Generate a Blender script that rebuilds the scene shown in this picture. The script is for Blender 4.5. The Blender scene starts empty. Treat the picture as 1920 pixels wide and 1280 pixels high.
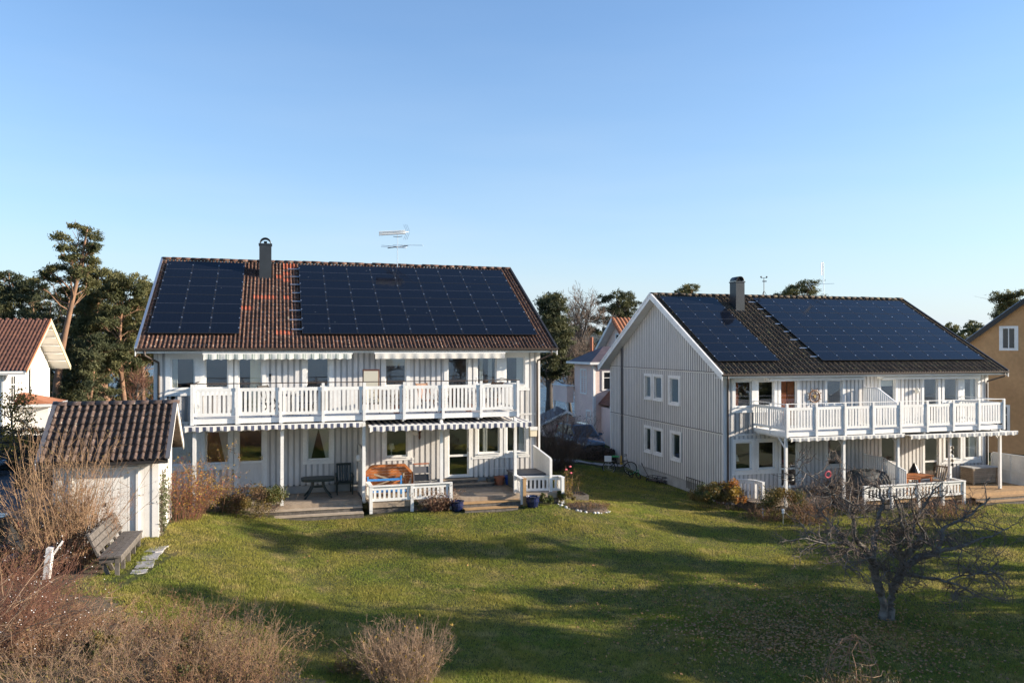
import bpy, math, random
import numpy as np
from mathutils import Vector, Matrix

# ------------------------------------------------------------------ camera, sky, sun, exposure
SC = bpy.context.scene
COL = SC.collection
PI = math.pi
H_CAM = 6.4
cam_d = bpy.data.cameras.new('camera')
cam = bpy.data.objects.new('camera', cam_d)
COL.objects.link(cam)
cam.location = (0, 0, H_CAM)
cam.rotation_euler = (math.radians(90.307), 0, 0)
cam_d.sensor_width = 36
cam_d.lens = 27.975
cam_d.clip_start = 0.1
cam_d.clip_end = 12000
SC.camera = cam

SUN_EL = math.radians(16.5)
SUN_AZ = math.radians(-0.7)           # measured from +X towards +Y
SUN_DIR = Vector((math.cos(SUN_EL) * math.cos(SUN_AZ), math.cos(SUN_EL) * math.sin(SUN_AZ), math.sin(SUN_EL)))
world = bpy.data.worlds.new('World')
SC.world = world
world.use_nodes = True
wn = world.node_tree
for n in list(wn.nodes):
    wn.nodes.remove(n)
sky = wn.nodes.new('ShaderNodeTexSky')
sky.sky_type = 'NISHITA'
sky.sun_disc = False
sky.sun_elevation = SUN_EL
sky.sun_rotation = math.radians(90) - SUN_AZ
sky.altitude = 0
sky.air_density = 1.15
sky.dust_density = 0.6
sky.ozone_density = 5.5
bg = wn.nodes.new('ShaderNodeBackground')
bg.inputs['Strength'].default_value = 0.120
wo = wn.nodes.new('ShaderNodeOutputWorld')
hs_ = wn.nodes.new('ShaderNodeHueSaturation')
hs_.inputs['Saturation'].default_value = 1.0
wn.links.new(sky.outputs[0], hs_.inputs['Color'])
# pale haze low over the horizon, the same all round
tc_ = wn.nodes.new('ShaderNodeTexCoord')
sx_ = wn.nodes.new('ShaderNodeSeparateXYZ')
wn.links.new(tc_.outputs['Generated'], sx_.inputs[0])
ab_ = wn.nodes.new('ShaderNodeMath')
ab_.operation = 'ABSOLUTE'
wn.links.new(sx_.outputs['Z'], ab_.inputs[0])
mu_ = wn.nodes.new('ShaderNodeMath')
mu_.operation = 'MULTIPLY'
mu_.inputs[1].default_value = -5.5
wn.links.new(ab_.outputs[0], mu_.inputs[0])
ex_ = wn.nodes.new('ShaderNodeMath')
ex_.operation = 'EXPONENT'
wn.links.new(mu_.outputs[0], ex_.inputs[0])
m2_ = wn.nodes.new('ShaderNodeMath')
m2_.operation = 'MULTIPLY'
m2_.inputs[1].default_value = 0.8
wn.links.new(ex_.outputs[0], m2_.inputs[0])
mx_ = wn.nodes.new('ShaderNodeMix')
mx_.data_type = 'RGBA'
nz_ = wn.nodes.new('ShaderNodeTexNoise')
nz_.inputs['Scale'].default_value = 3.0
nz_.inputs['Detail'].default_value = 6
mp_ = wn.nodes.new('ShaderNodeMapping')
mp_.inputs['Scale'].default_value = (1, 1, 7)
wn.links.new(tc_.outputs['Generated'], mp_.inputs['Vector'])
wn.links.new(mp_.outputs[0], nz_.inputs['Vector'])
mr_ = wn.nodes.new('ShaderNodeMapRange')
mr_.inputs[1].default_value = 0.3
mr_.inputs[2].default_value = 0.75
mr_.inputs[3].default_value = 0.88
mr_.inputs[4].default_value = 1.22
wn.links.new(nz_.outputs[0], mr_.inputs[0])
m3_ = wn.nodes.new('ShaderNodeMath')
m3_.operation = 'MULTIPLY'
m3_.use_clamp = True
wn.links.new(m2_.outputs[0], m3_.inputs[0])
wn.links.new(mr_.outputs[0], m3_.inputs[1])
wn.links.new(m3_.outputs[0], mx_.inputs[0])
wn.links.new(hs_.outputs[0], mx_.inputs[6])
mx_.inputs[7].default_value = (3.0, 3.4, 3.85, 1)
wn.links.new(mx_.outputs[2], bg.inputs['Color'])
wn.links.new(bg.outputs[0], wo.inputs['Surface'])

sun_d = bpy.data.lights.new('sun', 'SUN')
sun_d.energy = 5.0
sun_d.angle = math.radians(0.53)
sun_d.color = (1.0, 0.87, 0.70)
sun = bpy.data.objects.new('sun', sun_d)
COL.objects.link(sun)
sun.location = (60, 0, 30)
sun.rotation_euler = SUN_DIR.to_track_quat('Z', 'Y').to_euler()

SC.view_settings.view_transform = 'Standard'
SC.view_settings.look = 'None'
SC.view_settings.gamma = 1
SC.view_settings.use_curve_mapping = False
SC.view_settings.exposure = 1.12

rng = np.random.default_rng(7)
random.seed(7)
TH = math.radians(16.5)
E1 = np.array([math.cos(TH), math.sin(TH)])
E2 = np.array([-math.sin(TH), math.cos(TH)])

# ------------------------------------------------------------------ materials
MATS = {}


def pm(name, c1, c2=None, scale=6.0, rough=0.6, bump=0.0, bscale=60.0, c3=None, vary=0.0, metallic=0.0,
       stretch=(1, 1, 1), detail=4.0, spec=0.5, coat=0.0, trans=0.0, fac=(0.35, 0.65), fine=0.0, fscale=40.0):
    """Principled material: a noise mix of two or three colours at world position, per-object variation, bump."""
    m = bpy.data.materials.new(name)
    m.use_nodes = True
    t = m.node_tree
    N, L = t.nodes, t.links
    b = N['Principled BSDF']
    b.inputs['Roughness'].default_value = rough
    b.inputs['Metallic'].default_value = metallic
    b.inputs['Specular IOR Level'].default_value = spec
    b.inputs['Coat Weight'].default_value = coat
    col = None
    geo = None
    if c2 is not None or bump:
        g = N.new('ShaderNodeNewGeometry')
        mp = N.new('ShaderNodeMapping')
        mp.inputs['Scale'].default_value = stretch
        L.new(g.outputs['Position'], mp.inputs['Vector'])
        geo = mp.outputs[0]
    if c2 is not None:
        nz = N.new('ShaderNodeTexNoise')
        nz.inputs['Scale'].default_value = scale
        nz.inputs['Detail'].default_value = detail
        L.new(geo, nz.inputs['Vector'])
        rp = N.new('ShaderNodeValToRGB')
        rp.color_ramp.elements[0].position = fac[0]
        rp.color_ramp.elements[0].color = (*c1, 1)
        rp.color_ramp.elements[1].position = fac[1]
        rp.color_ramp.elements[1].color = (*c2, 1)
        if c3 is not None:
            e = rp.color_ramp.elements.new(min(0.98, fac[1] + 0.08))
            e.color = (*c3, 1)
        L.new(nz.outputs[0], rp.inputs[0])
        col = rp.outputs[0]
    else:
        rgb = N.new('ShaderNodeRGB')
        rgb.outputs[0].default_value = (*c1, 1)
        col = rgb.outputs[0]
    if fine:
        nf = N.new('ShaderNodeTexNoise')
        nf.inputs['Scale'].default_value = fscale
        nf.inputs['Detail'].default_value = 3
        if geo is None:
            g = N.new('ShaderNodeNewGeometry')
            geo = g.outputs['Position']
        L.new(geo, nf.inputs['Vector'])
        mr0 = N.new('ShaderNodeMapRange')
        mr0.inputs[1].default_value = 0.3
        mr0.inputs[2].default_value = 0.7
        mr0.inputs[3].default_value = 1 - fine
        mr0.inputs[4].default_value = 1 + fine
        L.new(nf.outputs[0], mr0.inputs[0])
        vm = N.new('ShaderNodeVectorMath')
        vm.operation = 'SCALE'
        L.new(col, vm.inputs[0])
        L.new(mr0.outputs[0], vm.inputs['Scale'])
        col = vm.outputs[0]
    if vary:
        oi = N.new('ShaderNodeObjectInfo')
        mr = N.new('ShaderNodeMapRange')
        mr.inputs[3].default_value = 1 - vary
        mr.inputs[4].default_value = 1 + vary
        L.new(oi.outputs['Random'], mr.inputs[0])
        hs = N.new('ShaderNodeHueSaturation')
        L.new(mr.outputs[0], hs.inputs['Value'])
        L.new(col, hs.inputs['Color'])
        col = hs.outputs[0]
    L.new(col, b.inputs['Base Color'])
    if bump:
        nb = N.new('ShaderNodeTexNoise')
        nb.inputs['Scale'].default_value = bscale
        nb.inputs['Detail'].default_value = 3
        L.new(geo, nb.inputs['Vector'])
        bp = N.new('ShaderNodeBump')
        bp.inputs['Strength'].default_value = bump
        bp.inputs['Distance'].default_value = 0.02
        L.new(nb.outputs[0], bp.inputs['Height'])
        L.new(bp.outputs[0], b.inputs['Normal'])
    if trans:
        out = N['Material Output']
        tr = N.new('ShaderNodeBsdfTranslucent')
        L.new(col, tr.inputs['Color'])
        mx = N.new('ShaderNodeMixShader')
        mx.inputs[0].default_value = trans
        L.new(b.outputs[0], mx.inputs[1])
        L.new(tr.outputs[0], mx.inputs[2])
        L.new(mx.outputs[0], out.inputs['Surface'])
    MATS[name] = m
    return m


M = MATS
pm('white_paint', (.78, .77, .74), (.70, .69, .66), scale=1.5, rough=.55, fine=.05, fscale=14, vary=.03)
pm('board_paint', (.59, .57, .545), (.66, .64, .615), scale=1.2, rough=.65, vary=.06, stretch=(2, 2, .4), fine=.05, fscale=10)
pm('back_shade_paint', (.40, .392, .385), (.46, .45, .44), scale=1.2, rough=.7, stretch=(2, 2, .4))  # wall paint darkened so the recesses between the boards look shaded
pm('gable_paint', (.60, .575, .54), (.66, .635, .60), scale=.9, rough=.65, stretch=(2, 2, .3), fine=.07, fscale=7)
pm('shed_paint', (.80, .775, .73), (.73, .70, .65), scale=2, rough=.6, vary=.05, fine=.06)
pm('foundation_grey', (.40, .40, .39), (.30, .30, .29), scale=2, rough=.85, bump=.3, bscale=30)
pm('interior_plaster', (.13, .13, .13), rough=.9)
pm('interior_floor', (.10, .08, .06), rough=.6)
pm('curtain_white', (.72, .72, .68), rough=.9, trans=.3)
pm('curtain_orange', (.50, .15, .06), (.38, .11, .045), scale=12, rough=.9, stretch=(6, 6, .3), trans=.2)
pm('tile_brown', (.050, .028, .020), (.145, .066, .040), c3=(.27, .235, .18), scale=9, rough=.85, vary=.30, bump=.3, bscale=80, fac=(.38, .60), detail=8)
pm('tile_dark', (.05, .035, .026), (.095, .065, .04), c3=(.17, .15, .07), scale=7, rough=.9, vary=.28, bump=.3, bscale=80, fac=(.38, .60), detail=8)
pm('tile_orange', (.36, .085, .034), (.27, .065, .03), scale=9, rough=.7, vary=.12)
pm('tile_shed', (.068, .043, .034), (.12, .082, .066), c3=(.32, .29, .24), scale=11, rough=.9, vary=.30, bump=.4, bscale=70, fac=(.40, .63), detail=8)
pm('tile_red', (.15, .066, .044), (.095, .042, .032), scale=2, rough=.85, fine=.3, fscale=5)
pm('tile_porch', (.36, .14, .065), (.29, .105, .05), scale=3, rough=.8)
pm('tile_slate', (.06, .045, .05), (.10, .07, .075), scale=2, rough=.6)
pm('panel_frame', (.020, .021, .025), rough=.4)
pm('alu', (.72, .73, .74), rough=.3, metallic=.9)
pm('alu_bright', (.92, .91, .89), rough=.4)
pm('dark_metal', (.035, .032, .03), rough=.45, metallic=.3)
pm('brown_metal', (.07, .05, .04), rough=.45)
pm('chimney_metal', (.050, .055, .060), (.042, .046, .05), scale=3, rough=.38, metallic=.4)
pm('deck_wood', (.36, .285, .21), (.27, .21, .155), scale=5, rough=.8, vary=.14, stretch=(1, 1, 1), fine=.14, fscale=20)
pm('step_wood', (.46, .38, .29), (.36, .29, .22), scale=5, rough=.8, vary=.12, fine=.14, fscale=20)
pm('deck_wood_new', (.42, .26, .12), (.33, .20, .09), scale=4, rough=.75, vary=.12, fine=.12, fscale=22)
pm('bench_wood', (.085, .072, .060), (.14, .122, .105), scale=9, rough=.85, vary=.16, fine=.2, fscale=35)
pm('teak', (.45, .15, .035), (.33, .10, .025), scale=6, rough=.5, vary=.15)
pm('teak_grey', (.32, .25, .18), (.25, .19, .13), scale=8, rough=.7, vary=.15)
pm('blue_paint', (.05, .22, .52), rough=.45)
pm('dark_green_plastic', (.012, .022, .022), rough=.4)
pm('black_plastic', (.012, .012, .013), rough=.4)
pm('grey_plastic', (.10, .10, .11), rough=.5)
pm('terracotta', (.40, .15, .08), (.32, .12, .07), scale=12, rough=.85)
pm('blue_glaze', (.012, .018, .06), rough=.12, coat=.4)
pm('blue_pot', (.02, .07, .30), rough=.3)
pm('dark_pot', (.07, .08, .08), rough=.6)
pm('cream_cloth', (.70, .62, .46), rough=.9)
pm('brown_leather', (.12, .05, .03), rough=.5)
pm('awning_cream', (.72, .69, .62), (.62, .59, .53), scale=3, rough=.85, trans=.15)
pm('stone_white', (.70, .68, .65), (.45, .43, .41), scale=9, rough=.8, vary=.2, bump=.3)
pm('paving', (.44, .42, .41), (.24, .23, .22), scale=14, rough=.9, bump=.5, bscale=50, vary=.1)
pm('soil', (.06, .045, .03), (.10, .07, .05), scale=14, rough=.95, bump=.6, bscale=30)
pm('litter', (.10, .07, .045), (.05, .045, .022), c3=(.16, .11, .07), scale=9, rough=.95, bump=.8, bscale=25, detail=8)
pm('asphalt', (.055, .058, .065), (.075, .078, .085), scale=4, rough=.85, bump=.3, bscale=90)
pm('pine_bark', (.27, .15, .088), (.17, .105, .07), scale=3, rough=.95, bump=.6, bscale=12, stretch=(1, 1, .4))
pm('dark_bark', (.055, .047, .042), (.09, .08, .072), scale=5, rough=.95, bump=.6, bscale=16)
pm('apple_bark', (.085, .066, .050), (.20, .175, .145), scale=7, rough=.95, bump=.8, bscale=30)
pm('birch_twig', (.165, .12, .09), rough=.9)
pm('needle', (.060, .072, .026), (.165, .150, .052), scale=.55, rough=.75, fine=.35, fscale=3, trans=.3, detail=3)
pm('needle_dark', (.036, .048, .020), (.105, .105, .040), scale=.55, rough=.75, fine=.35, fscale=3, trans=.25, detail=3)
pm('leaf_green', (.05, .075, .016), (.12, .115, .025), scale=3, rough=.6, trans=.3, fine=.3, fscale=12)
pm('leaf_yellow', (.42, .26, .03), (.30, .20, .04), scale=5, rough=.65, trans=.35)
pm('leaf_orange', (.45, .14, .03), (.32, .20, .04), scale=6, rough=.65, trans=.3)
pm('leaf_olive', (.13, .11, .025), (.21, .13, .035), scale=3, rough=.65, trans=.3, fine=.3, fscale=12)
pm('leaf_brown', (.16, .085, .04), (.09, .05, .028), scale=7, rough=.85, vary=.1)
pm('fallen_leaf', (.40, .20, .07), (.20, .11, .05), scale=14, rough=.8)
pm('ivy_leaf', (.06, .08, .03), (.14, .14, .06), scale=8, rough=.6, trans=.2)
pm('twig_tan', (.35, .225, .125), (.18, .105, .06), scale=4, rough=.9)
pm('twig_rose', (.36, .20, .11), (.17, .09, .05), scale=4, rough=.9)
pm('twig_red', (.19, .08, .048), (.13, .06, .038), scale=4, rough=.9)
pm('twig_dark', (.085, .060, .048), (.13, .095, .075), scale=4, rough=.9)
pm('twig_pale', (.38, .26, .165), (.19, .12, .075), scale=4, rough=.9)
pm('hedge_leaf', (.028, .022, .017), (.055, .040, .028), scale=3, rough=.9)
pm('hedge_green', (.018, .030, .016), (.035, .05, .022), scale=3, rough=.85)
pm('berry_white', (.85, .82, .78), rough=.5)
pm('petal_pink', (.75, .16, .20), rough=.6, trans=.2)
pm('petal_pale', (.70, .35, .30), rough=.6, trans=.2)
pm('pink_wall', (.76, .60, .53), (.70, .54, .49), scale=1, rough=.8, fine=.05, fscale=6)
pm('ochre_wall', (.52, .30, .14), (.44, .25, .115), scale=.7, rough=.9, fine=.08, fscale=5, bump=.2)
pm('white_render', (.82, .79, .74), (.76, .73, .68), scale=.8, rough=.85)
pm('yellow_trim', (.64, .57, .38), rough=.6)
pm('car_blue', (.09, .14, .21), rough=.22, coat=.8, metallic=.2)
pm('groove_shade', (.13, .126, .122), (.17, .165, .16), scale=2, rough=.8)  # shade between the gable battens, put into the backing as dark colour
pm('car_black', (.014, .015, .018), rough=.2, coat=.8)
pm('car_silver', (.30, .34, .40), rough=.25, coat=.8, metallic=.5)
pm('car_glass', (.01, .012, .014), rough=.05, spec=.8)
pm('rubber', (.02, .02, .02), rough=.8)
pm('tail_red', (.55, .02, .02), rough=.25, coat=.5)
pm('amber', (.7, .25, .03), rough=.3)
pm('chrome', (.75, .75, .75), rough=.15, metallic=1)
pm('green_plastic', (.03, .32, .10), rough=.5)
pm('crate_white', (.75, .76, .76), rough=.5)
pm('yellow_plastic', (.55, .33, .05), rough=.5)
pm('wheel_wood', (.22, .11, .05), (.15, .07, .035), scale=9, rough=.5)
pm('brass', (.55, .40, .15), rough=.35, metallic=.8)
pm('hill_wood', (.020, .030, .028), (.045, .055, .045), scale=.05, rough=.95, fine=.35, fscale=.15)
pm('lamp_white', (.78, .76, .70), rough=.6, trans=.3)
pm('cloth_cover', (.035, .04, .04), (.05, .055, .055), scale=3, rough=.7, bump=.5, bscale=8)
pm('navy_grey', (.06, .07, .09), rough=.5)
pm('seam_grey', (.075, .08, .10), rough=.4)


def mat_glass():
    m = bpy.data.materials.new('window_glass')
    m.use_nodes = True
    t = m.node_tree
    N, L = t.nodes, t.links
    for n in list(N):
        N.remove(n)
    out = N.new('ShaderNodeOutputMaterial')
    tr = N.new('ShaderNodeBsdfTransparent')
    tr.inputs['Color'].default_value = (.94, .96, .95, 1)
    gl = N.new('ShaderNodeBsdfGlossy')
    gl.inputs['Roughness'].default_value = 0.01
    gl.inputs['Color'].default_value = (.95, .97, 1, 1)
    g = N.new('ShaderNodeNewGeometry')
    nz = N.new('ShaderNodeTexNoise')
    nz.inputs['Scale'].default_value = 1.1
    L.new(g.outputs['Position'], nz.inputs['Vector'])
    bp = N.new('ShaderNodeBump')
    bp.inputs['Strength'].default_value = .12
    bp.inputs['Distance'].default_value = .03
    L.new(nz.outputs[0], bp.inputs['Height'])
    L.new(bp.outputs[0], gl.inputs['Normal'])
    fr = N.new('ShaderNodeFresnel')
    fr.inputs['IOR'].default_value = 2.7
    mx = N.new('ShaderNodeMixShader')
    # reflect at the face the ray enters only
    iv = N.new('ShaderNodeMath')
    iv.operation = 'SUBTRACT'
    iv.inputs[0].default_value = 1.0
    L.new(g.outputs['Backfacing'], iv.inputs[1])
    fm = N.new('ShaderNodeMath')
    fm.operation = 'MULTIPLY'
    L.new(fr.outputs[0], fm.inputs[0])
    L.new(iv.outputs[0], fm.inputs[1])
    L.new(fm.outputs[0], mx.inputs[0])
    L.new(tr.outputs[0], mx.inputs[1])
    L.new(gl.outputs[0], mx.inputs[2])
    L.new(mx.outputs[0], out.inputs['Surface'])
    M['glass'] = m


mat_glass()


def mat_panel():
    """Solar cells: dark blue silicon under glass, faint cell grid and specks of dirt (object coordinates)."""
    m = pm('solar_cell', (.0065, .0085, .016), rough=.12, spec=.16)
    t = m.node_tree
    N, L = t.nodes, t.links
    b = N['Principled BSDF']
    tc = N.new('ShaderNodeTexCoord')
    bk = N.new('ShaderNodeTexBrick')
    bk.offset = 0
    bk.inputs['Color1'].default_value = (.0045, .0065, .012, 1)
    bk.inputs['Color2'].default_value = (.005, .007, .0135, 1)
    bk.inputs['Mortar'].default_value = (.009, .011, .017, 1)
    bk.inputs['Scale'].default_value = 1
    bk.inputs['Mortar Size'].default_value = .004
    bk.inputs['Brick Width'].default_value = .17
    bk.inputs['Row Height'].default_value = .085
    L.new(tc.outputs['Object'], bk.inputs['Vector'])
    nz = N.new('ShaderNodeTexNoise')
    nz.inputs['Scale'].default_value = 7
    nz.inputs['Detail'].default_value = 5
    L.new(tc.outputs['Object'], nz.inputs['Vector'])
    g = N.new('ShaderNodeNewGeometry')
    n2 = N.new('ShaderNodeTexNoise')
    n2.inputs['Scale'].default_value = 0.8
    n2.inputs['Detail'].default_value = 4
    L.new(g.outputs['Position'], n2.inputs['Vector'])
    mr = N.new('ShaderNodeMapRange')
    mr.inputs[1].default_value = .35
    mr.inputs[2].default_value = .75
    mr.inputs[3].default_value = .07
    mr.inputs[4].default_value = .16
    L.new(n2.outputs[0], mr.inputs[0])
    L.new(mr.outputs[0], b.inputs['Roughness'])
    vo = N.new('ShaderNodeTexVoronoi')
    vo.inputs['Scale'].default_value = 2.0
    L.new(g.outputs['Position'], vo.inputs['Vector'])
    lt = N.new('ShaderNodeMath')
    lt.operation = 'LESS_THAN'
    lt.inputs[1].default_value = .045
    L.new(vo.outputs['Distance'], lt.inputs[0])
    mx = N.new('ShaderNodeMix')
    mx.data_type = 'RGBA'
    L.new(lt.outputs[0], mx.inputs[0])
    L.new(bk.outputs[0], mx.inputs[6])
    mx.inputs[7].default_value = (.10, .11, .12, 1)
    L.new(mx.outputs[2], b.inputs['Base Color'])


mat_panel()


def mat_stripe(name, ca, cb, period, cc=None):
    """Woven awning stripes along the awning's own x axis."""
    m = pm(name, ca, rough=.85)
    t = m.node_tree
    N, L = t.nodes, t.links
    b = N['Principled BSDF']
    tc = N.new('ShaderNodeTexCoord')
    sp = N.new('ShaderNodeSeparateXYZ')
    L.new(tc.outputs['Object'], sp.inputs[0])
    dv = N.new('ShaderNodeMath')
    dv.operation = 'DIVIDE'
    dv.inputs[1].default_value = period
    L.new(sp.outputs[0], dv.inputs[0])
    fr = N.new('ShaderNodeMath')
    fr.operation = 'FRACT'
    L.new(dv.outputs[0], fr.inputs[0])
    rp = N.new('ShaderNodeValToRGB')
    rp.color_ramp.interpolation = 'CONSTANT'
    rp.color_ramp.elements[0].color = (*ca, 1)
    rp.color_ramp.elements[1].position = .5
    rp.color_ramp.elements[1].color = (*cb, 1)
    if cc:
        for p, c in ((.68, ca), (.74, cc), (.94, ca)):
            e = rp.color_ramp.elements.new(p)
            e.color = (*c, 1)
    L.new(fr.outputs[0], rp.inputs[0])
    L.new(rp.outputs[0], b.inputs['Base Color'])


mat_stripe('stripe_navy', (.70, .67, .62), (.07, .08, .13), .222)
mat_stripe('stripe_grey', (.62, .60, .55), (.30, .31, .33), .20)
mat_stripe('stripe_green', (.64, .64, .59), (.22, .27, .24), .30, (.36, .40, .37))


# ------------------------------------------------------------------ mesh helpers
class MB:
    """Collects shapes and links them as ONE mesh object."""

    def __init__(s):
        s.v, s.f = [], []

    def add(s, vs, fs):
        o = len(s.v)
        s.v.extend([tuple(p) for p in vs])
        s.f.extend([tuple(i + o for i in q) for q in fs])
        return s

    def hexa(s, p):
        return s.add(p, [(0, 3, 2, 1), (4, 5, 6, 7), (0, 1, 5, 4), (1, 2, 6, 5), (2, 3, 7, 6), (3, 0, 4, 7)])

    def box(s, x0, x1, y0, y1, z0, z1):
        return s.hexa([(x0, y0, z0), (x1, y0, z0), (x1, y1, z0), (x0, y1, z0),
                       (x0, y0, z1), (x1, y0, z1), (x1, y1, z1), (x0, y1, z1)])

    def bar(s, a, b, w, h=None, up=(0, 0, 1)):
        h = h or w
        a, b = Vector(a), Vector(b)
        d = (b - a).normalized()
        u = Vector(up)
        r = d.cross(u)
        if r.length < 1e-4:
            r = d.cross(Vector((1, 0, 0)))
        r.normalize()
        u = r.cross(d).normalized()
        p = []
        for c in (a, b):
            for i, j in ((-1, -1), (1, -1), (1, 1), (-1, 1)):
                p.append(c + r * (i * w / 2) + u * (j * h / 2))
        return s.hexa(p)

    def tube(s, pts, rad, n=8, cap=True):
        pts = [Vector(p) for p in pts]
        K = len(pts)
        if not hasattr(rad, '__len__'):
            rad = [rad] * K
        o = len(s.v)
        ref = None
        for i, p in enumerate(pts):
            d = (pts[min(i + 1, K - 1)] - pts[max(i - 1, 0)]).normalized()
            if ref is None:
                ref = d.cross(Vector((0, 0, 1)))
                if ref.length < 1e-3:
                    ref = d.cross(Vector((1, 0, 0)))
            ref = (ref - d * ref.dot(d)).normalized()
            w = d.cross(ref)
            for k in range(n):
                a = 2 * PI * k / n
                s.v.append(tuple(p + (ref * math.cos(a) + w * math.sin(a)) * rad[i]))
        for i in range(K - 1):
            for k in range(n):
                k2 = (k + 1) % n
                s.f.append((o + i * n + k, o + i * n + k2, o + (i + 1) * n + k2, o + (i + 1) * n + k))
        if cap:
            s.f.append(tuple(o + k for k in range(n))[::-1])
            s.f.append(tuple(o + (K - 1) * n + k for k in range(n)))
        return s

    def lathe(s, prof, n=14, c=(0, 0, 0)):
        o = len(s.v)
        for r, z in prof:
            for k in range(n):
                a = 2 * PI * k / n
                s.v.append((c[0] + r * math.cos(a), c[1] + r * math.sin(a), c[2] + z))
        for i in range(len(prof) - 1):
            for k in range(n):
                k2 = (k + 1) % n
                s.f.append((o + i * n + k, o + i * n + k2, o + (i + 1) * n + k2, o + (i + 1) * n + k))
        s.f.append(tuple(o + k for k in range(n))[::-1])
        s.f.append(tuple(o + (len(prof) - 1) * n + k for k in range(n)))
        return s

    def torus(s, c, ax, R, r, n=20, m=6):
        ax = Vector(ax).normalized()
        u = ax.cross(Vector((0, 0, 1)))
        if u.length < 1e-3:
            u = Vector((1, 0, 0))
        u.normalize()
        w = ax.cross(u)
        o = len(s.v)
        for i in range(n):
            a = 2 * PI * i / n
            d = u * math.cos(a) + w * math.sin(a)
            for j in range(m):
                b = 2 * PI * j / m
                s.v.append(tuple(Vector(c) + d * (R + r * math.cos(b)) + ax * (r * math.sin(b))))
        for i in range(n):
            for j in range(m):
                i2, j2 = (i + 1) % n, (j + 1) % m
                s.f.append((o + i * m + j, o + i2 * m + j, o + i2 * m + j2, o + i * m + j2))
        return s

    def prism(s, poly, a, b, axis='y'):
        """Extrude a 2-D polygon (u,v) along an axis: y -> (u, t, v), x -> (t, u, v), z -> (u, v, t)."""
        def P(u, v, t):
            return {'y': (u, t, v), 'x': (t, u, v), 'z': (u, v, t)}[axis]
        n = len(poly)
        vs = [P(u, v, a) for u, v in poly] + [P(u, v, b) for u, v in poly]
        fs = [tuple(range(n))[::-1], tuple(range(n, 2 * n))]
        fs += [(i, (i + 1) % n, n + (i + 1) % n, n + i) for i in range(n)]
        return s.add(vs, fs)

    def mesh(s, name, mat, smooth=False):
        me = bpy.data.meshes.new(name)
        me.from_pydata(s.v, [], s.f)
        me.materials.append(M[mat] if isinstance(mat, str) else mat)
        import bmesh
        bm = bmesh.new()
        bm.from_mesh(me)
        bmesh.ops.recalc_face_normals(bm, faces=bm.faces)
        bm.to_mesh(me)
        bm.free()
        if smooth:
            me.polygons.foreach_set('use_smooth', np.ones(len(me.polygons), dtype=bool))
        me.update()
        return me

    def build(s, name, mat, parent=None, smooth=False, loc=(0, 0, 0), rot=(0, 0, 0)):
        return mk(name, s.mesh(name, mat, smooth), parent, loc, rot)


def mk(name, me, parent=None, loc=(0, 0, 0), rot=(0, 0, 0), scale=(1, 1, 1)):
    o = bpy.data.objects.new(name, me)
    if name in ('twigs', 'foliage', 'branches', 'crown'):
        o['kind'] = 'stuff'
    COL.objects.link(o)
    if parent is not None:
        o.parent = parent
    o.location = loc
    o.rotation_euler = rot
    o.scale = scale
    return o


def tag(o, label=None, cat=None, group=None, kind=None):
    if label:
        o['label'] = label
    if cat:
        o['category'] = cat
    if group:
        o['group'] = group
    if kind:
        o['kind'] = kind
    return o


def thing(name, label, cat, loc=(0, 0, 0), rz=0.0, group=None):
    o = bpy.data.objects.new(name, None)
    o.empty_display_size = .2
    COL.objects.link(o)
    o.location = loc
    o.rotation_euler = (0, 0, rz)
    return tag(o, label, cat, group)


def copy_thing(root, loc, rz, label=None):
    r = root.copy()
    COL.objects.link(r)
    r.location = loc
    r.rotation_euler = (0, 0, rz)
    if label:
        r['label'] = label
    for ch in list(root.children):
        c = ch.copy()
        COL.objects.link(c)
        c.parent = r
        for g in list(ch.children):
            d = g.copy()
            COL.objects.link(d)
            d.parent = c
    return r


_UC = {}


def bpart(name, parent, mat, x0, x1, y0, y1, z0, z1):
    """A box-shaped part that shares one unit-cube mesh per material."""
    if mat not in _UC:
        _UC[mat] = MB().box(-.5, .5, -.5, .5, -.5, .5).mesh('piece_' + mat, mat)
    return mk(name, _UC[mat], parent, ((x0 + x1) / 2, (y0 + y1) / 2, (z0 + z1) / 2), (0, 0, 0),
              (abs(x1 - x0), abs(y1 - y0), abs(z1 - z0)))


def npmesh(name, V, F, mat, smooth=False):
    """Fast mesh from numpy arrays; F is (n,3) or (n,4)."""
    V = np.ascontiguousarray(V, dtype=np.float32).reshape(-1, 3)
    F = np.ascontiguousarray(F, dtype=np.int32)
    k = F.shape[1]
    me = bpy.data.meshes.new(name)
    me.vertices.add(len(V))
    me.vertices.foreach_set('co', V.ravel())
    me.loops.add(F.size)
    me.loops.foreach_set('vertex_index', F.ravel())
    me.polygons.add(len(F))
    me.polygons.foreach_set('loop_start', np.arange(0, F.size, k, dtype=np.int32))
    if smooth:
        me.polygons.foreach_set('use_smooth', np.ones(len(F), dtype=bool))
    me.materials.append(M[mat])
    me.update(calc_edges=True)
    return me


def nrm(a):
    return a / np.maximum(np.linalg.norm(a, axis=-1, keepdims=True), 1e-9)


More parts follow.
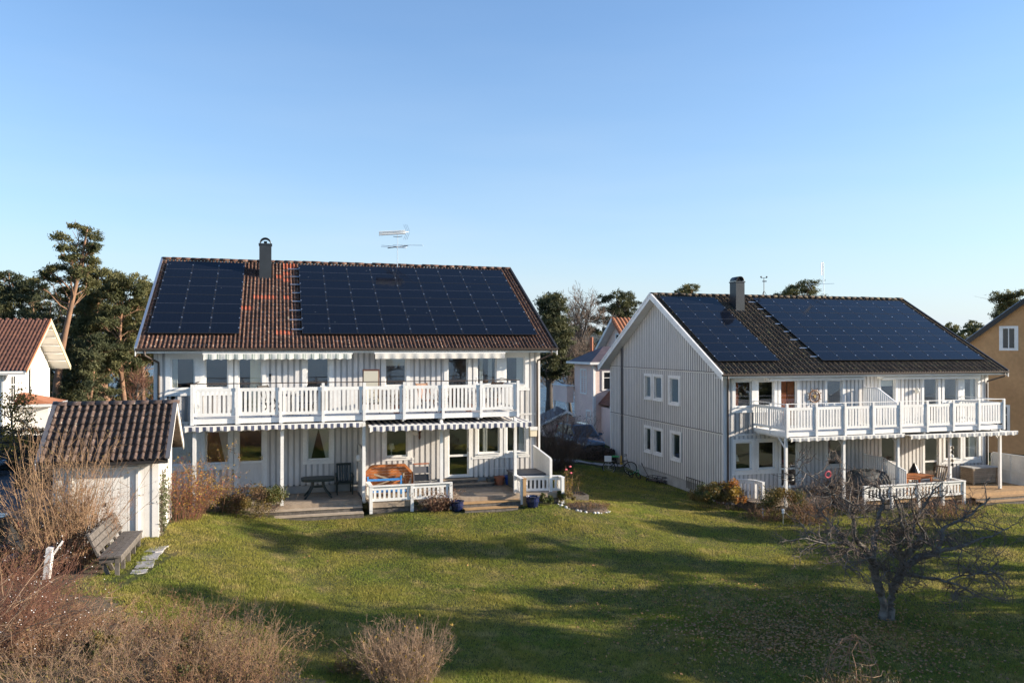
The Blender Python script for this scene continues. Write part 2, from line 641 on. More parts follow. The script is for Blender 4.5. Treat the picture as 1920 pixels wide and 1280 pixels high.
def tubes(P, R, sides=3):
    """P (N,K,3) polylines, R (N,K) radii -> verts, quads."""
    P = np.asarray(P, float)
    N, K, _ = P.shape
    T = np.empty_like(P)
    T[:, 1:-1] = P[:, 2:] - P[:, :-2]
    T[:, 0] = P[:, 1] - P[:, 0]
    T[:, -1] = P[:, -1] - P[:, -2]
    T = nrm(T)
    up = np.tile(np.array([0.31, 0.17, 0.94]), (N, K, 1))
    A = nrm(np.cross(T, up))
    B = np.cross(T, A)
    ang = np.arange(sides) * 2 * PI / sides
    V = P[:, :, None, :] + R[:, :, None, None] * (A[:, :, None, :] * np.cos(ang)[None, None, :, None]
                                                 + B[:, :, None, :] * np.sin(ang)[None, None, :, None])
    idx = np.arange(N * K * sides).reshape(N, K, sides)
    nx = np.roll(idx, -1, axis=2)
    F = np.stack([idx[:, :-1], nx[:, :-1], nx[:, 1:], idx[:, 1:]], axis=-1).reshape(-1, 4)
    return V.reshape(-1, 3), F


def cat_mesh(parts):
    V, F, o = [], [], 0
    for v, f in parts:
        V.append(v)
        F.append(f + o)
        o += len(v)
    return np.concatenate(V), np.concatenate(F)


def leaves(C, size, r, up=0.3, aspect=.6):
    """Randomly turned leaf-sized quads at centres C."""
    n = len(C)
    D = nrm(r.normal(size=(n, 3)) + np.array([0, 0, up]))
    S = nrm(np.cross(D, r.normal(size=(n, 3))))
    L = size * r.uniform(.6, 1.3, (n, 1))
    a = C - D * L * .5
    c = C + D * L * .5
    b = C + S * L * .5 * aspect
    d = C - S * L * .5 * aspect
    V = np.stack([a, b, c, d], axis=1).reshape(-1, 3)
    return V, np.arange(4 * n).reshape(n, 4)


# ------------------------------------------------------------------ terrain
CP = np.array([
    # lawn in front of the nearer house
    (-7, 27.5, .40), (-4, 28, .38), (-1, 28.5, .37), (1.8, 29.6, .40), (-5, 24, .25), (-1, 24, .12), (3, 25, -.10), (4, 30, .10),
    (-6.5, 22.5, .45), (-4.5, 20, .25),
    # left bank and plateau
    (-8.6, 26.6, .62), (-9.9, 24.5, 1.0), (-9.9, 22.2, 1.05), (-9.3, 19, .95), (-10.3, 21, 1.02), (-8.2, 20.5, .85), (-8.2, 23, .80),
    (-8.5, 15, 1.10), (-7, 12, 1.15), (-11, 17, 1.10), (-5, 15, .62), (-4, 12, .75), (-13, 20, .55), (-15, 24, .45), (-19, 33, .35), (-24, 40, .35),
    (-13.5, 25, .95), (-14, 30, .8), (-16, 33, .5),
    # centre foreground
    (0, 14, .20), (0, 18, .05), (0, 10, .45), (5, 14, -.15), (5, 18, -.25), (9.4, 20, -.40), (9, 13, -.30), (15, 16, -.45), (14, 22, -.5),
    # farther house's lawn
    (9, 28, -.50), (10.5, 32, -.55), (9.2, 34.5, -.55), (15, 31, -.55), (21, 34, -.55), (27, 36, -.6), (30, 25, -.6),
    (7, 38, -.52), (6, 43, -.50), (5.5, 47, -.25), (3, 36, -.2), (2.5, 40, -.1), (3, 44, .05), (5, 52, .1), (2, 50, .15), (8, 56, 0),
    # inside / behind the nearer house
    (-10, 34, .6), (-14, 42, .5), (-2, 40, .3), (-6, 46, .2), (-30, 48, .5), (-25, 55, .2), (-40, 60, 0), (-20, 62, -.6), (-60, 50, 0),
    # behind, falling to the shore
    (-30, 75, -1.8), (0, 70, -1.2), (10, 70, -.8), (30, 60, -.6), (45, 50, -.6), (60, 60, -.8), (40, 80, -2), (0, 85, -3), (-40, 95, -4.5), (5, 105, -5.8), (60, 100, -5),
    (-80, 90, -4), (-10, 112, -6.4), (90, 90, -5), (45, 110, -6.4), (-60, 112, -6.4),
    # behind the camera
    (0, 0, .8), (-20, 5, 1.0), (20, 5, -.3), (-40, 20, .6), (40, 15, -.5), (0, -20, .9), (-40, -20, .8), (40, -20, 0), (60, 35, -.6), (-60, 20, .5),
])


def _rbf_fit():
    d = np.linalg.norm(CP[:, None, :2] - CP[None, :, :2], axis=2)
    n = len(CP)
    A = np.zeros((n + 1, n + 1))
    A[:n, :n] = np.sqrt(d * d + 1.0)
    A[:n, n] = A[n, :n] = 1
    A[:n, :n] += np.eye(n) * -.02
    return np.linalg.solve(A, np.append(CP[:, 2], 0))


_W = _rbf_fit()


def zt(x, y):
    x = np.asarray(x, float)
    y = np.asarray(y, float)
    sh = x.shape
    X = x.ravel()
    Y = y.ravel()
    out = np.empty(len(X))
    for i in range(0, len(X), 40000):
        d = np.sqrt((X[i:i + 40000, None] - CP[:, 0]) ** 2 + (Y[i:i + 40000, None] - CP[:, 1]) ** 2 + 1.0)
        out[i:i + 40000] = d @ _W[:-1] + _W[-1]
    out += .035 * np.sin(X * .9 + 1.3 * np.sin(Y * .5)) * np.cos(Y * .8 + .7 * np.sin(X * .6)) + .018 * np.sin(X * 2.3 + Y * 1.7)
    far = np.clip((np.maximum(np.abs(X) - 70, 0) + np.maximum(-Y - 10, 0)) / 80, 0, 1)
    out = out * (1 - far) + 0.2 * far
    s = np.clip((X - 52) / 15, 0, 1) * np.clip((42 - Y) / 8, 0, 1)
    out = out * (1 - s) - 9 * s
    s = np.clip((-Y - 30) / 25, 0, 1)
    out = out * (1 - s) - 9 * s
    s = np.clip((Y - 98) / 18, 0, 1)
    out = out * (1 - s) + np.minimum(out, -7.5) * s
    s = np.clip((Y - 115) / 10, 0, 1)
    out = out * (1 - s) - 9 * s
    return out.reshape(sh)


def gz(x, y):
    return float(zt(np.array([x]), np.array([y]))[0])
# ------------------------------------------------------------------ setting: ground, drive, sea, far shore
def build_ground():
    fx = np.arange(-34, 36.01, .5)
    xs = np.concatenate([[-6000, -3000, -1500, -800, -400, -200, -120, -80, -60, -48, -40], fx, [40, 48, 60, 80, 120, 200, 400, 800, 1500, 3000, 6000]])
    fy = np.arange(8, 62.01, .5)
    ys = np.concatenate([[-300, -150, -60, -50, -40, -30, -10, 0, 4], fy, np.arange(64, 130, 3), [140, 200]])
    X, Y = np.meshgrid(xs, ys)
    Z = zt(X, Y)
    V = np.stack([X, Y, Z], -1).reshape(-1, 3)
    nx, ny = len(xs), len(ys)
    i = np.arange(nx * ny).reshape(ny, nx)
    F = np.stack([i[:-1, :-1], i[:-1, 1:], i[1:, 1:], i[1:, :-1]], -1).reshape(-1, 4)
    me = npmesh('lawn', V, F, 'white_paint', True)
    me.materials.clear()
    me.materials.append(M['lawn'])
    tag(mk('lawn', me), kind='structure')


def mat_lawn(name, dark, mid, dry, green, trans=0):
    m = bpy.data.materials.new(name)
    m.use_nodes = True
    t = m.node_tree
    N, L = t.nodes, t.links
    b = N['Principled BSDF']
    b.inputs['Roughness'].default_value = .9
    b.inputs['Specular IOR Level'].default_value = .2
    g = N.new('ShaderNodeNewGeometry')

    def noise(sc, det, p0, p1):
        n = N.new('ShaderNodeTexNoise')
        n.inputs['Scale'].default_value = sc
        n.inputs['Detail'].default_value = det
        L.new(g.outputs['Position'], n.inputs['Vector'])
        r = N.new('ShaderNodeMapRange')
        r.inputs[1].default_value = p0
        r.inputs[2].default_value = p1
        L.new(n.outputs[0], r.inputs[0])
        return r.outputs[0]

    def mix(f, a, c):
        x = N.new('ShaderNodeMix')
        x.data_type = 'RGBA'
        L.new(f, x.inputs[0])
        if isinstance(a, tuple):
            x.inputs[6].default_value = (*a, 1)
        else:
            L.new(a, x.inputs[6])
        if isinstance(c, tuple):
            x.inputs[7].default_value = (*c, 1)
        else:
            L.new(c, x.inputs[7])
        return x.outputs[2]
    c = mix(noise(.45, 6, .38, .66), mid, green)
    c = mix(noise(1.3, 7, .50, .72), c, dry)
    c = mix(noise(5, 6, .48, .75), c, dark)
    c = mix(noise(22, 4, .52, .85), c, dry)
    L.new(c, b.inputs['Base Color'])
    nb = N.new('ShaderNodeTexNoise')
    nb.inputs['Scale'].default_value = 26
    nb.inputs['Detail'].default_value = 5
    L.new(g.outputs['Position'], nb.inputs['Vector'])
    bp = N.new('ShaderNodeBump')
    bp.inputs['Strength'].default_value = .8
    bp.inputs['Distance'].default_value = .04
    L.new(nb.outputs[0], bp.inputs['Height'])
    if trans:
        tr = N.new('ShaderNodeBsdfTranslucent')
        L.new(c, tr.inputs['Color'])
        mx = N.new('ShaderNodeMixShader')
        mx.inputs[0].default_value = trans
        L.new(b.outputs[0], mx.inputs[1])
        L.new(tr.outputs[0], mx.inputs[2])
        L.new(mx.outputs[0], N['Material Output'].inputs['Surface'])
    else:
        L.new(bp.outputs[0], b.inputs['Normal'])
    M[name] = m
    return m


mat_lawn('lawn', (.040, .042, .014), (.075, .078, .022), (.12, .095, .040), (.055, .070, .016))
m = mat_lawn('grass_blade', (.17, .175, .036), (.33, .30, .066), (.48, .39, .15), (.20, .26, .045), .45)
build_ground()


def build_sea():
    m = bpy.data.materials.new('sea_water')
    m.use_nodes = True
    t = m.node_tree
    N, L = t.nodes, t.links
    b = N['Principled BSDF']
    b.inputs['Base Color'].default_value = (.03, .08, .14, 1)
    b.inputs['Roughness'].default_value = .12
    b.inputs['IOR'].default_value = 1.33
    g = N.new('ShaderNodeNewGeometry')
    mp = N.new('ShaderNodeMapping')
    mp.inputs['Scale'].default_value = (.35, .9, 1)
    L.new(g.outputs['Position'], mp.inputs['Vector'])
    nz = N.new('ShaderNodeTexNoise')
    nz.inputs['Scale'].default_value = .7
    nz.inputs['Detail'].default_value = 6
    L.new(mp.outputs[0], nz.inputs['Vector'])
    bp = N.new('ShaderNodeBump')
    bp.inputs['Strength'].default_value = 1.0
    bp.inputs['Distance'].default_value = 1.2
    L.new(nz.outputs[0], bp.inputs['Height'])
    L.new(bp.outputs[0], b.inputs['Normal'])
    M['sea_water'] = m
    mb = MB()
    mb.add([(-6000, -6000, -6), (6000, -6000, -6), (6000, 9000, -6), (-6000, 9000, -6)], [(0, 1, 2, 3)])
    tag(mb.build('sea', 'sea_water'), kind='structure')


build_sea()


def build_far_shore():
    r = np.random.default_rng(3)
    xs = np.arange(-1500, 1501, 6.0)
    rows = [(1000, -6.5), (1004, 2), (1012, 7), (1040, 11), (1090, 15), (1180, 18), (1400, 20), (1700, -8)]
    V = []
    for j, (y, z) in enumerate(rows):
        hx = 1 + .35 * np.sin(xs / 170 + 1) + .22 * np.sin(xs / 63) + .12 * np.sin(xs / 23 + j)
        zz = np.where(z > 0, z * hx + (r.uniform(-1, 1, len(xs)) * 2.2 if 0 < j < 7 else 0), z)
        yy = y + r.uniform(-2, 2, len(xs)) + 60 * np.sin(xs / 300)
        V.append(np.stack([xs, yy, zz], -1))
    V = np.concatenate(V)
    n = len(xs)
    i = np.arange(n * len(rows)).reshape(len(rows), n)
    F = np.stack([i[:-1, :-1], i[:-1, 1:], i[1:, 1:], i[1:, :-1]], -1).reshape(-1, 4)
    tag(mk('hills', npmesh('hills', V, F, 'hill_wood')), kind='structure')
    # the wood on the far shore: a mass of tree tops
    nt = 5200
    x = r.uniform(-1400, 1400, nt)
    d = r.uniform(0, 1, nt) ** 1.5
    y = 1004 + 170 * d + 60 * np.sin(x / 300)
    hx = 1 + .35 * np.sin(x / 170 + 1) + .22 * np.sin(x / 63)
    z = (2 + 15 * np.clip(d * 1.3, 0, 1)) * hx
    hgt = r.uniform(5, 11, nt)
    rad = hgt * r.uniform(.25, .42, nt)
    Vs, Fs = [], []
    ang = np.arange(5) * 2 * PI / 5
    for k, (fr, fz) in enumerate(((.75, 0), (1, .35), (.7, .75))):
        ring = np.stack([x[:, None] + rad[:, None] * fr * np.cos(ang + k) * r.uniform(.7, 1.2, (nt, 5)),
                         y[:, None] + rad[:, None] * fr * np.sin(ang + k),
                         (z + hgt * fz)[:, None] + r.uniform(-.5, .5, (nt, 5))], -1)
        Vs.append(ring)
    tip = np.stack([x, y, z + hgt], -1)[:, None, :]
    V = np.concatenate(Vs + [tip], 1)
    F = []
    for k in range(5):
        k2 = (k + 1) % 5
        for a in (0, 5):
            F.append([a + k, a + k2, a + 5 + k2])
            F.append([a + k, a + 5 + k2, a + 5 + k])
        F.append([10 + k, 10 + k2, 15])
    F = np.array(F)
    F = (F[None] + (np.arange(nt) * 16)[:, None, None]).reshape(-1, 3)
    tag(mk('far_woods', npmesh('far_woods', V.reshape(-1, 3), F, 'hill_wood')), kind='stuff')


build_far_shore()


def ground_sheet(name, poly, mat, dz, step=.5):
    """A sheet that follows the ground inside a polygon (x,y) - fan of a fine grid clipped by cell centres."""
    P = np.array(poly)
    xs = np.arange(P[:, 0].min(), P[:, 0].max() + step, step)
    ys = np.arange(P[:, 1].min(), P[:, 1].max() + step, step)
    X, Y = np.meshgrid(xs, ys)
    Z = zt(X, Y) + dz
    cx, cy = (X[:-1, :-1] + X[1:, 1:]) / 2, (Y[:-1, :-1] + Y[1:, 1:]) / 2
    ins = np.zeros(cx.shape, bool)
    n = len(P)
    for a in range(n):
        x0, y0 = P[a]
        x1, y1 = P[(a + 1) % n]
        c = (y0 > cy) != (y1 > cy)
        with np.errstate(divide='ignore', invalid='ignore'):
            ins ^= c & (cx < (x1 - x0) * (cy - y0) / (y1 - y0 + 1e-12) + x0)
    i = np.arange(X.size).reshape(X.shape)
    F = np.stack([i[:-1, :-1], i[:-1, 1:], i[1:, 1:], i[1:, :-1]], -1)[ins]
    return tag(mk(name, npmesh(name, np.stack([X, Y, Z], -1).reshape(-1, 3), F, mat, True)), kind='structure')


ground_sheet('driveway', [(-12.9, 19), (-12.4, 24.2), (-15, 27), (-17.5, 34), (-24, 40), (-40, 44), (-44, 38), (-26, 33), (-19, 19)], 'asphalt', .05)
ground_sheet('leaf_litter', [(-14, 11.0), (-2.9, 11.0), (-2.9, 13.6), (-4.6, 14.6), (-6.6, 15.2), (-8.2, 16.6), (-9.7, 18.2), (-10.2, 21.6), (-12.6, 21.6), (-12.6, 17)], 'litter', .02, .25)
ground_sheet('garden_path', [(2.2, 43.4), (6.3, 44.6), (6.2, 45.2), (2.1, 44.1)], 'paving', .05, .25)

# ------------------------------------------------------------------ the two row houses
SLOPE = .567
S_ANG = math.atan(SLOPE)
LEN, DEP, HALF = 14.7, 12.3, 6.15


def zr(y):
    return 5.22 + (min(y, DEP - y) + .6) * SLOPE


def tile_mesh(mat):
    """One double-wave roof tile, origin at its lower left corner, x across, y up the slope."""
    n = 9
    w, l = .296, .345
    v = []
    for yy, lift in ((0, .030), (l, .004)):
        for i in range(n):
            x = w * i / (n - 1)
            v.append((x, yy, lift + .036 * math.cos(2 * PI * x / (w / 2))))
    for i in range(n):
        x = w * i / (n - 1)
        v.append((x, .004, -.012 + .036 * math.cos(2 * PI * x / (w / 2))))
    f = [(i, i + 1, n + i + 1, n + i) for i in range(n - 1)] + [(2 * n + i, 2 * n + i + 1, i + 1, i) for i in range(n - 1)]
    me = bpy.data.meshes.new('roof_tile_' + mat)
    me.from_pydata(v, [], f)
    me.materials.append(M[mat])
    me.polygons.foreach_set('use_smooth', np.ones(len(f), dtype=bool))
    return me, np.array(v), np.array(f)


def wall_cells(mb, y0, y1, x0, x1, z0, z1, ops):
    """Wall box with rectangular openings: cells between the opening edges."""
    xs = sorted({x0, x1, *[q for o in ops for q in (o[0], o[1]) if x0 < q < x1]})
    for a, b in zip(xs[:-1], xs[1:]):
        cuts = sorted([(o[2], o[3]) for o in ops if o[0] <= a + 1e-6 and o[1] >= b - 1e-6])
        z = z0
        for c0, c1 in cuts:
            if c0 > z + 1e-6:
                mb.box(a, b, y0, y1, z, c0)
            z = max(z, c1)
        if z < z1 - 1e-6:
            mb.box(a, b, y0, y1, z, z1)


def add_boards(house, x0, x1, z0, z1, ops, pitch=.218, w=.142, y0=-.036, name='board', mat='board_paint'):
    k = 0
    x = x0
    while x < x1 - .03:
        a, b = x, min(x + w, x1)
        xs = sorted({a, b, *[q for o in ops for q in (o[0], o[1]) if a < q < b]})
        for p, q in zip(xs[:-1], xs[1:]):
            if q - p < .015:
                continue
            cuts = sorted([(o[2], o[3]) for o in ops if o[0] <= p + 1e-6 and o[1] >= q - 1e-6])
            z = z0
            for c0, c1 in cuts + [(z1, z1)]:
                if c0 > z + .02:
                    bpart(name, house, mat, p + .002, q - .002, y0, .002, z, c0)
                    k += 1
                z = max(z, c1)
        x += pitch
    return k


def window(house, g, sill=True, cas=.11, curtain=None, door=False, blind=0, sill_drop=.1, lower=None, handle=False, cas_b=None, dark=False):
    """g: glass rectangle x0,x1,z0,z1 in the facade plane (y=0).  Frame, pane, sill, curtain."""
    x0, x1, z0, z1 = g
    s = .055
    f = MB()
    cb = cas if cas_b is None else cas_b
    # casing (proud of the boards)
    for (a, b, c, d) in ((x0 - s - cas, x0 - s, z0 - s - cb, z1 + s + cas), (x1 + s, x1 + s + cas, z0 - s - cb, z1 + s + cas),
                         (x0 - s, x1 + s, z1 + s, z1 + s + cas)) + (((x0 - s, x1 + s, z0 - s - cb, z0 - s),) if cb > 0 else ()):
        f.box(a, b, -.052, .01, c, d)
    # sash, set back
    for (a, b, c, d) in ((x0 - s, x0, z0 - s, z1 + s), (x1, x1 + s, z0 - s, z1 + s), (x0, x1, z1, z1 + s), (x0, x1, z0 - s, z0)):
        f.box(a, b, .015, .075, c, d)
    if lower:
        f.box(x0, x1, .016, .074, lower - .04, lower + .04)
    o = f.build('door' if door else 'window', 'white_paint', house)
    if lower:
        mb = MB().box(x0, x1, .04, .05, lower + .04, z1)
        mb.build('pane', 'glass', o)
        if dark:
            MB().box(x0, x1, .04, .05, z0, lower - .04).build('pane', 'glass', o)
        else:
            MB().box(x0, x1, .035, .055, z0, lower - .04).build('panel', 'board_paint', o)
    else:
        MB().box(x0, x1, .04, .05, z0, z1).build('pane', 'glass', o)
    if sill:
        MB().box(x0 - s - .02, x1 + s + .02, -.085, -.0525, z0 - s - .035, z0 - s - .005).build('sill', 'white_paint', o)
    if handle:
        h = MB()
        h.box(x1 + .012, x1 + .042, -.005, .014, (z0 + z1) / 2 - .09, (z0 + z1) / 2 + .07)
        h.box(x1 - .06, x1 + .035, -.03, -.012, (z0 + z1) / 2, (z0 + z1) / 2 + .02)
        h.build('handle', 'chrome', o)
    if blind:
        MB().box(x0 + .01, x1 - .01, .10, .11, z1 - blind, z1).build('blind', 'curtain_white', o)
    if curtain:
        mat, spans = curtain
        for (u0, u1, shape) in spans:
            mb = MB()
            n = 14
            top, bot = z1 + .04, z0 - .02
            vs = []
            for k in range(n + 1):
                for j in range(7):
                    v = j / 6
                    z = top + (bot - top) * v
                    pinch = 1.0
                    if shape in (2, -2):        # hung in an A shape
                        pinch = 1 - .72 * v
                    if shape in (1, -1):        # tied back to one side
                        pinch = 1 - .55 * math.sin(PI * min(v * 1.25, 1)) ** 1
                    wdt = (u1 - u0) * (x1 - x0)
                    if shape < 0:
                        x = x0 + u1 * (x1 - x0) - wdt * pinch * (1 - k / n)
                    else:
                        x = x0 + u0 * (x1 - x0) + wdt * pinch * (k / n)
                    vs.append((x, .092 + .012 * math.sin(k * 2.4), z))
            fs = [(k * 7 + j, k * 7 + j + 1, (k + 1) * 7 + j + 1, (k + 1) * 7 + j) for k in range(n) for j in range(6)]
            mb.add(vs, fs)
            c = mb.build('curtain', mat, o, True)
    return o


def balcony(house, mat_hand, side_panels):
    x0, x1, yf = 1.51, 13.03, -2.35
    fl = MB()
    fl.box(x0 + .03, x1 - .03, yf + .05, -.03, 2.66, 2.76)
    for k in range(9):
        xx = x0 + .1 + (x1 - x0 - .2) * k / 8
        fl.box(xx - .03, xx + .03, yf + .06, -.04, 2.52, 2.66)
    b = fl.build('balcony', 'white_paint', house)
    bpart('fascia_board', b, 'white_paint', x0, x1, yf - .005, yf + .025, 2.60, 2.775)
    for xx in (x0, x1):
        bpart('fascia_board', b, 'white_paint', xx - .015, xx + .015, yf + .03, -.03, 2.60, 2.775)
    xs = [x0 + (x1 - x0) * k / 8 for k in range(9)]
    for xx in xs:
        bpart('post', b, 'white_paint', xx - .05, xx + .05, yf - .09, yf - .007, 2.58, 3.955)
    for a, c in zip(xs[:-1], xs[1:]):
        bpart('rail', b, 'white_paint', a + .052, c - .052, yf - .045, yf - .010, 3.70, 3.815)
        bpart('rail', b, 'white_paint', a + .052, c - .052, yf - .045, yf - .010, 2.865, 2.97)
        n = 9
        gap = (c - a - .1) / n
        for k in range(n):
            u = a + .05 + gap * (k + .5)
            bpart('slat', b, 'white_paint', u - .044, u + .044, yf - .040, yf - .016, 2.97, 3.70)
    # sides
    for xx in side_panels:
        for (a, c) in ((-1.2, -.06), (yf + .06, -1.28)):
            lo, hi = min(a, c), max(a, c)
            bpart('rail', b, 'white_paint', xx - .018, xx + .018, lo, hi, 3.70, 3.815)
            bpart('rail', b, 'white_paint', xx - .018, xx + .018, lo, hi, 2.865, 2.97)
            n = 7
            for k in range(n):
                u = lo + (hi - lo) * (k + .5) / n
                bpart('slat', b, 'white_paint', xx - .012, xx + .012, u - .044, u + .044, 2.97, 3.70)
        bpart('post', b, 'white_paint', xx - .042, xx + .042, -1.275, -1.205, 2.60, 3.93)
        bpart('post', b, 'white_paint', xx - .042, xx + .042, -.055, -.026, 2.66, 3.93)
    h = MB()
    h.bar((x0 - .06, yf - .048, 3.972), (x1 + .06, yf - .048, 3.972), .055, .03)
    for xx in side_panels:
        h.bar((xx, yf - .02, 3.945), (xx, -.03, 3.945), .05, .03)
    h.build('handrail', mat_hand, b)
    for xx in (1.57, 4.44, 7.27, 10.11, 12.97):
        p = MB()
        p.box(xx - .055, xx + .055, -2.29, -2.18, -.32, 2.52)
        p.bar((xx, -2.235, 2.05), (xx, -1.75, 2.515), .05, .05)
        p.build('support_post', 'white_paint', b)
    return b


def solar_panel_mesh():
    w, l = 1.035, 1.592
    fr = MB()
    t, d = .018, .035
    fr.box(0, w, 0, t, 0, d)
    fr.box(0, w, l - t, l, 0, d)
    fr.box(0, t, t, l - t, 0, d)
    fr.box(w - t, w, t, l - t, 0, d)
    ce = MB().box(t, w - t, t, l - t, .005, d - .004)
    mid = MB().box(t, w - t, l / 2 - .006, l / 2 + .006, d - .004, d - .001)
    return fr.mesh('solar_panel', 'panel_frame'), ce.mesh('cells', 'solar_cell'), mid.mesh('seam', 'seam_grey')


SP = solar_panel_mesh()


def build_house(loc, label, group, tile_mat, gable_cladding, ops_f, ops_g, seed, orange=()):
    r = np.random.default_rng(seed)
    H = thing('row_house', label, 'house', loc, TH, group)
    ex = [(x0 - .055, x1 + .055, z0 - .055, z1 + .055) for (x0, x1, z0, z1) in ops_f]
    w = MB()
    wall_cells(w, .0, .16, 0, LEN, 0, 5.25, ex)
    w.box(0, LEN, DEP - .16, DEP, 0, 5.25)
    # gables, sliced in y, top following the roof
    for gx0, gx1, ops in ((0, .16, ops_g), (LEN - .16, LEN, [])):
        ys = sorted({.16, HALF, DEP - .16, *[q for o in ops for q in (o[0], o[1])]})
        for a, b in zip(ys[:-1], ys[1:]):
            z = 0
            for o in sorted([o for o in ops if o[0] <= a + 1e-6 and o[1] >= b - 1e-6], key=lambda q: q[2]):
                w.box(gx0, gx1, a, b, z, o[2])
                z = o[3]
            ta, tb = zr(a) - .2, zr(b) - .2
            w.hexa([(gx0, a, z), (gx1, a, z), (gx1, b, z), (gx0, b, z), (gx0, a, ta), (gx1, a, ta), (gx1, b, tb), (gx0, b, tb)])
    w.build('wall', 'back_shade_paint', H)
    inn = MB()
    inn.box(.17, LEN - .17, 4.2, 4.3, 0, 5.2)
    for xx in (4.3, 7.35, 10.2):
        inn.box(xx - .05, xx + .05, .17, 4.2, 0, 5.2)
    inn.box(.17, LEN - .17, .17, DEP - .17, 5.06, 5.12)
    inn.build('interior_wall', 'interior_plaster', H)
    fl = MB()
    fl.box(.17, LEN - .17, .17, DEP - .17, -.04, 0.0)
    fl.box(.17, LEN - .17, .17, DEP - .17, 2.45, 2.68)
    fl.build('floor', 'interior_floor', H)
    MB().box(.03, LEN - .03, .03, DEP - .03, -1.3, -.045).build('foundation', 'foundation_grey', H)
    # boards on the facade, two storeys, and the belt board between
    casing = [(x0 - .165, x1 + .165, z0 - .165, z1 + .165) for (x0, x1, z0, z1) in ops_f]
    add_boards(H, .13, LEN - .13, -.03, 2.42, casing)
    add_boards(H, .13, LEN - .13, 2.50, 5.22, casing)
    bpart('belt_board', H, 'board_paint', .12, LEN - .12, -.046, .003, 2.422, 2.498)
    for xx in (0, LEN):
        s = 1 if xx == 0 else -1
        a, b = sorted((xx - s * .012, xx + s * .118))
        bpart('corner_board', H, 'white_paint' if xx else 'board_paint', a, b, -.03, .0, -.03, 5.24)
    # frieze under the eave
    bpart('frieze_board', H, 'board_paint', .12, LEN - .12, -.03, .002, 5.225, 5.33)
    # gable cladding: narrow battens, one part (too fine to pick apart)
    g = MB()
    y = .05
    while y < DEP - .05:
        for (za, zb) in ((-.04, 2.44), (2.52, 5.13), (5.21, 99)):
            top = min(zb, zr(y + .04) - .22)
            if top - za < .1:
                continue
            cuts = sorted([(o[2] - .12, o[3] + .12) for o in ops_g if o[0] - .12 < y + .08 and o[1] + .12 > y])
            z = za
            for c0, c1 in cuts + [(top, top)]:
                if c0 > z + .02 and z < top:
                    g.box(-.029, 0, y, y + .122, z, min(c0, top))
                z = max(z, c1)
        y += .205
    if gable_cladding:
        tag(g.build('cladding', 'gable_paint', H), kind='stuff')
        gb = MB()
        gb.box(-.012, .0, .0, DEP, -.045, 5.2)
        gb.prism([(0, 5.2), (DEP, 5.2), (DEP, zr(DEP) - .23), (HALF, zr(HALF) - .23), (0, zr(0) - .23)], -.012, 0, 'x')
        # openings are cut by the proud window frames; backing split around them
        gb = MB()
        ys = sorted({0, HALF, DEP, *[q for o in ops_g for q in (o[0], o[1])]})
        for a, b in zip(ys[:-1], ys[1:]):
            z = -.045
            for o in sorted([o for o in ops_g if o[0] <= a + 1e-6 and o[1] >= b - 1e-6], key=lambda q: q[2]):
                gb.box(-.010, -.001, a, b, z, o[2])
                z = o[3]
            ta, tb = zr(a) - .21, zr(b) - .21
            gb.hexa([(-.010, a, z), (-.001, a, z), (-.001, b, z), (-.010, b, z), (-.010, a, ta), (-.001, a, ta), (-.001, b, tb), (-.010, b, tb)])
        gb.build('gable_wall', 'groove_shade', H)
        for z in (2.48, 5.17):
            bpart('belt_board', H, 'gable_paint', -.045, -.0295, .0, DEP, z - .035, z + .035)
        for z in (2.515, 5.205):
            bpart('flashing', H, 'dark_metal', -.070, -.0305, .0, DEP, z + .001, z + .022)
        bpart('corner_board', H, 'gable_paint', -.050, -.013, -.04, .10, -.04, 5.1)
        bpart('corner_board', H, 'gable_paint', -.050, -.013, DEP - .1, DEP + .03, -.04, 5.1)
    # roof
    n_c, n_r = 53, 23
    XR0, XR1 = -.5, 15.2
    up = .055
    rf = MB()
    for s in (0, 1):
        pr = [(-.6, zr(-.6) - up), (HALF, zr(HALF) - up), (HALF, zr(HALF) - up - .17), (-.6, zr(-.6) - up - .15)]
        if s:
            pr = [(DEP - y, z) for y, z in pr]
        rf.prism(pr, XR0, XR1, 'x')
    roof = rf.build('roof', 'white_paint', H)
    tm, tv, tf = tile_mesh(tile_mat)
    ca, sa = math.cos(S_ANG), math.sin(S_ANG)
    L = (HALF + .6) / ca
    rowh = L / n_r
    om = tile_mesh('tile_orange')[0] if orange else None
    Vs, Fs, o = [], [], 0
    for c in range(n_c):
        for k in range(n_r):
            x = XR0 + c * .2962
            sl = k * rowh
            yy = -.64 + sl * ca
            zz = zr(-.6) + sl * sa - .045
            strip = (2.80 < x + .15 < 5.25)
            show = strip or k < 2
            if show:
                isor = any(abs(x + .15 - ox) < wx and abs(yy + .17 - oy) < wy for ox, oy, wx, wy in orange)
                mk('roof_tile', om if isor else tm, roof, (x, yy, zz), (S_ANG + r.normal(0, .006), r.normal(0, .008), 0))
            else:
                q = tv.copy()
                q = np.stack([q[:, 0] + x, yy + q[:, 1] * ca - q[:, 2] * sa, zz + q[:, 1] * sa + q[:, 2] * ca], -1)
                Vs.append(q)
                Fs.append(tf + o)
                o += len(q)
    for c in range(n_c):                     # the far slope, three long strips per tile column
        for k in range(3):
            l = L / 3
            q = tv * np.array([1, l / .345, 1])
            sl = k * l
            yy, zz = -.64 + sl * ca, zr(-.6) + sl * sa - .045
            q = np.stack([q[:, 0] + XR0 + c * .2962, DEP - (yy + q[:, 1] * ca - q[:, 2] * sa), zz + q[:, 1] * sa + q[:, 2] * ca], -1)
            Vs.append(q)
            Fs.append(tf[:, ::-1] + o)
            o += len(q)
    tag(mk('roof_tiling', npmesh('roof_tiling', np.concatenate(Vs), np.concatenate(Fs), tile_mat, True), roof), kind='stuff')
    rm = MB()
    n = 7
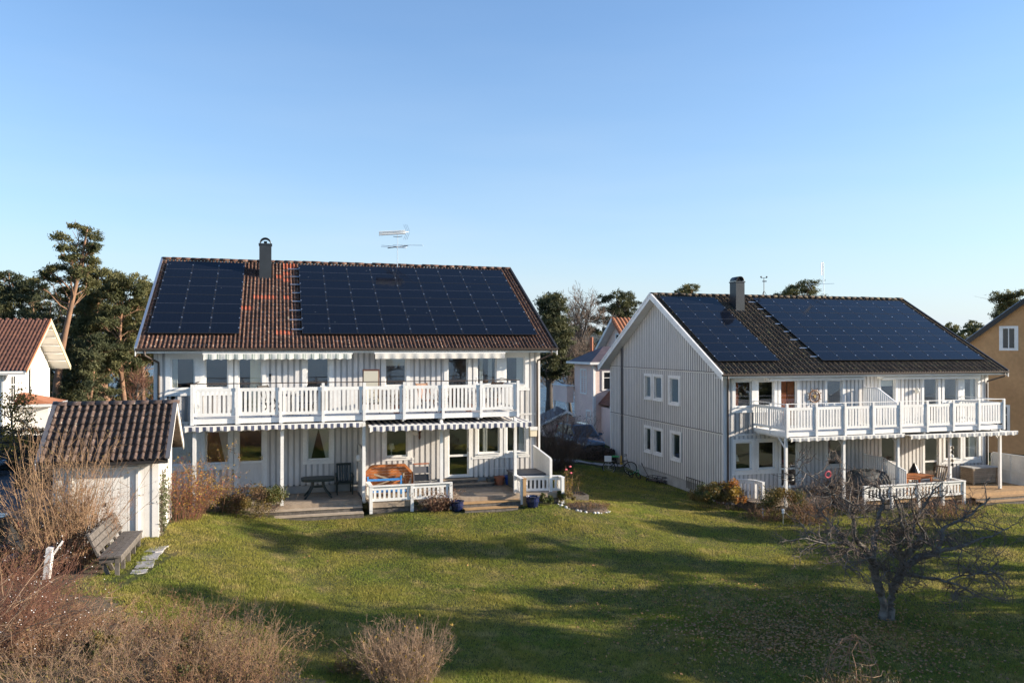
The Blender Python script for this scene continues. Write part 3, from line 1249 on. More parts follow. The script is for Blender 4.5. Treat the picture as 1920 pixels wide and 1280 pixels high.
    vs = []
    for x, s in ((0, 1.06), (.40, .94)):
        for i in range(n):
            a = PI * (-.08 + 1.16 * i / (n - 1))
            vs.append((x, -.14 * s * math.cos(a), .09 * s * math.sin(a)))
    rm.add(vs, [(i, i + 1, n + i + 1, n + i) for i in range(n - 1)] + [tuple(range(n)), tuple(range(2 * n - 1, n - 1, -1))])
    rme = rm.mesh('ridge_tile', tile_mat, True)
    for k in range(40):
        mk('ridge_tile', rme, roof, (XR0 + k * .3925, HALF, zr(HALF) - .01 + r.normal(0, .006)), (0, 0, r.normal(0, .02)))
    # verge: white bargeboard and a dark cap, both gables
    for xx, s in ((XR0, -1), (XR1, 1)):
        for side in (0, 1):
            f = (lambda y: y) if side == 0 else (lambda y: DEP - y)
            a, b = sorted((xx, xx + s * .03))
            mb = MB()
            mb.prism([(f(-.72), zr(-.72) - .03), (f(HALF), zr(HALF) - .03), (f(HALF), zr(HALF) - .27), (f(-.72), zr(-.72) - .25)], a, b, 'x')
            mb.build('bargeboard', 'white_paint', H)
            mb = MB()
            a, b = sorted((xx - s * .035, xx + s * .05))
            mb.prism([(f(-.73), zr(-.73) + .075), (f(HALF), zr(HALF) + .075), (f(HALF), zr(HALF) - .028), (f(-.73), zr(-.73) - .028)], a, b, 'x')
            mb.build('verge_cap', 'alu' if (s < 0 and not gable_cladding) else ('white_paint' if s < 0 else 'dark_metal'), H)
    bpart('fascia_board', H, 'white_paint', XR0 + .01, XR1 - .01, -.632, -.602, 5.0, 5.155)
    sf = MB().box(XR0 + .01, XR1 - .01, -.60, -.03, 4.995, 5.02)
    sf.build('soffit', 'white_paint', H)
    # gutter and two downspouts
    gt = MB()
    prof = [(-.635, 5.175), (-.77, 5.175), (-.765, 5.12), (-.73, 5.085), (-.68, 5.085), (-.645, 5.11)]
    gt.prism(prof, XR0 - .02, XR1 + .02, 'x')
    gt.build('gutter', 'brown_metal', H)
    for xx, s in ((.16, -1), (LEN - .12, 1)):
        xg = -.22 if s < 0 else LEN + .28
        MB().tube([(xg, -.70, 5.09), (xg, -.70, 4.93), (xx, -.09, 4.66), (xx, -.075, 4.5), (xx, -.075, -.2)], .04, 8).build('downspout', 'brown_metal', H, True)
    # solar panels
    for grp, xa, nc in ((0, -.23, 3), (1, 5.19, 9)):
        for c in range(nc):
            for k in range(4):
                sl = (.13 + .6) / ca + k * 1.609
                x = xa + c * 1.049
                yy = -.6 + sl * ca - sa * .09
                zz = 5.22 + sl * sa + ca * .09
                p = mk('solar_panel', SP[0], H, (x, yy, zz), (S_ANG, 0, 0))
                mk('cells', SP[1], p)
                mk('seam', SP[2], p)
    cl = MB()
    for xa, nc in ((-.23, 3), (5.19, 9)):
        for c in range(nc + 1):
            for k in range(4):
                for q in (.25, .75):
                    sl = (.73) / ca + (k + q) * 1.609
                    x = xa + c * 1.049 - .008 + (.03 if c == 0 else 0) - (.03 if c == nc else 0)
                    P = Vector((x, -.6 + sl * ca, 5.22 + sl * sa)) + Vector((0, -sa, ca)) * .128
                    cl.bar(P - Vector((0, ca, sa)) * .028, P + Vector((0, ca, sa)) * .028, .05, .022, up=(0, -sa, ca))
    tag(cl.build('clamp', 'alu', H), kind='stuff')
    for k in range(4):
        for q in (.25, .75):
            sl = .73 / ca + (k + q) * 1.609
            mb = MB()
            y, z = -.6 + sl * ca - sa * .065, 5.22 + sl * sa + ca * .065
            mb.bar((4.80 + .07 * ((k * 2 + q * 4) % 3 - 1), y, z), (5.22, y, z), .05, .04, up=(0, -sa, ca))
            mb.build('mounting_rail', 'alu', H)
    # chimney
    cx0, cx1 = 3.53, 4.03
    cm = MB()
    cm.box(cx0, cx1, 4.62, 5.2, 7.6, 9.62)
    cm.box(cx0 - .03, cx1 + .03, 4.59, 5.23, 9.62, 9.68)
    cm.box(cx0 - .1, cx1 + .22, 4.45, 5.30, 7.9, 8.02)
    ch = cm.build('chimney', 'chimney_metal', H)
    hood = MB()
    n = 12
    vs = []
    for yy in (4.60, 5.22):
        for k in range(n + 1):
            a = PI * k / n
            for R in (.235, .205):
                vs.append(((cx0 + cx1) / 2 - R * math.cos(a), yy, 9.70 + R * 1.0 * math.sin(a)))
    q = 2 * (n + 1)
    fs = []
    for k in range(n):
        b = 2 * k
        fs += [(b, b + 2, q + b + 2, q + b), (b + 1, q + b + 1, q + b + 3, b + 3), (b, b + 1, b + 3, b + 2), (q + b, q + b + 2, q + b + 3, q + b + 1)]
    hood.add(vs, fs)
    hood.build('chimney_hood', 'chimney_metal', ch, True)
    MB().tube([((cx0 + cx1) / 2, 4.9, 9.66), ((cx0 + cx1) / 2, 4.9, 9.80)], .07, 10).build('flue', 'dark_metal', ch)
    return H


UP = [(.60, 1.33), (1.77, 2.49), (5.39, 6.13), (8.37, 9.10), (12.07, 12.79), (13.28, 14.00)]
OPS_F = [(a, b, 3.745, 4.775) for a, b in UP]
OPS_F += [(2.93, 3.68, 2.80, 4.79), (10.86, 11.59, 2.80, 4.79)]        # balcony doors
LOW = [(.61, 1.32), (1.78, 2.52), (5.42, 6.17), (8.40, 9.15), (12.12, 12.92), (13.32, 14.04)]
OPS_F += [(a, b, .97, 2.08) for a, b in LOW]
OPS_F += [(2.94, 3.71, .10, 2.10), (10.90, 11.63, .10, 2.08)]          # patio doors
OPS_G = [(5.83, 6.65, 3.68, 4.80), (7.05, 7.73, 3.68, 4.80), (4.02, 4.94, 3.58, 4.80),
         (5.84, 6.66, .88, 2.06), (7.05, 7.74, .88, 2.06), (3.90, 4.75, .86, 2.08)]
A_LOC = (-12.951, 28.8, 1.13)
B_LOC = (9.313, 35.0, 0.0)


def gwindow(house, o):
    """Window in the left gable (faces -x): frame around the opening o = y0,y1,z0,z1."""
    y0, y1, z0, z1 = o
    f = MB()
    c, s = .13, .05
    for a, b, d, e in ((y0 - c, y0, z0 - c, z1 + c), (y1, y1 + c, z0 - c, z1 + c), (y0, y1, z1, z1 + c), (y0, y1, z0 - c, z0)):
        f.box(-.06, .01, a, b, d, e)
    for a, b, d, e in ((y0, y0 + s, z0, z1), (y1 - s, y1, z0, z1), (y0 + s, y1 - s, z1 - s, z1), (y0 + s, y1 - s, z0, z0 + s)):
        f.box(.012, .07, a, b, d, e)
    o_ = f.build('window', 'white_paint', house)
    MB().box(.035, .045, y0 + s, y1 - s, z0 + s, z1 - s).build('pane', 'glass', o_)
    MB().box(-.095, -.0605, y0 - .06, y1 + .06, z0 - c - .0, z0 - c + .03).build('sill', 'white_paint', o_)
    MB().box(.12, .13, y0 + s, y0 + s + (y1 - y0) * .25, z0 + s, z1 - s).build('curtain', 'curtain_white', o_)
    return o_


HA = build_house(A_LOC, 'pale grey house with orange replacement tiles in the strip between its solar panels', 'grey two-storey row houses with solar roofs',
                 'tile_brown', False, OPS_F, [], 11,
                 orange=[(4.72, 5.75, .3, .35), (4.75, 5.1, .16, .2), (3.9, 3.0, .46, .15), (3.2, 2.2, .3, .15), (4.62, 3.0, .16, .15), (4.62, .42, .3, .15), (4.7, 4.5, .2, .15), (4.3, 4.75, .16, .15)])
HB = build_house(B_LOC, "pale grey house farther back with shaded window gable and a ship's wheel on its balcony", 'grey two-storey row houses with solar roofs',
                 'tile_dark', True, OPS_F, OPS_G, 12)
# windows and doors of the nearer house
CW = 'curtain_white'
window(HA, OPS_F[0], cas=.16, curtain=(CW, [(0, .25, 0)]))
window(HA, OPS_F[1], cas=.16)
window(HA, OPS_F[2], cas=.15)
window(HA, OPS_F[3], cas=.15, blind=.3)
window(HA, OPS_F[4], cas=.15, curtain=(CW, [(.12, .3, 0), (.62, .85, 0)]))
window(HA, OPS_F[5], cas=.15, curtain=(CW, [(.62, 1, 0)]))
window(HA, OPS_F[6], cas=.12, door=True, sill=False, curtain=('cream_cloth', [(.5, 1, 0)]), handle=True, cas_b=0)
window(HA, OPS_F[7], cas=.14, door=True, sill=False, handle=True, cas_b=0)
window(HA, OPS_F[8], cas=.14, curtain=(CW, [(0, .98, 0)]))
window(HA, OPS_F[9], cas=.14, curtain=(CW, [(.55, 1, -2)]))
window(HA, OPS_F[10], cas=.15, curtain=(CW, [(0, .5, 2), (.5, 1, -2)]))
window(HA, OPS_F[11], cas=.14)
window(HA, OPS_F[12], cas=.12, curtain=(CW, [(.22, .45, 0)]))
window(HA, OPS_F[13], cas=.12, curtain=(CW, [(.7, 1, 0)]))
window(HA, OPS_F[14], cas=.14, door=True, sill=False, lower=.93, handle=True, cas_b=.05)
window(HA, OPS_F[15], cas=.16, door=True, sill=False, lower=.86, handle=True, cas_b=.05, dark=True)
# farther house
window(HB, OPS_F[0], cas=.15, curtain=('curtain_orange', [(0, .25, 0)]))
window(HB, OPS_F[1], cas=.15)
window(HB, OPS_F[2], cas=.12)
window(HB, OPS_F[3], cas=.12, blind=.28)
window(HB, OPS_F[4], cas=.14)
window(HB, OPS_F[5], cas=.14, curtain=(CW, [(.6, .9, 0)]))
window(HB, OPS_F[6], cas=.13, door=True, sill=False, curtain=('curtain_orange', [(0, .45, 0), (.5, 1, 0)]), cas_b=0, handle=True)
window(HB, OPS_F[7], cas=.13, door=True, sill=False, cas_b=0, handle=True)
for k in range(8, 14):
    window(HB, OPS_F[k], cas=.13, curtain=(CW, [(.4, .95, 0)]) if k == 13 else None)
window(HB, OPS_F[14], cas=.14, door=True, sill=False, lower=.86, cas_b=.05, dark=True, handle=True)
window(HB, OPS_F[15], cas=.14, door=True, sill=False, lower=.86, cas_b=.05, dark=True, handle=True)
for o in OPS_G:
    gwindow(HB, o)
balcony(HA, 'brown_metal', (1.51, 13.03))
balcony(HB, 'white_paint', (1.51, 13.03))
# white boards of the bay-like window groups on both fronts
for Hh in (HA, HB):
    for (a, b) in ((.36, 2.80), (11.8, 14.25)):
        bpart('trim_board', Hh, 'white_paint', a, b, -.064, -.0532, 4.965, 5.06)
        bpart('trim_board', Hh, 'white_paint', a, b, -.064, -.0532, 3.44, 3.53)
        bpart('trim_board', Hh, 'white_paint', a, b, -.064, -.0532, .70, .78)
    for (a, b) in ((1.52, 1.58), (12.98, 13.09)):
        bpart('trim_board', Hh, 'white_paint', a, b, -.050, -.0365, 3.535, 4.96)
        bpart('trim_board', Hh, 'white_paint', a, b, -.050, -.0365, .785, 2.2)
# vertical conduits and a basement vent grille on the shaded gable
for yy in (10.55, 10.72):
    MB().tube([(-.06, yy, -.2), (-.06, yy, 7.0)], .032, 6).build('conduit', 'grey_plastic', HB)
gr = MB()
for k in range(7):
    gr.box(-.05, -.03, 2.0 + k * .2, 2.04 + k * .2, -.38, .12)
gr.box(-.052, -.03, 1.95, 3.3, .12, .15)
gr.build('basement_grille', 'dark_metal', HB)
# ------------------------------------------------------------------ vegetation builders
def grow(P0, D0, Ln, K, r, wob=.25, grav=0.0):
    """Polylines from P0 (N,3) in direction D0 with length Ln (N,), wobbling."""
    N = len(P0)
    P = np.empty((N, K, 3))
    P[:, 0] = P0
    D = nrm(D0)
    st = (Ln / (K - 1))[:, None]
    for k in range(1, K):
        D = nrm(D + r.normal(size=(N, 3)) * wob + np.array([0, 0, grav]))
        P[:, k] = P[:, k - 1] + D * st
    return P


def along(P, r, n_per, lo=.3, hi=1.0):
    """Random points on polylines with tangents."""
    N, K, _ = P.shape
    i = np.repeat(np.arange(N), n_per)
    t = r.uniform(lo, hi, len(i)) * (K - 1)
    k = np.minimum(t.astype(int), K - 2)
    f = (t - k)[:, None]
    Q = P[i, k] * (1 - f) + P[i, k + 1] * f
    T = nrm(P[i, k + 1] - P[i, k])
    return Q, T, i, t / (K - 1)


def bush_stems(r, n, h, rad, base, lean=.5, wob=.18, sub=4, sublen=.35, r0=.007, sub2=0, grav=0.0, K=7, lean_dir=(0, 0)):
    a = r.uniform(0, 2 * PI, n)
    q = np.sqrt(r.uniform(0, 1, n))
    P0 = np.stack([np.cos(a) * q * rad * base, np.sin(a) * q * rad * base, np.full(n, -.06)], -1)
    D = np.stack([np.cos(a) * q * lean + r.normal(0, .12, n) + lean_dir[0], np.sin(a) * q * lean + r.normal(0, .12, n) + lean_dir[1], np.ones(n)], -1)
    Ln = h * r.uniform(.42, 1.12, n) * np.sqrt(1 + (lean * q) ** 2)
    P = grow(P0, D, Ln, K, r, wob, grav)
    R = r0 * r.uniform(.7, 1.3, (n, 1)) * np.linspace(1, .35, K)[None]
    parts = [tubes(P, R)]
    tips = [P[:, -1], P[:, -2]]
    last = P
    if sub:
        Q, T, i, t = along(P, r, sub, .3, 1)
        D = nrm(T + r.normal(size=Q.shape) * .55)
        S = grow(Q, D, sublen * h * r.uniform(.4, 1, len(Q)), 5, r, wob * 1.2)
        parts.append(tubes(S, r0 * .5 * np.linspace(1, .4, 5)[None] * np.ones((len(Q), 1))))
        tips += [S[:, -1], S[:, -2], S[:, -3]]
        last = S
    if sub2:
        Q, T, i, t = along(last, r, sub2, .3, 1)
        D = nrm(T + r.normal(size=Q.shape) * .7)
        S = grow(Q, D, sublen * .4 * h * r.uniform(.4, 1, len(Q)), 3, r, wob)
        parts.append(tubes(S, r0 * .35 * np.linspace(1, .5, 3)[None] * np.ones((len(Q), 1))))
        tips += [S[:, -1]]
    return cat_mesh(parts), np.concatenate(tips)


def twig_shrub(name, label, cat, x, y, h, rad, n, mat, seed, lean=.5, base=.5, sub=4, sub2=2, sublen=.3, r0=.007, wob=.16,
               leaf=None, nleaf=0, lsize=.05, berry=None, nberry=0, bsize=.03, grav=0.0, z=None, stretch=(1, 1), group=None, lean_dir=(0, 0)):
    r = np.random.default_rng(seed)
    z = gz(x, y) if z is None else z
    t = thing(name, label, cat, (x, y, z), 0, group)
    (V, F), tips = bush_stems(r, n, h, rad, base, lean, wob, sub, sublen, r0, sub2, grav, lean_dir=lean_dir)
    sc = np.array([stretch[0], stretch[1], 1.0])
    mk('branches', npmesh('branches', V * sc, F, mat), t)
    tips = tips * sc
    if leaf:
        ms = leaf if isinstance(leaf, (list, tuple)) else [leaf]
        for mname in ms:
            k = r.integers(0, len(tips), nleaf // len(ms))
            C = tips[k] + r.normal(0, .04, (len(k), 3))
            C[:, 2] = np.maximum(C[:, 2], .03)
            LV, LF = leaves(C, lsize, r)
            mk('foliage', npmesh('foliage', LV, LF, mname), t)
    if berry:
        k = r.integers(0, len(tips), nberry)
        C = tips[k] + r.normal(0, .02, (nberry, 3))
        o = np.array([[1, 0, 0], [0, 1, 0], [-1, 0, 0], [0, -1, 0], [0, 0, 1], [0, 0, -1]]) * bsize * .5
        BV = (C[:, None] + o[None] * r.uniform(.6, 1.2, (nberry, 1, 1))).reshape(-1, 3)
        f = np.array([[0, 1, 4], [1, 2, 4], [2, 3, 4], [3, 0, 4], [1, 0, 5], [2, 1, 5], [3, 2, 5], [0, 3, 5]])
        BF = (f[None] + (np.arange(nberry) * 6)[:, None, None]).reshape(-1, 3)
        tag(mk('berries', npmesh('berries', BV, BF, berry), t), kind='stuff')
    return t


def leafy_shrub(name, label, cat, x, y, h, rx, ry, mats, n, seed, lsize=.07, twig='twig_dark', z=None, clumps=26, group=None):
    """Stems plus leaf clumps spread unevenly through the crown."""
    r = np.random.default_rng(seed)
    z = gz(x, y) if z is None else z
    t = thing(name, label, cat, (x, y, z), 0, group)
    (V, F), _ = bush_stems(r, 40, h * .95, 1.0, .45, .8, .2, 4, .35, .008, 1)
    mk('branches', npmesh('branches', V * np.array([rx, ry, 1]), F, twig), t)
    a = r.uniform(0, 2 * PI, clumps)
    el = np.arcsin(r.uniform(-.25, 1, clumps))
    q = r.uniform(.55, .95, clumps)
    C = np.stack([np.cos(a) * np.cos(el) * q * rx, np.sin(a) * np.cos(el) * q * ry, h * .42 + np.sin(el) * q * h * .55], -1)
    cr = r.uniform(.16, .32, clumps) * (rx + ry + h) / 3 * 1.25
    own = r.integers(0, len(mats), clumps)
    for j, mname in enumerate(mats):
        cs = np.where(own == j)[0]
        if not len(cs):
            continue
        m_ = n // len(mats)
        k = r.choice(cs, m_)
        d = nrm(r.normal(size=(m_, 3))) * (r.uniform(.1, 1, (m_, 1)) ** .5)
        P = C[k] + d * cr[k][:, None] * np.array([1, 1, .9])
        P[:, 2] = np.maximum(P[:, 2], .02)
        LV, LF = leaves(P, lsize, r)
        mk('foliage', npmesh('foliage', LV, LF, mname), t)
    return t


def scots_pine(label, x, y, h, clumps, seed, mat='needle', lean=(0, 0), trunk_r=.22, density=300, bark='pine_bark', group='pines by the water', ts=.30, limb_from=.45):
    """Trunk, limbs to each flattened needle clump.  clumps: (dx, dy, z fraction, rx, rz)."""
    r = np.random.default_rng(seed)
    z0 = gz(x, y)
    t = thing('pine_tree', label, 'pine tree', (x, y, z0), 0, group)
    K = 9
    s = np.linspace(0, 1, K)
    T = np.stack([lean[0] * s ** 1.4 + .25 * np.sin(s * 5 + seed), lean[1] * s ** 1.4 + .2 * np.sin(s * 4 + seed * 2), s * h * .97], -1)
    T[0] = (T[0][0], T[0][1], -.3)
    parts = [tubes(T[None], (trunk_r * (1 - .82 * s))[None], 8)]
    LP, LR = [], []
    for (dx, dy, fz, rx, rz) in clumps:
        zc = fz * h
        ft = max(.12, min(.97, (fz - .10 - .12 * abs(dx) / 4) / .97))
        b = np.array([np.interp(ft, s, T[:, 0]), np.interp(ft, s, T[:, 1]), ft * h * .97])
        e = np.array([dx, dy, zc - rz * .3])
        mid1 = b + (e - b) * .4 + np.array([0, 0, -.05 * h * r.uniform(0, .5)]) + r.normal(0, .15, 3)
        mid2 = b + (e - b) * .75 + r.normal(0, .15, 3)
        LP.append(np.stack([b, mid1, mid2, e]))
        q = trunk_r * .32 * (1 - .5 * fz)
        LR.append([q, q * .75, q * .5, q * .25])
        for _ in range(3):
            e2 = e + r.normal(size=3) * np.array([rx * .6, rx * .6, rz * .6])
            LP.append(np.stack([mid2, mid2 + (e2 - mid2) * .35, mid2 + (e2 - mid2) * .7, e2]))
            LR.append([q * .45, q * .35, q * .28, q * .15])
    parts.append(tubes(np.array(LP), np.array(LR), 4))
    V, F = cat_mesh(parts)
    mk('trunk', npmesh('trunk', V, F, bark, True), t)
    LVs, LFs, o = [], [], 0
    for (dx, dy, fz, rx, rz) in clumps:
        # each clump is a cluster of smaller tufts
        nt = max(7, int(8 * rx * rx))
        c = np.array([dx, dy, fz * h]) + nrm(r.normal(size=(nt, 3))) * (r.uniform(.1, 1, (nt, 1)) ** .45) * np.array([rx, rx, rz])
        m_ = max(30, int(1.9 * density * rx * (rz + .4)))
        k = r.integers(0, nt, m_)
        P = c[k] + r.normal(size=(m_, 3)) * np.array([.22, .22, .13]) * (.5 + .35 * rx)
        lv, lf = leaves(P, ts, r, .6, .24)
        LVs.append(lv)
        LFs.append(lf + o)
        o += len(lv)
    mk('crown', npmesh('crown', np.concatenate(LVs), np.concatenate(LFs), mat), t)
    return t


def rand_clumps(r, n, w, f0, f1, top_w=.5, rx=(.8, 1.5), rz=(.35, .7), depth=None):
    out = []
    for k in range(n):
        f = f0 + (f1 - f0) * (k + r.uniform(0, 1)) / n
        u = (f - f0) / (f1 - f0)
        ww = w * (1 - (1 - top_w) * u) * (.55 + .45 * math.sin(PI * min(1, u * 1.15 + .15)))
        a = r.uniform(0, 2 * PI)
        d = ww * math.sqrt(r.uniform(.1, 1))
        out.append((math.cos(a) * d, math.sin(a) * d * (depth or 1), f, r.uniform(*rx), r.uniform(*rz)))
    return out


def bare_tree(name, label, cat, x, y, h, seed, mat='dark_bark', tmat='birch_twig', spread=.55, levels=4, r0=.16, first=.3, lean=(0, 0), nb=(7, 5, 5, 4), lf=(.5, .5, .5, .5), up=.25,
              leaf=None, nleaf=0, lsize=.08, group=None, rt=.012):
    r = np.random.default_rng(seed)
    t = thing(name, label, cat, (x, y, gz(x, y)), 0, group)
    K = 8
    P = grow(np.array([[0, 0, -.2]]), np.array([[lean[0], lean[1], 1.0]]), np.array([h * .9]), K, r, .10, .05)
    V = [tubes(P, (r0 * np.linspace(1, .15, K))[None], 8)]
    tw = []
    cur, ln, rr = P, h * .9, r0 * .5
    tips = []
    for lv in range(levels):
        Q, T, i, tt = along(cur, r, nb[lv], first if lv == 0 else .2, 1)
        D = nrm(T * .6 + r.normal(size=Q.shape) * spread + np.array([0, 0, up]))
        l = ln * lf[lv] * r.uniform(.5, 1.1, len(Q)) * (1.15 - .7 * tt if lv == 0 else 1)
        KK = 6 if lv < 2 else 4
        S = grow(Q, D, l, KK, r, .2, .06)
        R = np.maximum(rr * np.linspace(1, .3, KK)[None] * r.uniform(.6, 1.1, (len(Q), 1)), rt * (.9 if lv < 2 else .6))
        (V if lv < 2 else tw).append(tubes(S, R, 5 if lv < 1 else (4 if lv < 2 else 3)))
        tips = S[:, -1]
        cur, ln, rr = S, ln * lf[lv], rr * .45
    v, f = cat_mesh(V)
    mk('trunk', npmesh('trunk', v, f, mat, True), t)
    if tw:
        v, f = cat_mesh(tw)
        mk('twigs', npmesh('twigs', v, f, tmat), t)
    if leaf:
        k = r.integers(0, len(tips), nleaf)
        lv, lf_ = leaves(tips[k] + r.normal(0, .12, (nleaf, 3)), lsize, r)
        mk('crown', npmesh('crown', lv, lf_, leaf), t)
    return t


def W(u, v, Y):
    """Where a sight line through the photograph meets depth Y: used only to read off positions."""
    return ((u - 960) / 1492 * Y, Y, H_CAM - (v - 648) / 1492 * Y)


# ---- pines, left
R0 = np.random.default_rng(21)


def pine_from(label, u, Y, top_v, width_px, f0, n, seed, mat='needle', **kw):
    x = (u - 960) / 1492 * Y
    ztop = H_CAM - (top_v - 648) / 1492 * Y
    h = ztop - gz(x, Y)
    r = np.random.default_rng(seed + 100)
    w = width_px / 2 / 1492 * Y
    cl = kw.pop('clumps', None) or rand_clumps(r, n, w, f0, .97, kw.pop('top_w', .5), kw.pop('rx', (.7, 1.35)), kw.pop('rz', (.28, .6)))
    return scots_pine(label, x, Y, h, cl, seed, mat, **kw)


def tall_pine():
    Y = 58
    x = (104 - 960) / 1492 * Y
    z0 = gz(x, Y)
    h = H_CAM - (418 - 648) / 1492 * Y - z0

    def c(u, v, rpx, rzpx, dy=0):
        return ((u - 960) / 1492 * Y - x, dy, (H_CAM - (v - 648) / 1492 * Y - z0) / h, rpx / 1492 * Y, rzpx / 1492 * Y)
    cl = [c(148, 428, 18, 9), c(160, 440, 24, 10, .5), c(125, 447, 19, 8, -.6), c(150, 462, 26, 9, .8), c(176, 462, 15, 9), c(128, 468, 20, 9, -.8), c(120, 482, 16, 9, 1),
          c(172, 466, 10, 7), c(142, 485, 20, 9, -.5), c(160, 482, 18, 9, .5), c(113, 500, 20, 8, .8), c(92, 506, 20, 9, -.3), c(78, 520, 16, 8, .4), c(98, 522, 20, 9, .8), c(140, 505, 22, 12, .7),
          c(155, 510, 20, 14, -1), c(130, 520, 18, 10, 1.2), c(85, 535, 18, 9, -1), c(105, 540, 18, 9, 1.5), c(150, 530, 22, 12, 1.4), c(95, 555, 16, 8, 1), c(125, 545, 16, 9, 1.6), c(160, 490, 14, 8, 1.2)]
    scots_pine('tallest pine, its orange trunk showing above the white house roof', x, Y, h, cl, 3, 'needle', lean=(2.1, 0), trunk_r=.34, density=520, ts=.28)


tall_pine()
pine_from('broad dark pine at the left edge behind the white house', 22, 64, 503, 130, .38, 34, 31, 'needle_dark', density=420, top_w=.75)
pine_from('pine with a thick round crown just right of the tallest pine', 190, 64, 498, 130, .34, 36, 32, 'needle', density=420, trunk_r=.26, top_w=.7)
pine_from('pine whose bare grey trunk stands right in front of the water', 232, 62, 515, 110, .42, 30, 33, 'needle', density=420, trunk_r=.24, top_w=.8)
pine_from('pine whose crown touches the roof edge of the grey house', 272, 66, 522, 100, .40, 30, 34, 'needle', density=400, top_w=.8)
pine_from('lower dark pine behind the trunk of the tallest pine', 140, 70, 540, 120, .2, 34, 35, 'needle_dark', density=400, top_w=.8)
pine_from('short young pine with foliage low down between the trunks', 172, 59, 622, 100, .12, 26, 36, 'needle_dark', density=360, top_w=.6, trunk_r=.15)
pine_from('low pine beside the white house gable', 150, 66, 590, 90, .12, 26, 37, 'needle_dark', density=380, top_w=.7, trunk_r=.15)
pine_from('pine with drooping lower boughs beside the grey house corner', 250, 72, 560, 90, .2, 26, 38, 'needle', density=360, top_w=.8)
pine_from('dark pine hidden low behind the porch roof', 95, 72, 560, 110, .15, 28, 39, 'needle_dark', density=360, top_w=.8)
pine_from('far dark pine behind the gap of the two bare grey trunks', 205, 78, 545, 120, .12, 34, 46, 'needle_dark', density=420, top_w=.85)
pine_from('far dark pine low behind the trunk nearest the grey house', 262, 80, 560, 110, .10, 32, 47, 'needle_dark', density=420, top_w=.85)
pine_from('far dark pine between the left edge pine and the tallest pine', 60, 78, 530, 110, .2, 30, 48, 'needle_dark', density=420, top_w=.8)
# ---- centre, right
pine_from('dark pine with a double trunk between the two grey houses', 1036, 66, 548, 78, .40, 40, 41, 'needle_dark', density=430, bark='dark_bark', top_w=.55, trunk_r=.36)
pine_from('spreading pine behind the pink house gable', 1155, 84, 543, 170, .30, 52, 42, 'needle_dark', density=420, bark='dark_bark', top_w=.8)
pine_from('pine top showing over the left end of the farther roof ridge', 1285, 92, 530, 130, .62, 26, 43, 'needle', density=420)
pine_from('wide pine top behind the aerial on the farther roof', 1498, 92, 523, 210, .60, 36, 44, 'needle', density=420, top_w=.5)
pine_from('pine with flat boughs rising behind the ochre house', 1905, 74, 540, 130, .55, 26, 45, 'needle', density=380, top_w=.6, rz=(.25, .5))
for k, (u, v, Y) in enumerate(((1770, 610, 150), (1788, 604, 158), (1805, 612, 150), (1822, 606, 162), (1838, 612, 150))):
    pine_from(('first', 'second', 'third', 'fourth', 'last')[k] + ' of the five small distant trees left of the ochre roof, counted from the left', u, Y, v, 26, .3, 14, 50 + k, 'needle', density=70, rx=(1.0, 1.8), rz=(.7, 1.3), ts=.9,
              group='distant trees by the ochre house')
bare_tree('bare_tree', 'tall bare birch with fine twigs behind the dark double-trunk pine', 'bare tree', (1072 - 960) / 1492 * 78, 78, 13.6, 61, spread=.42, r0=.2, first=.3, nb=(16, 7, 6, 4), lf=(.36, .5, .5, .5), up=.3, rt=.02)
bare_tree('bare_tree', 'spreading bare tree in front of the far shore, left of the pink house', 'bare tree', (1096 - 960) / 1492 * 74, 74, 9.0, 62, spread=.7, r0=.17, first=.25, nb=(14, 7, 6, 4), lf=(.42, .5, .5, .5), up=.15, lean=(-.1, 0), rt=.02)
bare_tree('bare_tree', 'grey bare tree rising behind the right end of the nearer roof', 'bare tree', (1022 - 960) / 1492 * 80, 80, 12.4, 63, spread=.5, r0=.17, first=.3, nb=(12, 7, 6, 4), lf=(.38, .5, .5, .5), up=.25, rt=.02)
bare_tree('bare_tree', 'low bare tree beside the left corner of the nearer house', 'bare tree', (264 - 960) / 1492 * 50, 50, 3.9, 64, tmat='twig_red', spread=.5, r0=.08, first=.1, nb=(12, 6, 5, 3), lf=(.6, .5, .5, .5), rt=.012)
bare_tree('garden_tree', 'small tree with a few yellow leaves in front of the white house', 'tree', (42 - 960) / 1492 * 37.5, 37.5, 3.4, 65, spread=.75, r0=.10, first=.25, nb=(9, 5, 4, 3), lf=(.55, .55, .5, .5), up=.2, leaf='leaf_yellow', nleaf=1500, lsize=.13, rt=.012)

# ---- trees off to the right whose shade falls over the lawn
r_ = np.random.default_rng(5)
for k, (x, y, h, w, lab) in enumerate(((23.5, 24.4, 10.9, 2.1, 'tallest of the pines that shade the lawn from the right'), (21.5, 28.6, 5.2, 1.3, 'shortest of the pines that shade the lawn'),
                                       (22, 17.2, 10.3, 1.6, 'pine nearest the camera among those shading the lawn'), (24, 20.6, 7.3, 1.6, 'middle pine of those shading the lawn'), (21, 18.7, 5.6, 1.4, 'low pine between the two nearest lawn pines'), (21.5, 15.9, 8.6, 1.1, 'slim pine, closest to the camera, right of the lawn'))):
    scots_pine(lab, x, y, h, rand_clumps(r_, 30, w, .22, .95, .7, (.7, 1.2), (.45, .8)), 70 + k, 'needle', density=260, trunk_r=.18, group='pines beside the lawn')


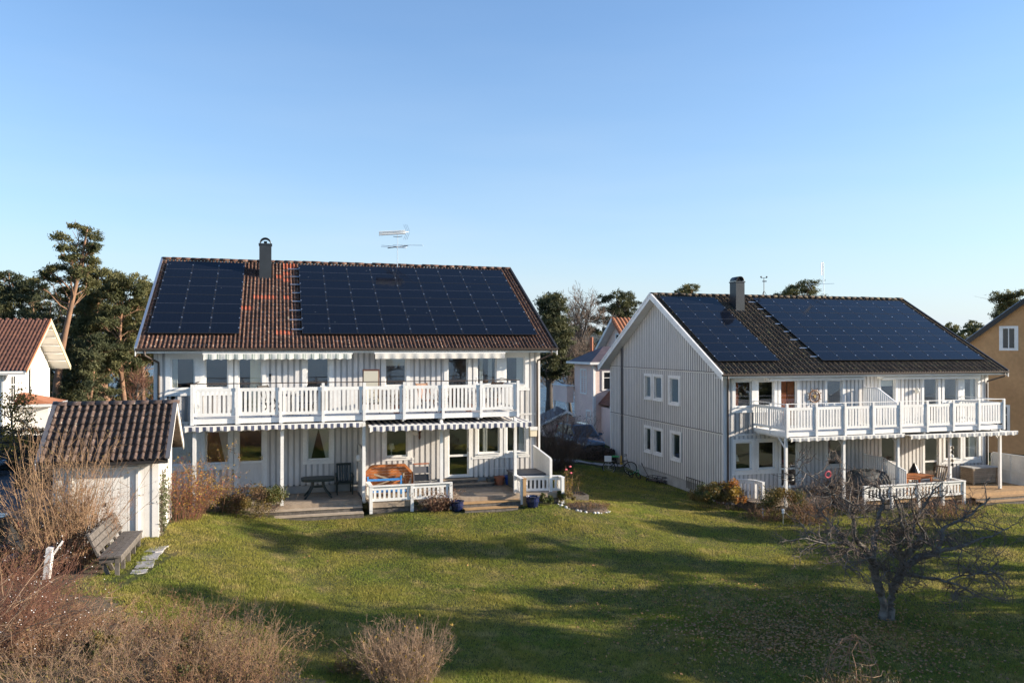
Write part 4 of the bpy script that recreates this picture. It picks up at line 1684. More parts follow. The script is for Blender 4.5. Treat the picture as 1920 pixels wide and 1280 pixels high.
# ---- leafless trees on the shore behind the viewer, seen only as reflections in the panes
for k, (x, y, h, lab) in enumerate(((14, -14, 9, 'leafless tree on the shore, left one of the pair behind the viewer'), (21, -9, 8, 'leafless tree on the shore, right one of the pair behind the viewer'),
                                    (46, 13, 8, 'leafless tree by the right-hand shore, nearer one'), (49, 7, 9, 'leafless tree by the right-hand shore, farther one'))):
    bare_tree('shore_tree', lab, 'bare tree', x, y, h, 90 + k, spread=.6, r0=.18, first=.2, nb=(12, 7, 6, 3), lf=(.42, .5, .5, .5), up=.2, rt=.03, group='leafless shore trees')


# ---- the bare apple tree on the lawn
def apple_tree():
    r = np.random.default_rng(9)
    bx, by = 9.42, 20.0
    bz = gz(bx, by)
    t = thing('apple_tree', 'gnarled leafless apple tree with a forked trunk on the lawn', 'apple tree', (bx, by, bz))

    def px(p, dy):
        u, v = 1440 + p[0] / 3.765, 840 + p[1] / 3.765
        x, y, z = W(u, v, by + dy)
        return np.array([x - bx, dy, z - bz])
    limbs = [
        ([(822, 1225), (818, 1130), (805, 1060), (790, 1000)], .14, .11, 0, 0),
        ([(845, 1220), (858, 1120), (868, 1040), (880, 990)], .14, .11, 0, .1),
        ([(790, 1010), (760, 920), (738, 840), (735, 770)], .15, .12, 0, -.2),
        ([(738, 800), (720, 740), (660, 690), (612, 640), (605, 520), (590, 430), (600, 380)], .11, .035, -.2, -1.1),
        ([(735, 780), (745, 680), (765, 560), (778, 470), (800, 395), (790, 300), (760, 230)], .12, .025, -.2, .5),
        ([(715, 785), (640, 745), (585, 690), (520, 620), (450, 540), (390, 480), (360, 430)], .09, .02, -.2, .9),
        ([(600, 690), (500, 665), (400, 668), (290, 640), (190, 640)], .055, .012, -.6, -1.5),
        ([(880, 1000), (900, 930), (960, 850), (1020, 790), (1100, 752), (1190, 735)], .16, .11, .1, .5),
        ([(1190, 735), (1220, 650), (1225, 590), (1270, 535), (1390, 495), (1470, 430), (1560, 345)], .09, .02, .5, 1.2),
        ([(930, 870), (970, 770), (1000, 700), (960, 590), (925, 450), (880, 330)], .095, .025, .1, -.8),
        ([(985, 760), (1080, 650), (1020, 580), (1030, 500), (1090, 410), (1180, 290), (1230, 240)], .085, .02, .1, .9),
        ([(1000, 710), (1070, 640), (1140, 690), (1110, 600), (1040, 510), (1000, 380), (1040, 280)], .07, .018, .2, -.9),
        ([(950, 880), (1010, 895), (1100, 912), (1230, 925), (1330, 960), (1410, 1005), (1500, 1050)], .065, .018, .1, -1.5),
        ([(1190, 735), (1290, 705), (1380, 690), (1490, 640), (1600, 610), (1690, 560)], .075, .015, .5, 1.4),
        ([(880, 760), (875, 680), (880, 630)], .085, .07, .1, -.1),
        ([(855, 1000), (852, 900), (855, 845)], .03, .02, 0, -.3),
        ([(600, 400), (500, 330), (440, 320), (340, 215), (210, 140)], .035, .01, -1.1, -1.3),
        ([(600, 640), (570, 720), (545, 790), (540, 860)], .03, .01, -.8, -1.2),
        ([(1260, 930), (1400, 890), (1500, 870), (1580, 850)], .03, .01, -.9, -.9),
    ]
    V, tw = [], []
    allp = []
    for pts, ra, rb, d0, d1 in limbs:
        n = len(pts)
        # resample smoothly to 2n points with a little kink
        Q = np.array([px(p, d0 + (d1 - d0) * k / (n - 1)) for k, p in enumerate(pts)])
        s = np.linspace(0, n - 1, 2 * n)
        P = np.stack([np.interp(s, np.arange(n), Q[:, j]) for j in range(3)], -1)
        P[1:-1] += r.normal(0, .018, (len(P) - 2, 3))
        RR = np.linspace(ra * .74, rb * .72, len(P))
        if ra == .14:                       # root flare
            RR[:3] *= np.array([2.1, 1.55, 1.2])
        V.append(tubes(P[None], RR[None], 9 if ra == .14 else 8))
        allp.append((P, rb))
    for P, rb in allp[3:]:
        K = len(P)
        Pr = P[None]
        Q, T, i, tt = along(Pr, r, 17, .15, 1)
        D = nrm(T * .5 + r.normal(size=Q.shape) * .8 + np.array([0, 0, .25]))
        S = grow(Q, D, r.uniform(.3, 1.1, len(Q)), 6, r, .34)
        V.append(tubes(S, np.linspace(.014, .006, 6)[None] * r.uniform(.7, 1.4, (len(Q), 1)), 4))
        Q, T, i, tt = along(S, r, 6, .15, 1)
        D = nrm(T * .6 + r.normal(size=Q.shape) * .8 + np.array([0, 0, .2]))
        S2 = grow(Q, D, r.uniform(.12, .5, len(Q)), 4, r, .3)
        tw.append(tubes(S2, np.linspace(.0065, .0048, 4)[None] * np.ones((len(Q), 1)), 3))
        Q, T, i, tt = along(S2, r, 3, .2, 1)
        D = nrm(T * .5 + r.normal(size=Q.shape) * .8 + np.array([0, 0, .15]))
        S3 = grow(Q, D, r.uniform(.05, .2, len(Q)), 3, r, .25)
        tw.append(tubes(S3, np.linspace(.005, .0038, 3)[None] * np.ones((len(Q), 1)), 3))
    v, f = cat_mesh(V)
    mk('trunk', npmesh('trunk', v, f, 'apple_bark', True), t)
    v, f = cat_mesh(tw)
    mk('twigs', npmesh('twigs', v, f, 'birch_twig'), t)


apple_tree()

# ---- shrubs, left
twig_shrub('tall_shrub', 'tall tan leafless shrub of upright canes in front of the shed roof', 'shrub', -11.2, 19.6, 3.2, .75, 220, 'twig_tan', 101, lean=.26, base=.8, sub=6, sub2=2, sublen=.17, r0=.010, wob=.09, leaf='leaf_olive', nleaf=500, lsize=.05)
twig_shrub('tall_shrub', 'rosy brown twiggy shrub right behind the bench backrest', 'shrub', -11.0, 20.3, 2.0, .6, 170, 'twig_rose', 102, lean=.28, base=.85, sub=6, sub2=3, sublen=.2, r0=.007, wob=.12, leaf='leaf_brown', nleaf=1200, lsize=.045, berry='berry_white', nberry=70, bsize=.025)
twig_shrub('low_shrub', 'low brown tangle around the foot of the leaning white post', 'shrub', -11.6, 18.6, .95, .7, 110, 'twig_rose', 103, lean=.8, base=.8, sub=5, sub2=3, sublen=.35, r0=.006, leaf=['leaf_brown', 'leaf_olive'], nleaf=900, lsize=.05)
k = 0
for (x, y, h, rad, lab) in ((-9.75, 15.3, 1.2, .95, 'red-brown snowberry shrub dotted with white berries, beside the dark car'), (-9.0, 13.2, 1.35, 1.1, 'red-brown snowberry shrub in the lower left corner of the garden'),
                            (-8.0, 13.8, .85, .8, 'snowberry shrub with sparse white berries, between the bench and the corner shrubs')):
    twig_shrub('snowberry_shrub', lab, 'shrub', x, y, h, rad, 210, 'twig_red' if k < 2 else 'twig_rose', 110 + k, lean=1.0, base=.8, sub=6, sub2=3, sublen=.34, r0=.0055, wob=.2, grav=-.03, leaf='leaf_brown', nleaf=900, lsize=.04, berry='berry_white', nberry=130, bsize=.024, group='snowberry shrubs')
    k += 1
for j, (x, y, h, rad, mt, lab) in enumerate(((-6.4, 14.6, .75, .9, 'twig_rose', 'grey-brown dry weeds nearest the bench'), (-5.9, 13.4, .8, 1.0, 'twig_pale', 'straw-coloured dry weeds below the bench'), (-4.7, 13.6, .85, .9, 'twig_tan', 'tall dry grass clump at the edge of the lawn shade'),
                                              (-7.0, 12.4, .9, 1.1, 'twig_pale', 'pale dry weeds by the lower edge, left of the others'), (-5.0, 12.4, .8, 1.0, 'twig_rose', 'brown dry weeds by the lower edge, right of the pale ones'),
                                              (-4.2, 12.9, .5, .6, 'twig_dark', 'low dark weeds in the shade left of the pale shrub'))):
    twig_shrub('dry_weeds', lab, 'weeds', x, y, h, rad, 190, mt, 120 + j, lean=.75, base=.95, sub=5, sub2=3, sublen=.3, r0=.0045, wob=.16, leaf=['leaf_brown', 'leaf_olive'], nleaf=1300, lsize=.04, group='dry weeds in the foreground')
for k, (x, y, h, lab) in enumerate(((-5.6, 14.1, .55, 'small green-leaved plant among the dry weeds, nearer the lawn shade'), (-6.9, 13.3, .6, 'small green-leaved plant in the middle of the dry weeds'), (-5.3, 12.9, .5, 'small green-leaved plant at the lower edge'))):
    leafy_shrub('green_plant', lab, 'plant', x, y, h, .3, .28, ['leaf_green', 'leaf_olive'], 700, 126 + k, .06, clumps=8, group='green plants among the dry weeds')
twig_shrub('tall_weeds', 'tall dark seed-headed weeds rising above the dry weeds by the lawn', 'weeds', -5.35, 14.9, .95, .7, 60, 'twig_dark', 129, lean=.35, base=1.0, sub=5, sub2=3, sublen=.16, r0=.005, leaf='leaf_brown', nleaf=900, lsize=.03)
twig_shrub('tall_weeds', 'tall straw-coloured grass stems at the right end of the dry weeds', 'weeds', -4.7, 13.9, .85, .6, 120, 'twig_pale', 136, lean=.3, base=1.0, sub=3, sub2=0, sublen=.2, r0=.004, wob=.08, leaf='leaf_brown', nleaf=300, lsize=.03)
# long arching pale canes over the weeds
r_ = np.random.default_rng(44)
t = thing('arching_canes', 'long pale bare canes arching over the dry weeds from the lower left', 'canes', (-8.4, 12.6, gz(-8.4, 12.6)))
P0 = np.stack([r_.uniform(-1.1, .0, 16), r_.uniform(-.4, .8, 16), np.zeros(16)], -1)
D = np.stack([r_.uniform(.0, 1.3, 16), r_.uniform(-.1, .7, 16), np.ones(16)], -1)
P = grow(P0, D, r_.uniform(1.2, 2.4, 16), 12, r_, .11, -.05)
Q, T, i, tt = along(P, r_, 3, .3, 1)
S = grow(Q, nrm(T + r_.normal(size=Q.shape) * .5), r_.uniform(.3, .9, len(Q)), 5, r_, .12)
v, f = cat_mesh([tubes(P, np.linspace(.012, .005, 12)[None] * np.ones((16, 1)), 5), tubes(S, np.linspace(.006, .003, 5)[None] * np.ones((len(S), 1)), 3)])
mk('cane', npmesh('cane', v, f, 'twig_pale'), t)
twig_shrub('pale_shrub', 'pale pinkish leafless shrub alone at the lower edge of the lawn', 'shrub', -1.98, 14.3, 1.0, .72, 330, 'twig_pale', 130, lean=.42, base=.7, sub=6, sub2=3, sublen=.26, r0=.0055, wob=.11, leaf='leaf_yellow', nleaf=170, lsize=.06)
twig_shrub('low_shrub', 'small grey-green plant just left of the pale shrub', 'plant', -3.0, 14.6, .5, .35, 40, 'twig_tan', 131, lean=.6, leaf='leaf_olive', nleaf=300, lsize=.05)
# wire obelisk of sticks and weeds, lower right
twig_shrub('dry_weeds', 'pale weeds and green shoots below the stick trellis', 'weeds', 6.35, 14.75, .55, .75, 170, 'twig_pale', 132, lean=.7, base=.9, sub=5, sub2=2, r0=.005, leaf=['leaf_green', 'leaf_olive'], nleaf=900, lsize=.06, group='dry weeds in the foreground')
t = thing('stick_trellis', 'rounded trellis of bent dry sticks near the lower edge', 'trellis', (6.62, 15.5, gz(6.62, 15.5)))
r_ = np.random.default_rng(8)
mb = MB()
for a in np.arange(0, PI, PI / 5):
    pts = []
    for q in np.linspace(0, PI, 11):
        pts.append((math.cos(a) * .52 * math.cos(q) + r_.normal(0, .045), math.sin(a) * .52 * math.cos(q) + r_.normal(0, .04), 1.0 * math.sin(q) ** .8 + r_.normal(0, .045)))
    mb.tube(pts, .008, 4)
mb.build('upright', 'twig_rose', t)
for z_, rr in ((.25, .52), (.45, .50), (.65, .44), (.85, .32)):
    mb = MB()
    mb.tube([(rr * math.cos(q) + r_.normal(0, .02), rr * math.sin(q), z_ + .05 * math.sin(q * 2)) for q in np.linspace(0, 2 * PI * .95, 14)], .007, 4)
    mb.build('hoop', 'twig_tan', t)

# rose hips and spirea by the shed and the left deck
twig_shrub('rosehip_shrub', 'red-stemmed rose hip shrub with orange leaves between shed and deck', 'shrub', -10.35, 24.8, 1.65, .9, 150, 'twig_red', 140, lean=.45, base=.7, sub=5, sub2=3, sublen=.3, r0=.007, wob=.15, leaf=['leaf_orange', 'leaf_olive', 'leaf_yellow'], nleaf=1700, lsize=.06, berry='tail_red', nberry=60, bsize=.035, lean_dir=(0, 0))
twig_shrub('rosehip_shrub', 'loose tall rose shrub with yellow leaves in front of the left patio window', 'shrub', -10.1, 26.3, 2.1, .9, 26, 'twig_rose', 141, lean=.6, base=.6, sub=5, sub2=3, sublen=.3, r0=.007, leaf=['leaf_olive', 'leaf_yellow'], nleaf=900, lsize=.07)
leafy_shrub('spirea_shrub', 'dense rounded green and bronze shrub at the left end of the deck steps', 'shrub', -8.65, 26.85, 1.08, 1.05, .8, ['leaf_green', 'leaf_olive', 'leaf_green', 'leaf_olive', 'leaf_brown'], 10000, 142, .055)
twig_shrub('low_shrub', 'small bronze shrub between the rose hips and the rounded shrub', 'shrub', -9.8, 27.2, .95, .4, 70, 'twig_red', 143, lean=.6, leaf=['leaf_olive', 'leaf_brown'], nleaf=1500, lsize=.05)
# border in front of the right-hand deck
leafy_shrub('border_plant', 'low pale green plant at the left post of the low fence', 'plant', -5.05, 28.85, .42, .34, .25, ['leaf_olive', 'leaf_green'], 1400, 150, .06, clumps=12)
leafy_shrub('border_plant', 'dark green evergreen plant below the left half of the low fence', 'plant', -4.35, 28.95, .48, .36, .25, ['hedge_green', 'leaf_green'], 1700, 151, .05, clumps=12)
leafy_shrub('border_plant', 'dark green plant beside the brown dried clump', 'plant', -3.5, 29.0, .45, .40, .25, ['hedge_green', 'leaf_green'], 1700, 152, .05, clumps=12)
twig_shrub('dried_hydrangea', 'dried reddish brown clump in front of the low fence corner', 'shrub', -2.72, 29.05, .78, .5, 130, 'twig_red', 153, lean=.9, base=.5, sub=4, sub2=2, r0=.006, leaf='leaf_brown', nleaf=1300, lsize=.07)
leafy_shrub('border_plant', 'small green plant beside the right glazed pot', 'plant', 1.28, 29.75, .5, .28, .22, ['leaf_green'], 900, 154, .08, clumps=9)

# middle: rose, flower bed plants, hedges
twig_shrub('rose_bush', 'rose bush with three pink blooms in the raised bed', 'rose bush', 2.45, 32.9, 1.25, .4, 16, 'twig_tan', 160, lean=.55, base=.5, sub=4, sub2=2, r0=.008, leaf=['leaf_olive', 'leaf_yellow'], nleaf=260, lsize=.06)
rb = [o for o in bpy.data.objects if o.name.startswith('rose_bush')][0]
for (dx, dz) in ((-.22, 1.22), (-.05, 1.34), (-.02, 1.08)):
    mb = MB()
    for k in range(4):
        mb.lathe([(.015, -.02), (.055 - .010 * k, .008 + .008 * k), (.045 - .009 * k, .04 + .006 * k)], 9)
    mb.build('bloom', 'petal_pink', rb, loc=(dx, -.1, dz))
leafy_shrub('border_plant', 'yellow-green leafy plant at the right fence post', 'plant', 2.05, 30.4, .62, .34, .26, ['leaf_olive', 'leaf_green'], 1500, 161, .07, clumps=10)
twig_shrub('heather', 'brown low heather filling the stone-edged bed', 'heather', 2.85, 30.0, .32, .75, 240, 'twig_rose', 162, lean=.6, base=.95, sub=4, sub2=2, r0=.004, leaf=['leaf_brown', 'leaf_olive'], nleaf=1800, lsize=.045, stretch=(1, .7))


def hedge(name, label, x0, x1, y0, y1, h, mats, n, seed, lsize=.07, rz=0.0, ctr=None, rnd=.15):
    r = np.random.default_rng(seed)
    cx, cy = ((x0 + x1) / 2, (y0 + y1) / 2)
    t = thing(name, label, 'hedge', (cx, cy, gz(cx, cy)), rz)
    w, d = (x1 - x0) / 2, (y1 - y0) / 2
    MB().box(-w * .86, w * .86, -d * .7, d * .7, -.2, h * .82).build('branches', 'twig_dark', t)
    for mname in mats:
        m_ = n // len(mats)
        P = r.uniform(-1, 1, (m_, 3))
        ax = r.integers(0, 3, m_)
        P[np.arange(m_), ax] = np.sign(P[np.arange(m_), ax]) * r.uniform(.82, 1.02, m_)
        P = P * np.array([w, d, h / 2]) + np.array([0, 0, h / 2])
        P += rnd * .5 * np.sin(P[:, [1, 2, 0]] * 4 + seed) + r.normal(0, .04, P.shape)
        P = P[P[:, 2] > 0]
        lv, lf = leaves(P, lsize, r)
        mk('foliage', npmesh('foliage', lv, lf, mname), t)
    return t


hedge('hedge', 'clipped dark brown leafless hedge in front of the parked blue car', 3.35, 5.9, 45.6, 46.7, .58, ['hedge_leaf', 'twig_dark'], 9000, 170, .09)
twig_shrub('large_shrub', 'big brown bare shrub against the right corner of the nearer house', 'shrub', 2.2, 41.6, 2.75, 1.05, 330, 'twig_dark', 171, lean=.55, base=.85, sub=6, sub2=3, sublen=.25, r0=.010, wob=.12, leaf='leaf_brown', nleaf=1500, lsize=.06)
hedge('hedge', 'dark green hedge behind the asphalt drive at the left edge', -25.5, -20.8, 38.4, 39.6, 2.0, ['hedge_green', 'hedge_leaf'], 9000, 173, .11)
hedge('hedge', 'dark low hedge between the drive and the parked silver car', -21, -17.5, 33.6, 34.4, 1.0, ['hedge_green', 'hedge_leaf'], 6000, 174, .1)

# by the farther house
leafy_shrub('garden_shrub', 'olive green shrub at the front corner of the shaded gable', 'shrub', 8.25, 33.6, 1.15, .72, .6, ['leaf_olive', 'leaf_green'], 5000, 180, .075)
leafy_shrub('garden_shrub', 'shrub with orange and yellow autumn leaves by the farther corner', 'shrub', 9.25, 33.5, 1.25, .62, .5, ['leaf_orange', 'leaf_yellow', 'leaf_olive', 'leaf_brown'], 4600, 181, .09)
leafy_shrub('garden_shrub', 'large yellow-green shrub below the kettle grill', 'shrub', 10.95, 32.2, 1.35, .95, .7, ['leaf_olive', 'leaf_green', 'leaf_olive'], 5200, 182, .07)
twig_shrub('garden_shrub', 'russet twiggy shrub right of the large yellow-green shrub', 'shrub', 11.7, 31.5, 1.15, .75, 150, 'twig_rose', 183, lean=.7, base=.6, sub=5, sub2=3, leaf=['leaf_brown', 'leaf_olive'], nleaf=1500, lsize=.05)
twig_shrub('low_shrub', 'low russet ground shrub in front of the grill', 'shrub', 10.1, 31.8, .6, .7, 150, 'twig_rose', 184, lean=.9, base=.8, sub=4, sub2=2, leaf=['leaf_brown', 'leaf_olive'], nleaf=1300, lsize=.05)
for k, (x, y, h, lab) in enumerate(((13.9, 34.7, 1.35, 'dark red bare shrub at the left end of the farther patio'), (15.0, 34.9, 1.1, 'dark red bare shrub next to the covered furniture'), (14.4, 33.4, .75, 'low brown shrub in front of the dark red ones'))):
    twig_shrub('garden_shrub', lab, 'shrub', x, y, h, .7, 150, 'twig_dark', 185 + k, lean=.7, base=.7, sub=5, sub2=3, leaf='leaf_brown', nleaf=900, lsize=.05, group='bare shrubs by the farther patio')
twig_shrub('garden_shrub', 'brown twiggy clump below the right end of the low white fence', 'shrub', 17.6, 32.3, .85, 1.1, 200, 'twig_rose', 189, lean=.6, base=.9, sub=5, sub2=3, leaf='leaf_brown', nleaf=800, lsize=.05)
# a creeper on the shed corner
r_ = np.random.default_rng(19)
t = thing('creeper', 'straggling ivy climbing the corner of the white shed', 'creeper', (-9.86, 22.2, gz(-9.86, 22.2)), TH)
P = grow(np.stack([r_.uniform(-.06, .5, 22), np.full(22, -.03) * 1.0, np.zeros(22)], -1), np.tile([0, 0, 1.0], (22, 1)), r_.uniform(.9, 2.1, 22), 9, r_, .14, .1)
P[:, :, 1] = np.abs(P[:, :, 0]) * 1.6 + .02
P[:, :, 0] = r_.uniform(.03, .10, P.shape[:2])
mk('branches', npmesh('branches', *tubes(P, np.full((22, 9), .006)), 'twig_dark'), t)
Q, T, i, tt = along(P, r_, 40, .05, 1)
lv, lf = leaves(Q + r_.normal(0, .05, Q.shape) * np.array([1, .5, 1]), .075, r_)
mk('foliage', npmesh('foliage', lv, lf, 'ivy_leaf'), t)


# ---- grass and fallen leaves
def in_house(x, y, O, x0, x1, y0, y1):
    lx = (x - O[0]) * E1[0] + (y - O[1]) * E1[1]
    ly = (x - O[0]) * E2[0] + (y - O[1]) * E2[1]
    return (lx > x0) & (lx < x1) & (ly > y0) & (ly < y1)


def grass():
    r = np.random.default_rng(77)
    n = 1350000
    # depth density falls with distance so that blades stay about a pixel apart
    Y = 12.5 + 33 * r.uniform(0, 1, n) ** 1.9
    X = r.uniform(-.70, .70, n) * Y
    keep = np.ones(n, bool)
    keep &= ~in_house(X, Y, A_LOC, -.2, 14.9, -3.0, 12.5)
    keep &= ~in_house(X, Y, A_LOC, 10.3, 13.0, -3.5, 0)
    keep &= ~in_house(X, Y, B_LOC, -.1, 20, -.1, 12.5)
    keep &= ~in_house(X, Y, B_LOC, 4.5, 20, -3.6, 0)
    keep &= ~((X < -12.3) & (Y > 18.5))
    keep &= ~((X < -10.2 + .0 * Y) & (Y > 22) & (Y < 28))
    keep &= ~((((X - 2.7) / .85) ** 2 + ((Y - 30.1) / .7) ** 2) < 1)
    keep &= ~((Y > 43.3) & (X < 6.4) & (X > 1))
    keep &= ~((X > -9.4) & (X < -8.75) & (Y > 17.9) & (Y < 21.1) & (np.sin(X * 19) + np.sin(Y * 17) > -.3))
    X, Y = X[keep], Y[keep]
    keep = ~(((X < -2.9) & (Y < 13.6)) | ((X < -4.6) & (Y < 14.6)) | ((X < -6.6) & (Y < 15.4)) | ((X < -8.2) & (Y < 17)) | ((X < -9.9) & (Y < 21.6))) | (r.uniform(size=len(X)) < .10)
    X, Y = X[keep], Y[keep]
    cl = np.sin(X * 1.9 + np.sin(Y * 1.3) * 2) + np.sin(Y * 2.3 + np.sin(X * .8) * 2)
    hh = r.uniform(.022, .056, len(X)) * (1 + .15 * cl)
    tuft = (np.sin(X * .61 + 2) * np.sin(Y * .53 + 1) > .72) | ((X < -5) & (Y < 18.5) & (r.uniform(size=len(X)) < .3))
    hh = np.where(tuft, hh * 1.5, hh)
    Z = zt(X, Y)
    w = .0062 * (Y / 14) * r.uniform(.7, 1.4, len(X))
    a = r.uniform(0, 2 * PI, len(X))
    lx, ly = r.normal(0, .5, (2, len(X))) * hh
    dx, dy = np.cos(a) * w, np.sin(a) * w
    V = np.stack([np.stack([X - dx, Y - dy, Z - .01], -1), np.stack([X + dx, Y + dy, Z - .01], -1), np.stack([X + lx, Y + ly, Z + hh], -1)], 1)
    tag(mk('grass', npmesh('grass', V.reshape(-1, 3), np.arange(3 * len(X)).reshape(-1, 3), 'grass_blade')), kind='stuff')
    # fallen leaves round the apple tree and a few elsewhere
    n = 5200
    X = np.concatenate([r.normal(7.2, 2.2, n), r.uniform(-6, 14, 300), r.normal(5.5, .9, 900)])
    Y = np.concatenate([r.normal(18.8, 1.9, n), r.uniform(15, 30, 300), r.normal(18.2, .8, 900)])
    C = np.stack([X, Y, zt(X, Y) + r.uniform(.045, .08, len(X))], -1)
    V, F = leaves(C, .075, r, 0, .8)
    V = V.reshape(-1, 4, 3)
    V[:, :, 2] = C[:, None, 2] + (V[:, :, 2] - C[:, None, 2]) * .45
    tag(mk('fallen_leaves', npmesh('fallen_leaves', V.reshape(-1, 3), F, 'fallen_leaf')), kind='stuff')


grass()
# ------------------------------------------------------------------ decks, low fences, screens of the nearer house
def child_of(loc, lx, ly, lz=0.0):
    """House-local point -> world."""
    return (loc[0] + E1[0] * lx + E2[0] * ly, loc[1] + E1[1] * lx + E2[1] * ly, loc[2] + lz)


def deck(label, loc, x0, x1, y0, steps, mat, z=-.32, y1=-.03, group=None, bw=.145, smat=None):
    """Boards running along the facade; steps = list of (x0, x1, y_front, z_top)."""
    t = thing('wooden_deck', label, 'deck', child_of(loc, 0, 0, 0), TH, group)
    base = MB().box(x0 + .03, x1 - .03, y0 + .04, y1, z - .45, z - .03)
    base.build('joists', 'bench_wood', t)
    y = y0
    while y < y1 - .05:
        bpart('board', t, mat, x0, x1, y + .003, min(y + bw - .005, y1), z - .028, z)
        y += bw
    bpart('front_board', t, mat, x0, x1, y0 - .028, y0 - .002, z - .19, z - .002)
    for (a, b, yf, zt_) in steps:
        s = bpart('step', t, smat or mat, a, b, yf, yf + .17, zt_ - .03, zt_)
        bpart('step', t, smat or mat, a, b, yf + .175, yf + .345, zt_ - .03, zt_)
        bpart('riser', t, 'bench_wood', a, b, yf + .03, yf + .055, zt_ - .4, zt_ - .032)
    return t


deck('grey wooden deck with two wide steps on the left of the nearer house', A_LOC, .2, 7.22, -2.15, [(2.9, 7.2, -2.54, -.46), (2.9, 7.2, -2.94, -.60)], 'deck_wood', smat='step_wood')
deck('brown wooden deck behind the low white fence of the nearer house', A_LOC, 7.40, 14.62, -2.62, [(10.4, 12.95, -3.0, -.47), (10.75, 12.75, -3.38, -.61)], 'deck_wood', smat='deck_wood_new')
MBt = MB()


def curved_steps(loc, x0, x1, z):
    t = thing('entrance_steps', 'two rounded grey wooden steps below the glass patio door', 'steps', child_of(loc, 0, 0, 0), TH)
    for k, (e, zz) in enumerate(((.62, z + .14), (.30, z + .28))):
        xa, xb = x0 - .05, x1 + (.75 if k == 0 else .1)
        pts = [(xa, -.05), (xb, -.05)]
        n = 10
        for i in range(n + 1):
            a = PI / 2 * i / n
            pts.append((xb - .35 + .35 * math.cos(a) if k == 0 else xb - .1 + .1 * math.cos(a), -.05 - e * (.55 + .45 * math.sin(a))))
        pts.append((xa, -.05 - e))
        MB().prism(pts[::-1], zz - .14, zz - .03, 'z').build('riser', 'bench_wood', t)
        MB().prism([(x + (.02 if x > xa else 0), y - (.025 if y < -.06 else 0)) for x, y in pts][::-1], zz - .03, zz, 'z').build('step', 'deck_wood', t)


curved_steps(A_LOC, 10.6, 11.9, -.32)


def low_fence(label, loc, pts, z0, top, slat_w=.085, gap=.075, cap=.15, post_down=.42, group='low white slatted patio fences', pname='post'):
    """Low slatted fence along a polyline of house-local points."""
    t = thing('low_fence', label, 'fence', child_of(loc, 0, 0, 0), TH, group)
    for i, p in enumerate(pts):
        bpart('post', t, 'white_paint', p[0] - .055, p[0] + .055, p[1] - .055, p[1] + .055, z0 - post_down, top - .035)
    for a, b in zip(pts[:-1], pts[1:]):
        d = Vector((b[0] - a[0], b[1] - a[1], 0))
        L = d.length
        d.normalize()
        rz = math.atan2(d.y, d.x)
        c = Vector(((a[0] + b[0]) / 2, (a[1] + b[1]) / 2, 0))

        def piece(name, u, w, n, z_lo, z_hi):
            me = _UC['white_paint']
            mk(name, me, t, tuple(Vector((a[0], a[1], (z_lo + z_hi) / 2)) + d * u), (0, 0, rz), (w, n, z_hi - z_lo))
        piece('cap_board', L / 2, L + cap * .7, cap, top - .035, top)
        piece('rail', L / 2, L - .12, .032, top - .16, top - .04)
        piece('rail', L / 2, L - .12, .032, z0, z0 + .10)
        n = max(2, int((L - .12) / (slat_w + gap)))
        for k in range(n):
            piece('slat', .06 + (L - .12) * (k + .5) / n, slat_w, .02, z0 + .10, top - .16)
    return t


low_fence('longer low white fence in front of the orange wooden furniture', A_LOC, [(7.48, -1.75), (7.48, -2.66), (8.95, -2.66), (10.38, -2.66)], -.28, .28)
low_fence('short low white fence with a wood-edged end, right of the deck steps', A_LOC, [(13.02, -2.05), (13.02, -2.92)], -.28, .34, post_down=.35)
low_fence('low white fence beside the dark box lid at the right end of the deck', A_LOC, [(13.16, -2.10), (14.70, -2.40), (14.70, -2.75)], -.30, .28)
t = thing('gate_post', 'bare brown wooden plank standing at the end of the short fence', 'post', child_of(A_LOC, 13.10, -3.02, 0), TH)
bpart('plank', t, 'deck_wood_new', -.06, .06, -.02, .02, -.70, .30)
bpart('top_board', t, 'deck_wood_new', -.08, .08, -.02, .5, .305, .335)


def screen(name, label, loc, x, y0, y1, z0, z1, mat='white_paint', slope=0.0, pitch=.10, cat='screen', group=None):
    """Boarded screen standing out from the facade (runs along y)."""
    t = thing(name, label, cat, child_of(loc, 0, 0, 0), TH, group)
    n = max(2, int(abs(y1 - y0) / pitch))
    for k in range(n):
        a = y0 + (y1 - y0) * k / n
        b = y0 + (y1 - y0) * (k + 1) / n
        lo, hi = min(a, b), max(a, b)
        bpart('board', t, mat, x - .018, x + .018, lo + .003, hi - .003, z0, z1 + slope * (lo - y1) / (y0 - y1) if slope else z1)
    c = MB()
    c.bar((x, y0, z1 + .02 + slope), (x, y1, z1 + .02), .09, .04)
    c.build('cap_board', 'white_paint', t)
    bpart('post', t, 'white_paint', x - .05, x + .05, min(y0, y1) - .07, min(y0, y1) - .003, z0 - .1, z1 + .0)
    return t


screen('privacy_wall', 'white boarded wall dividing the two patios of the nearer house', A_LOC, 7.30, -.06, -2.05, -.32, 1.45, pitch=.14)
screen('privacy_screen', 'white boarded screen at the right end of the nearer deck', A_LOC, 14.35, -.25, -2.35, -.3, .92, pitch=.10, slope=.25)

# awnings --------------------------------------------------------------


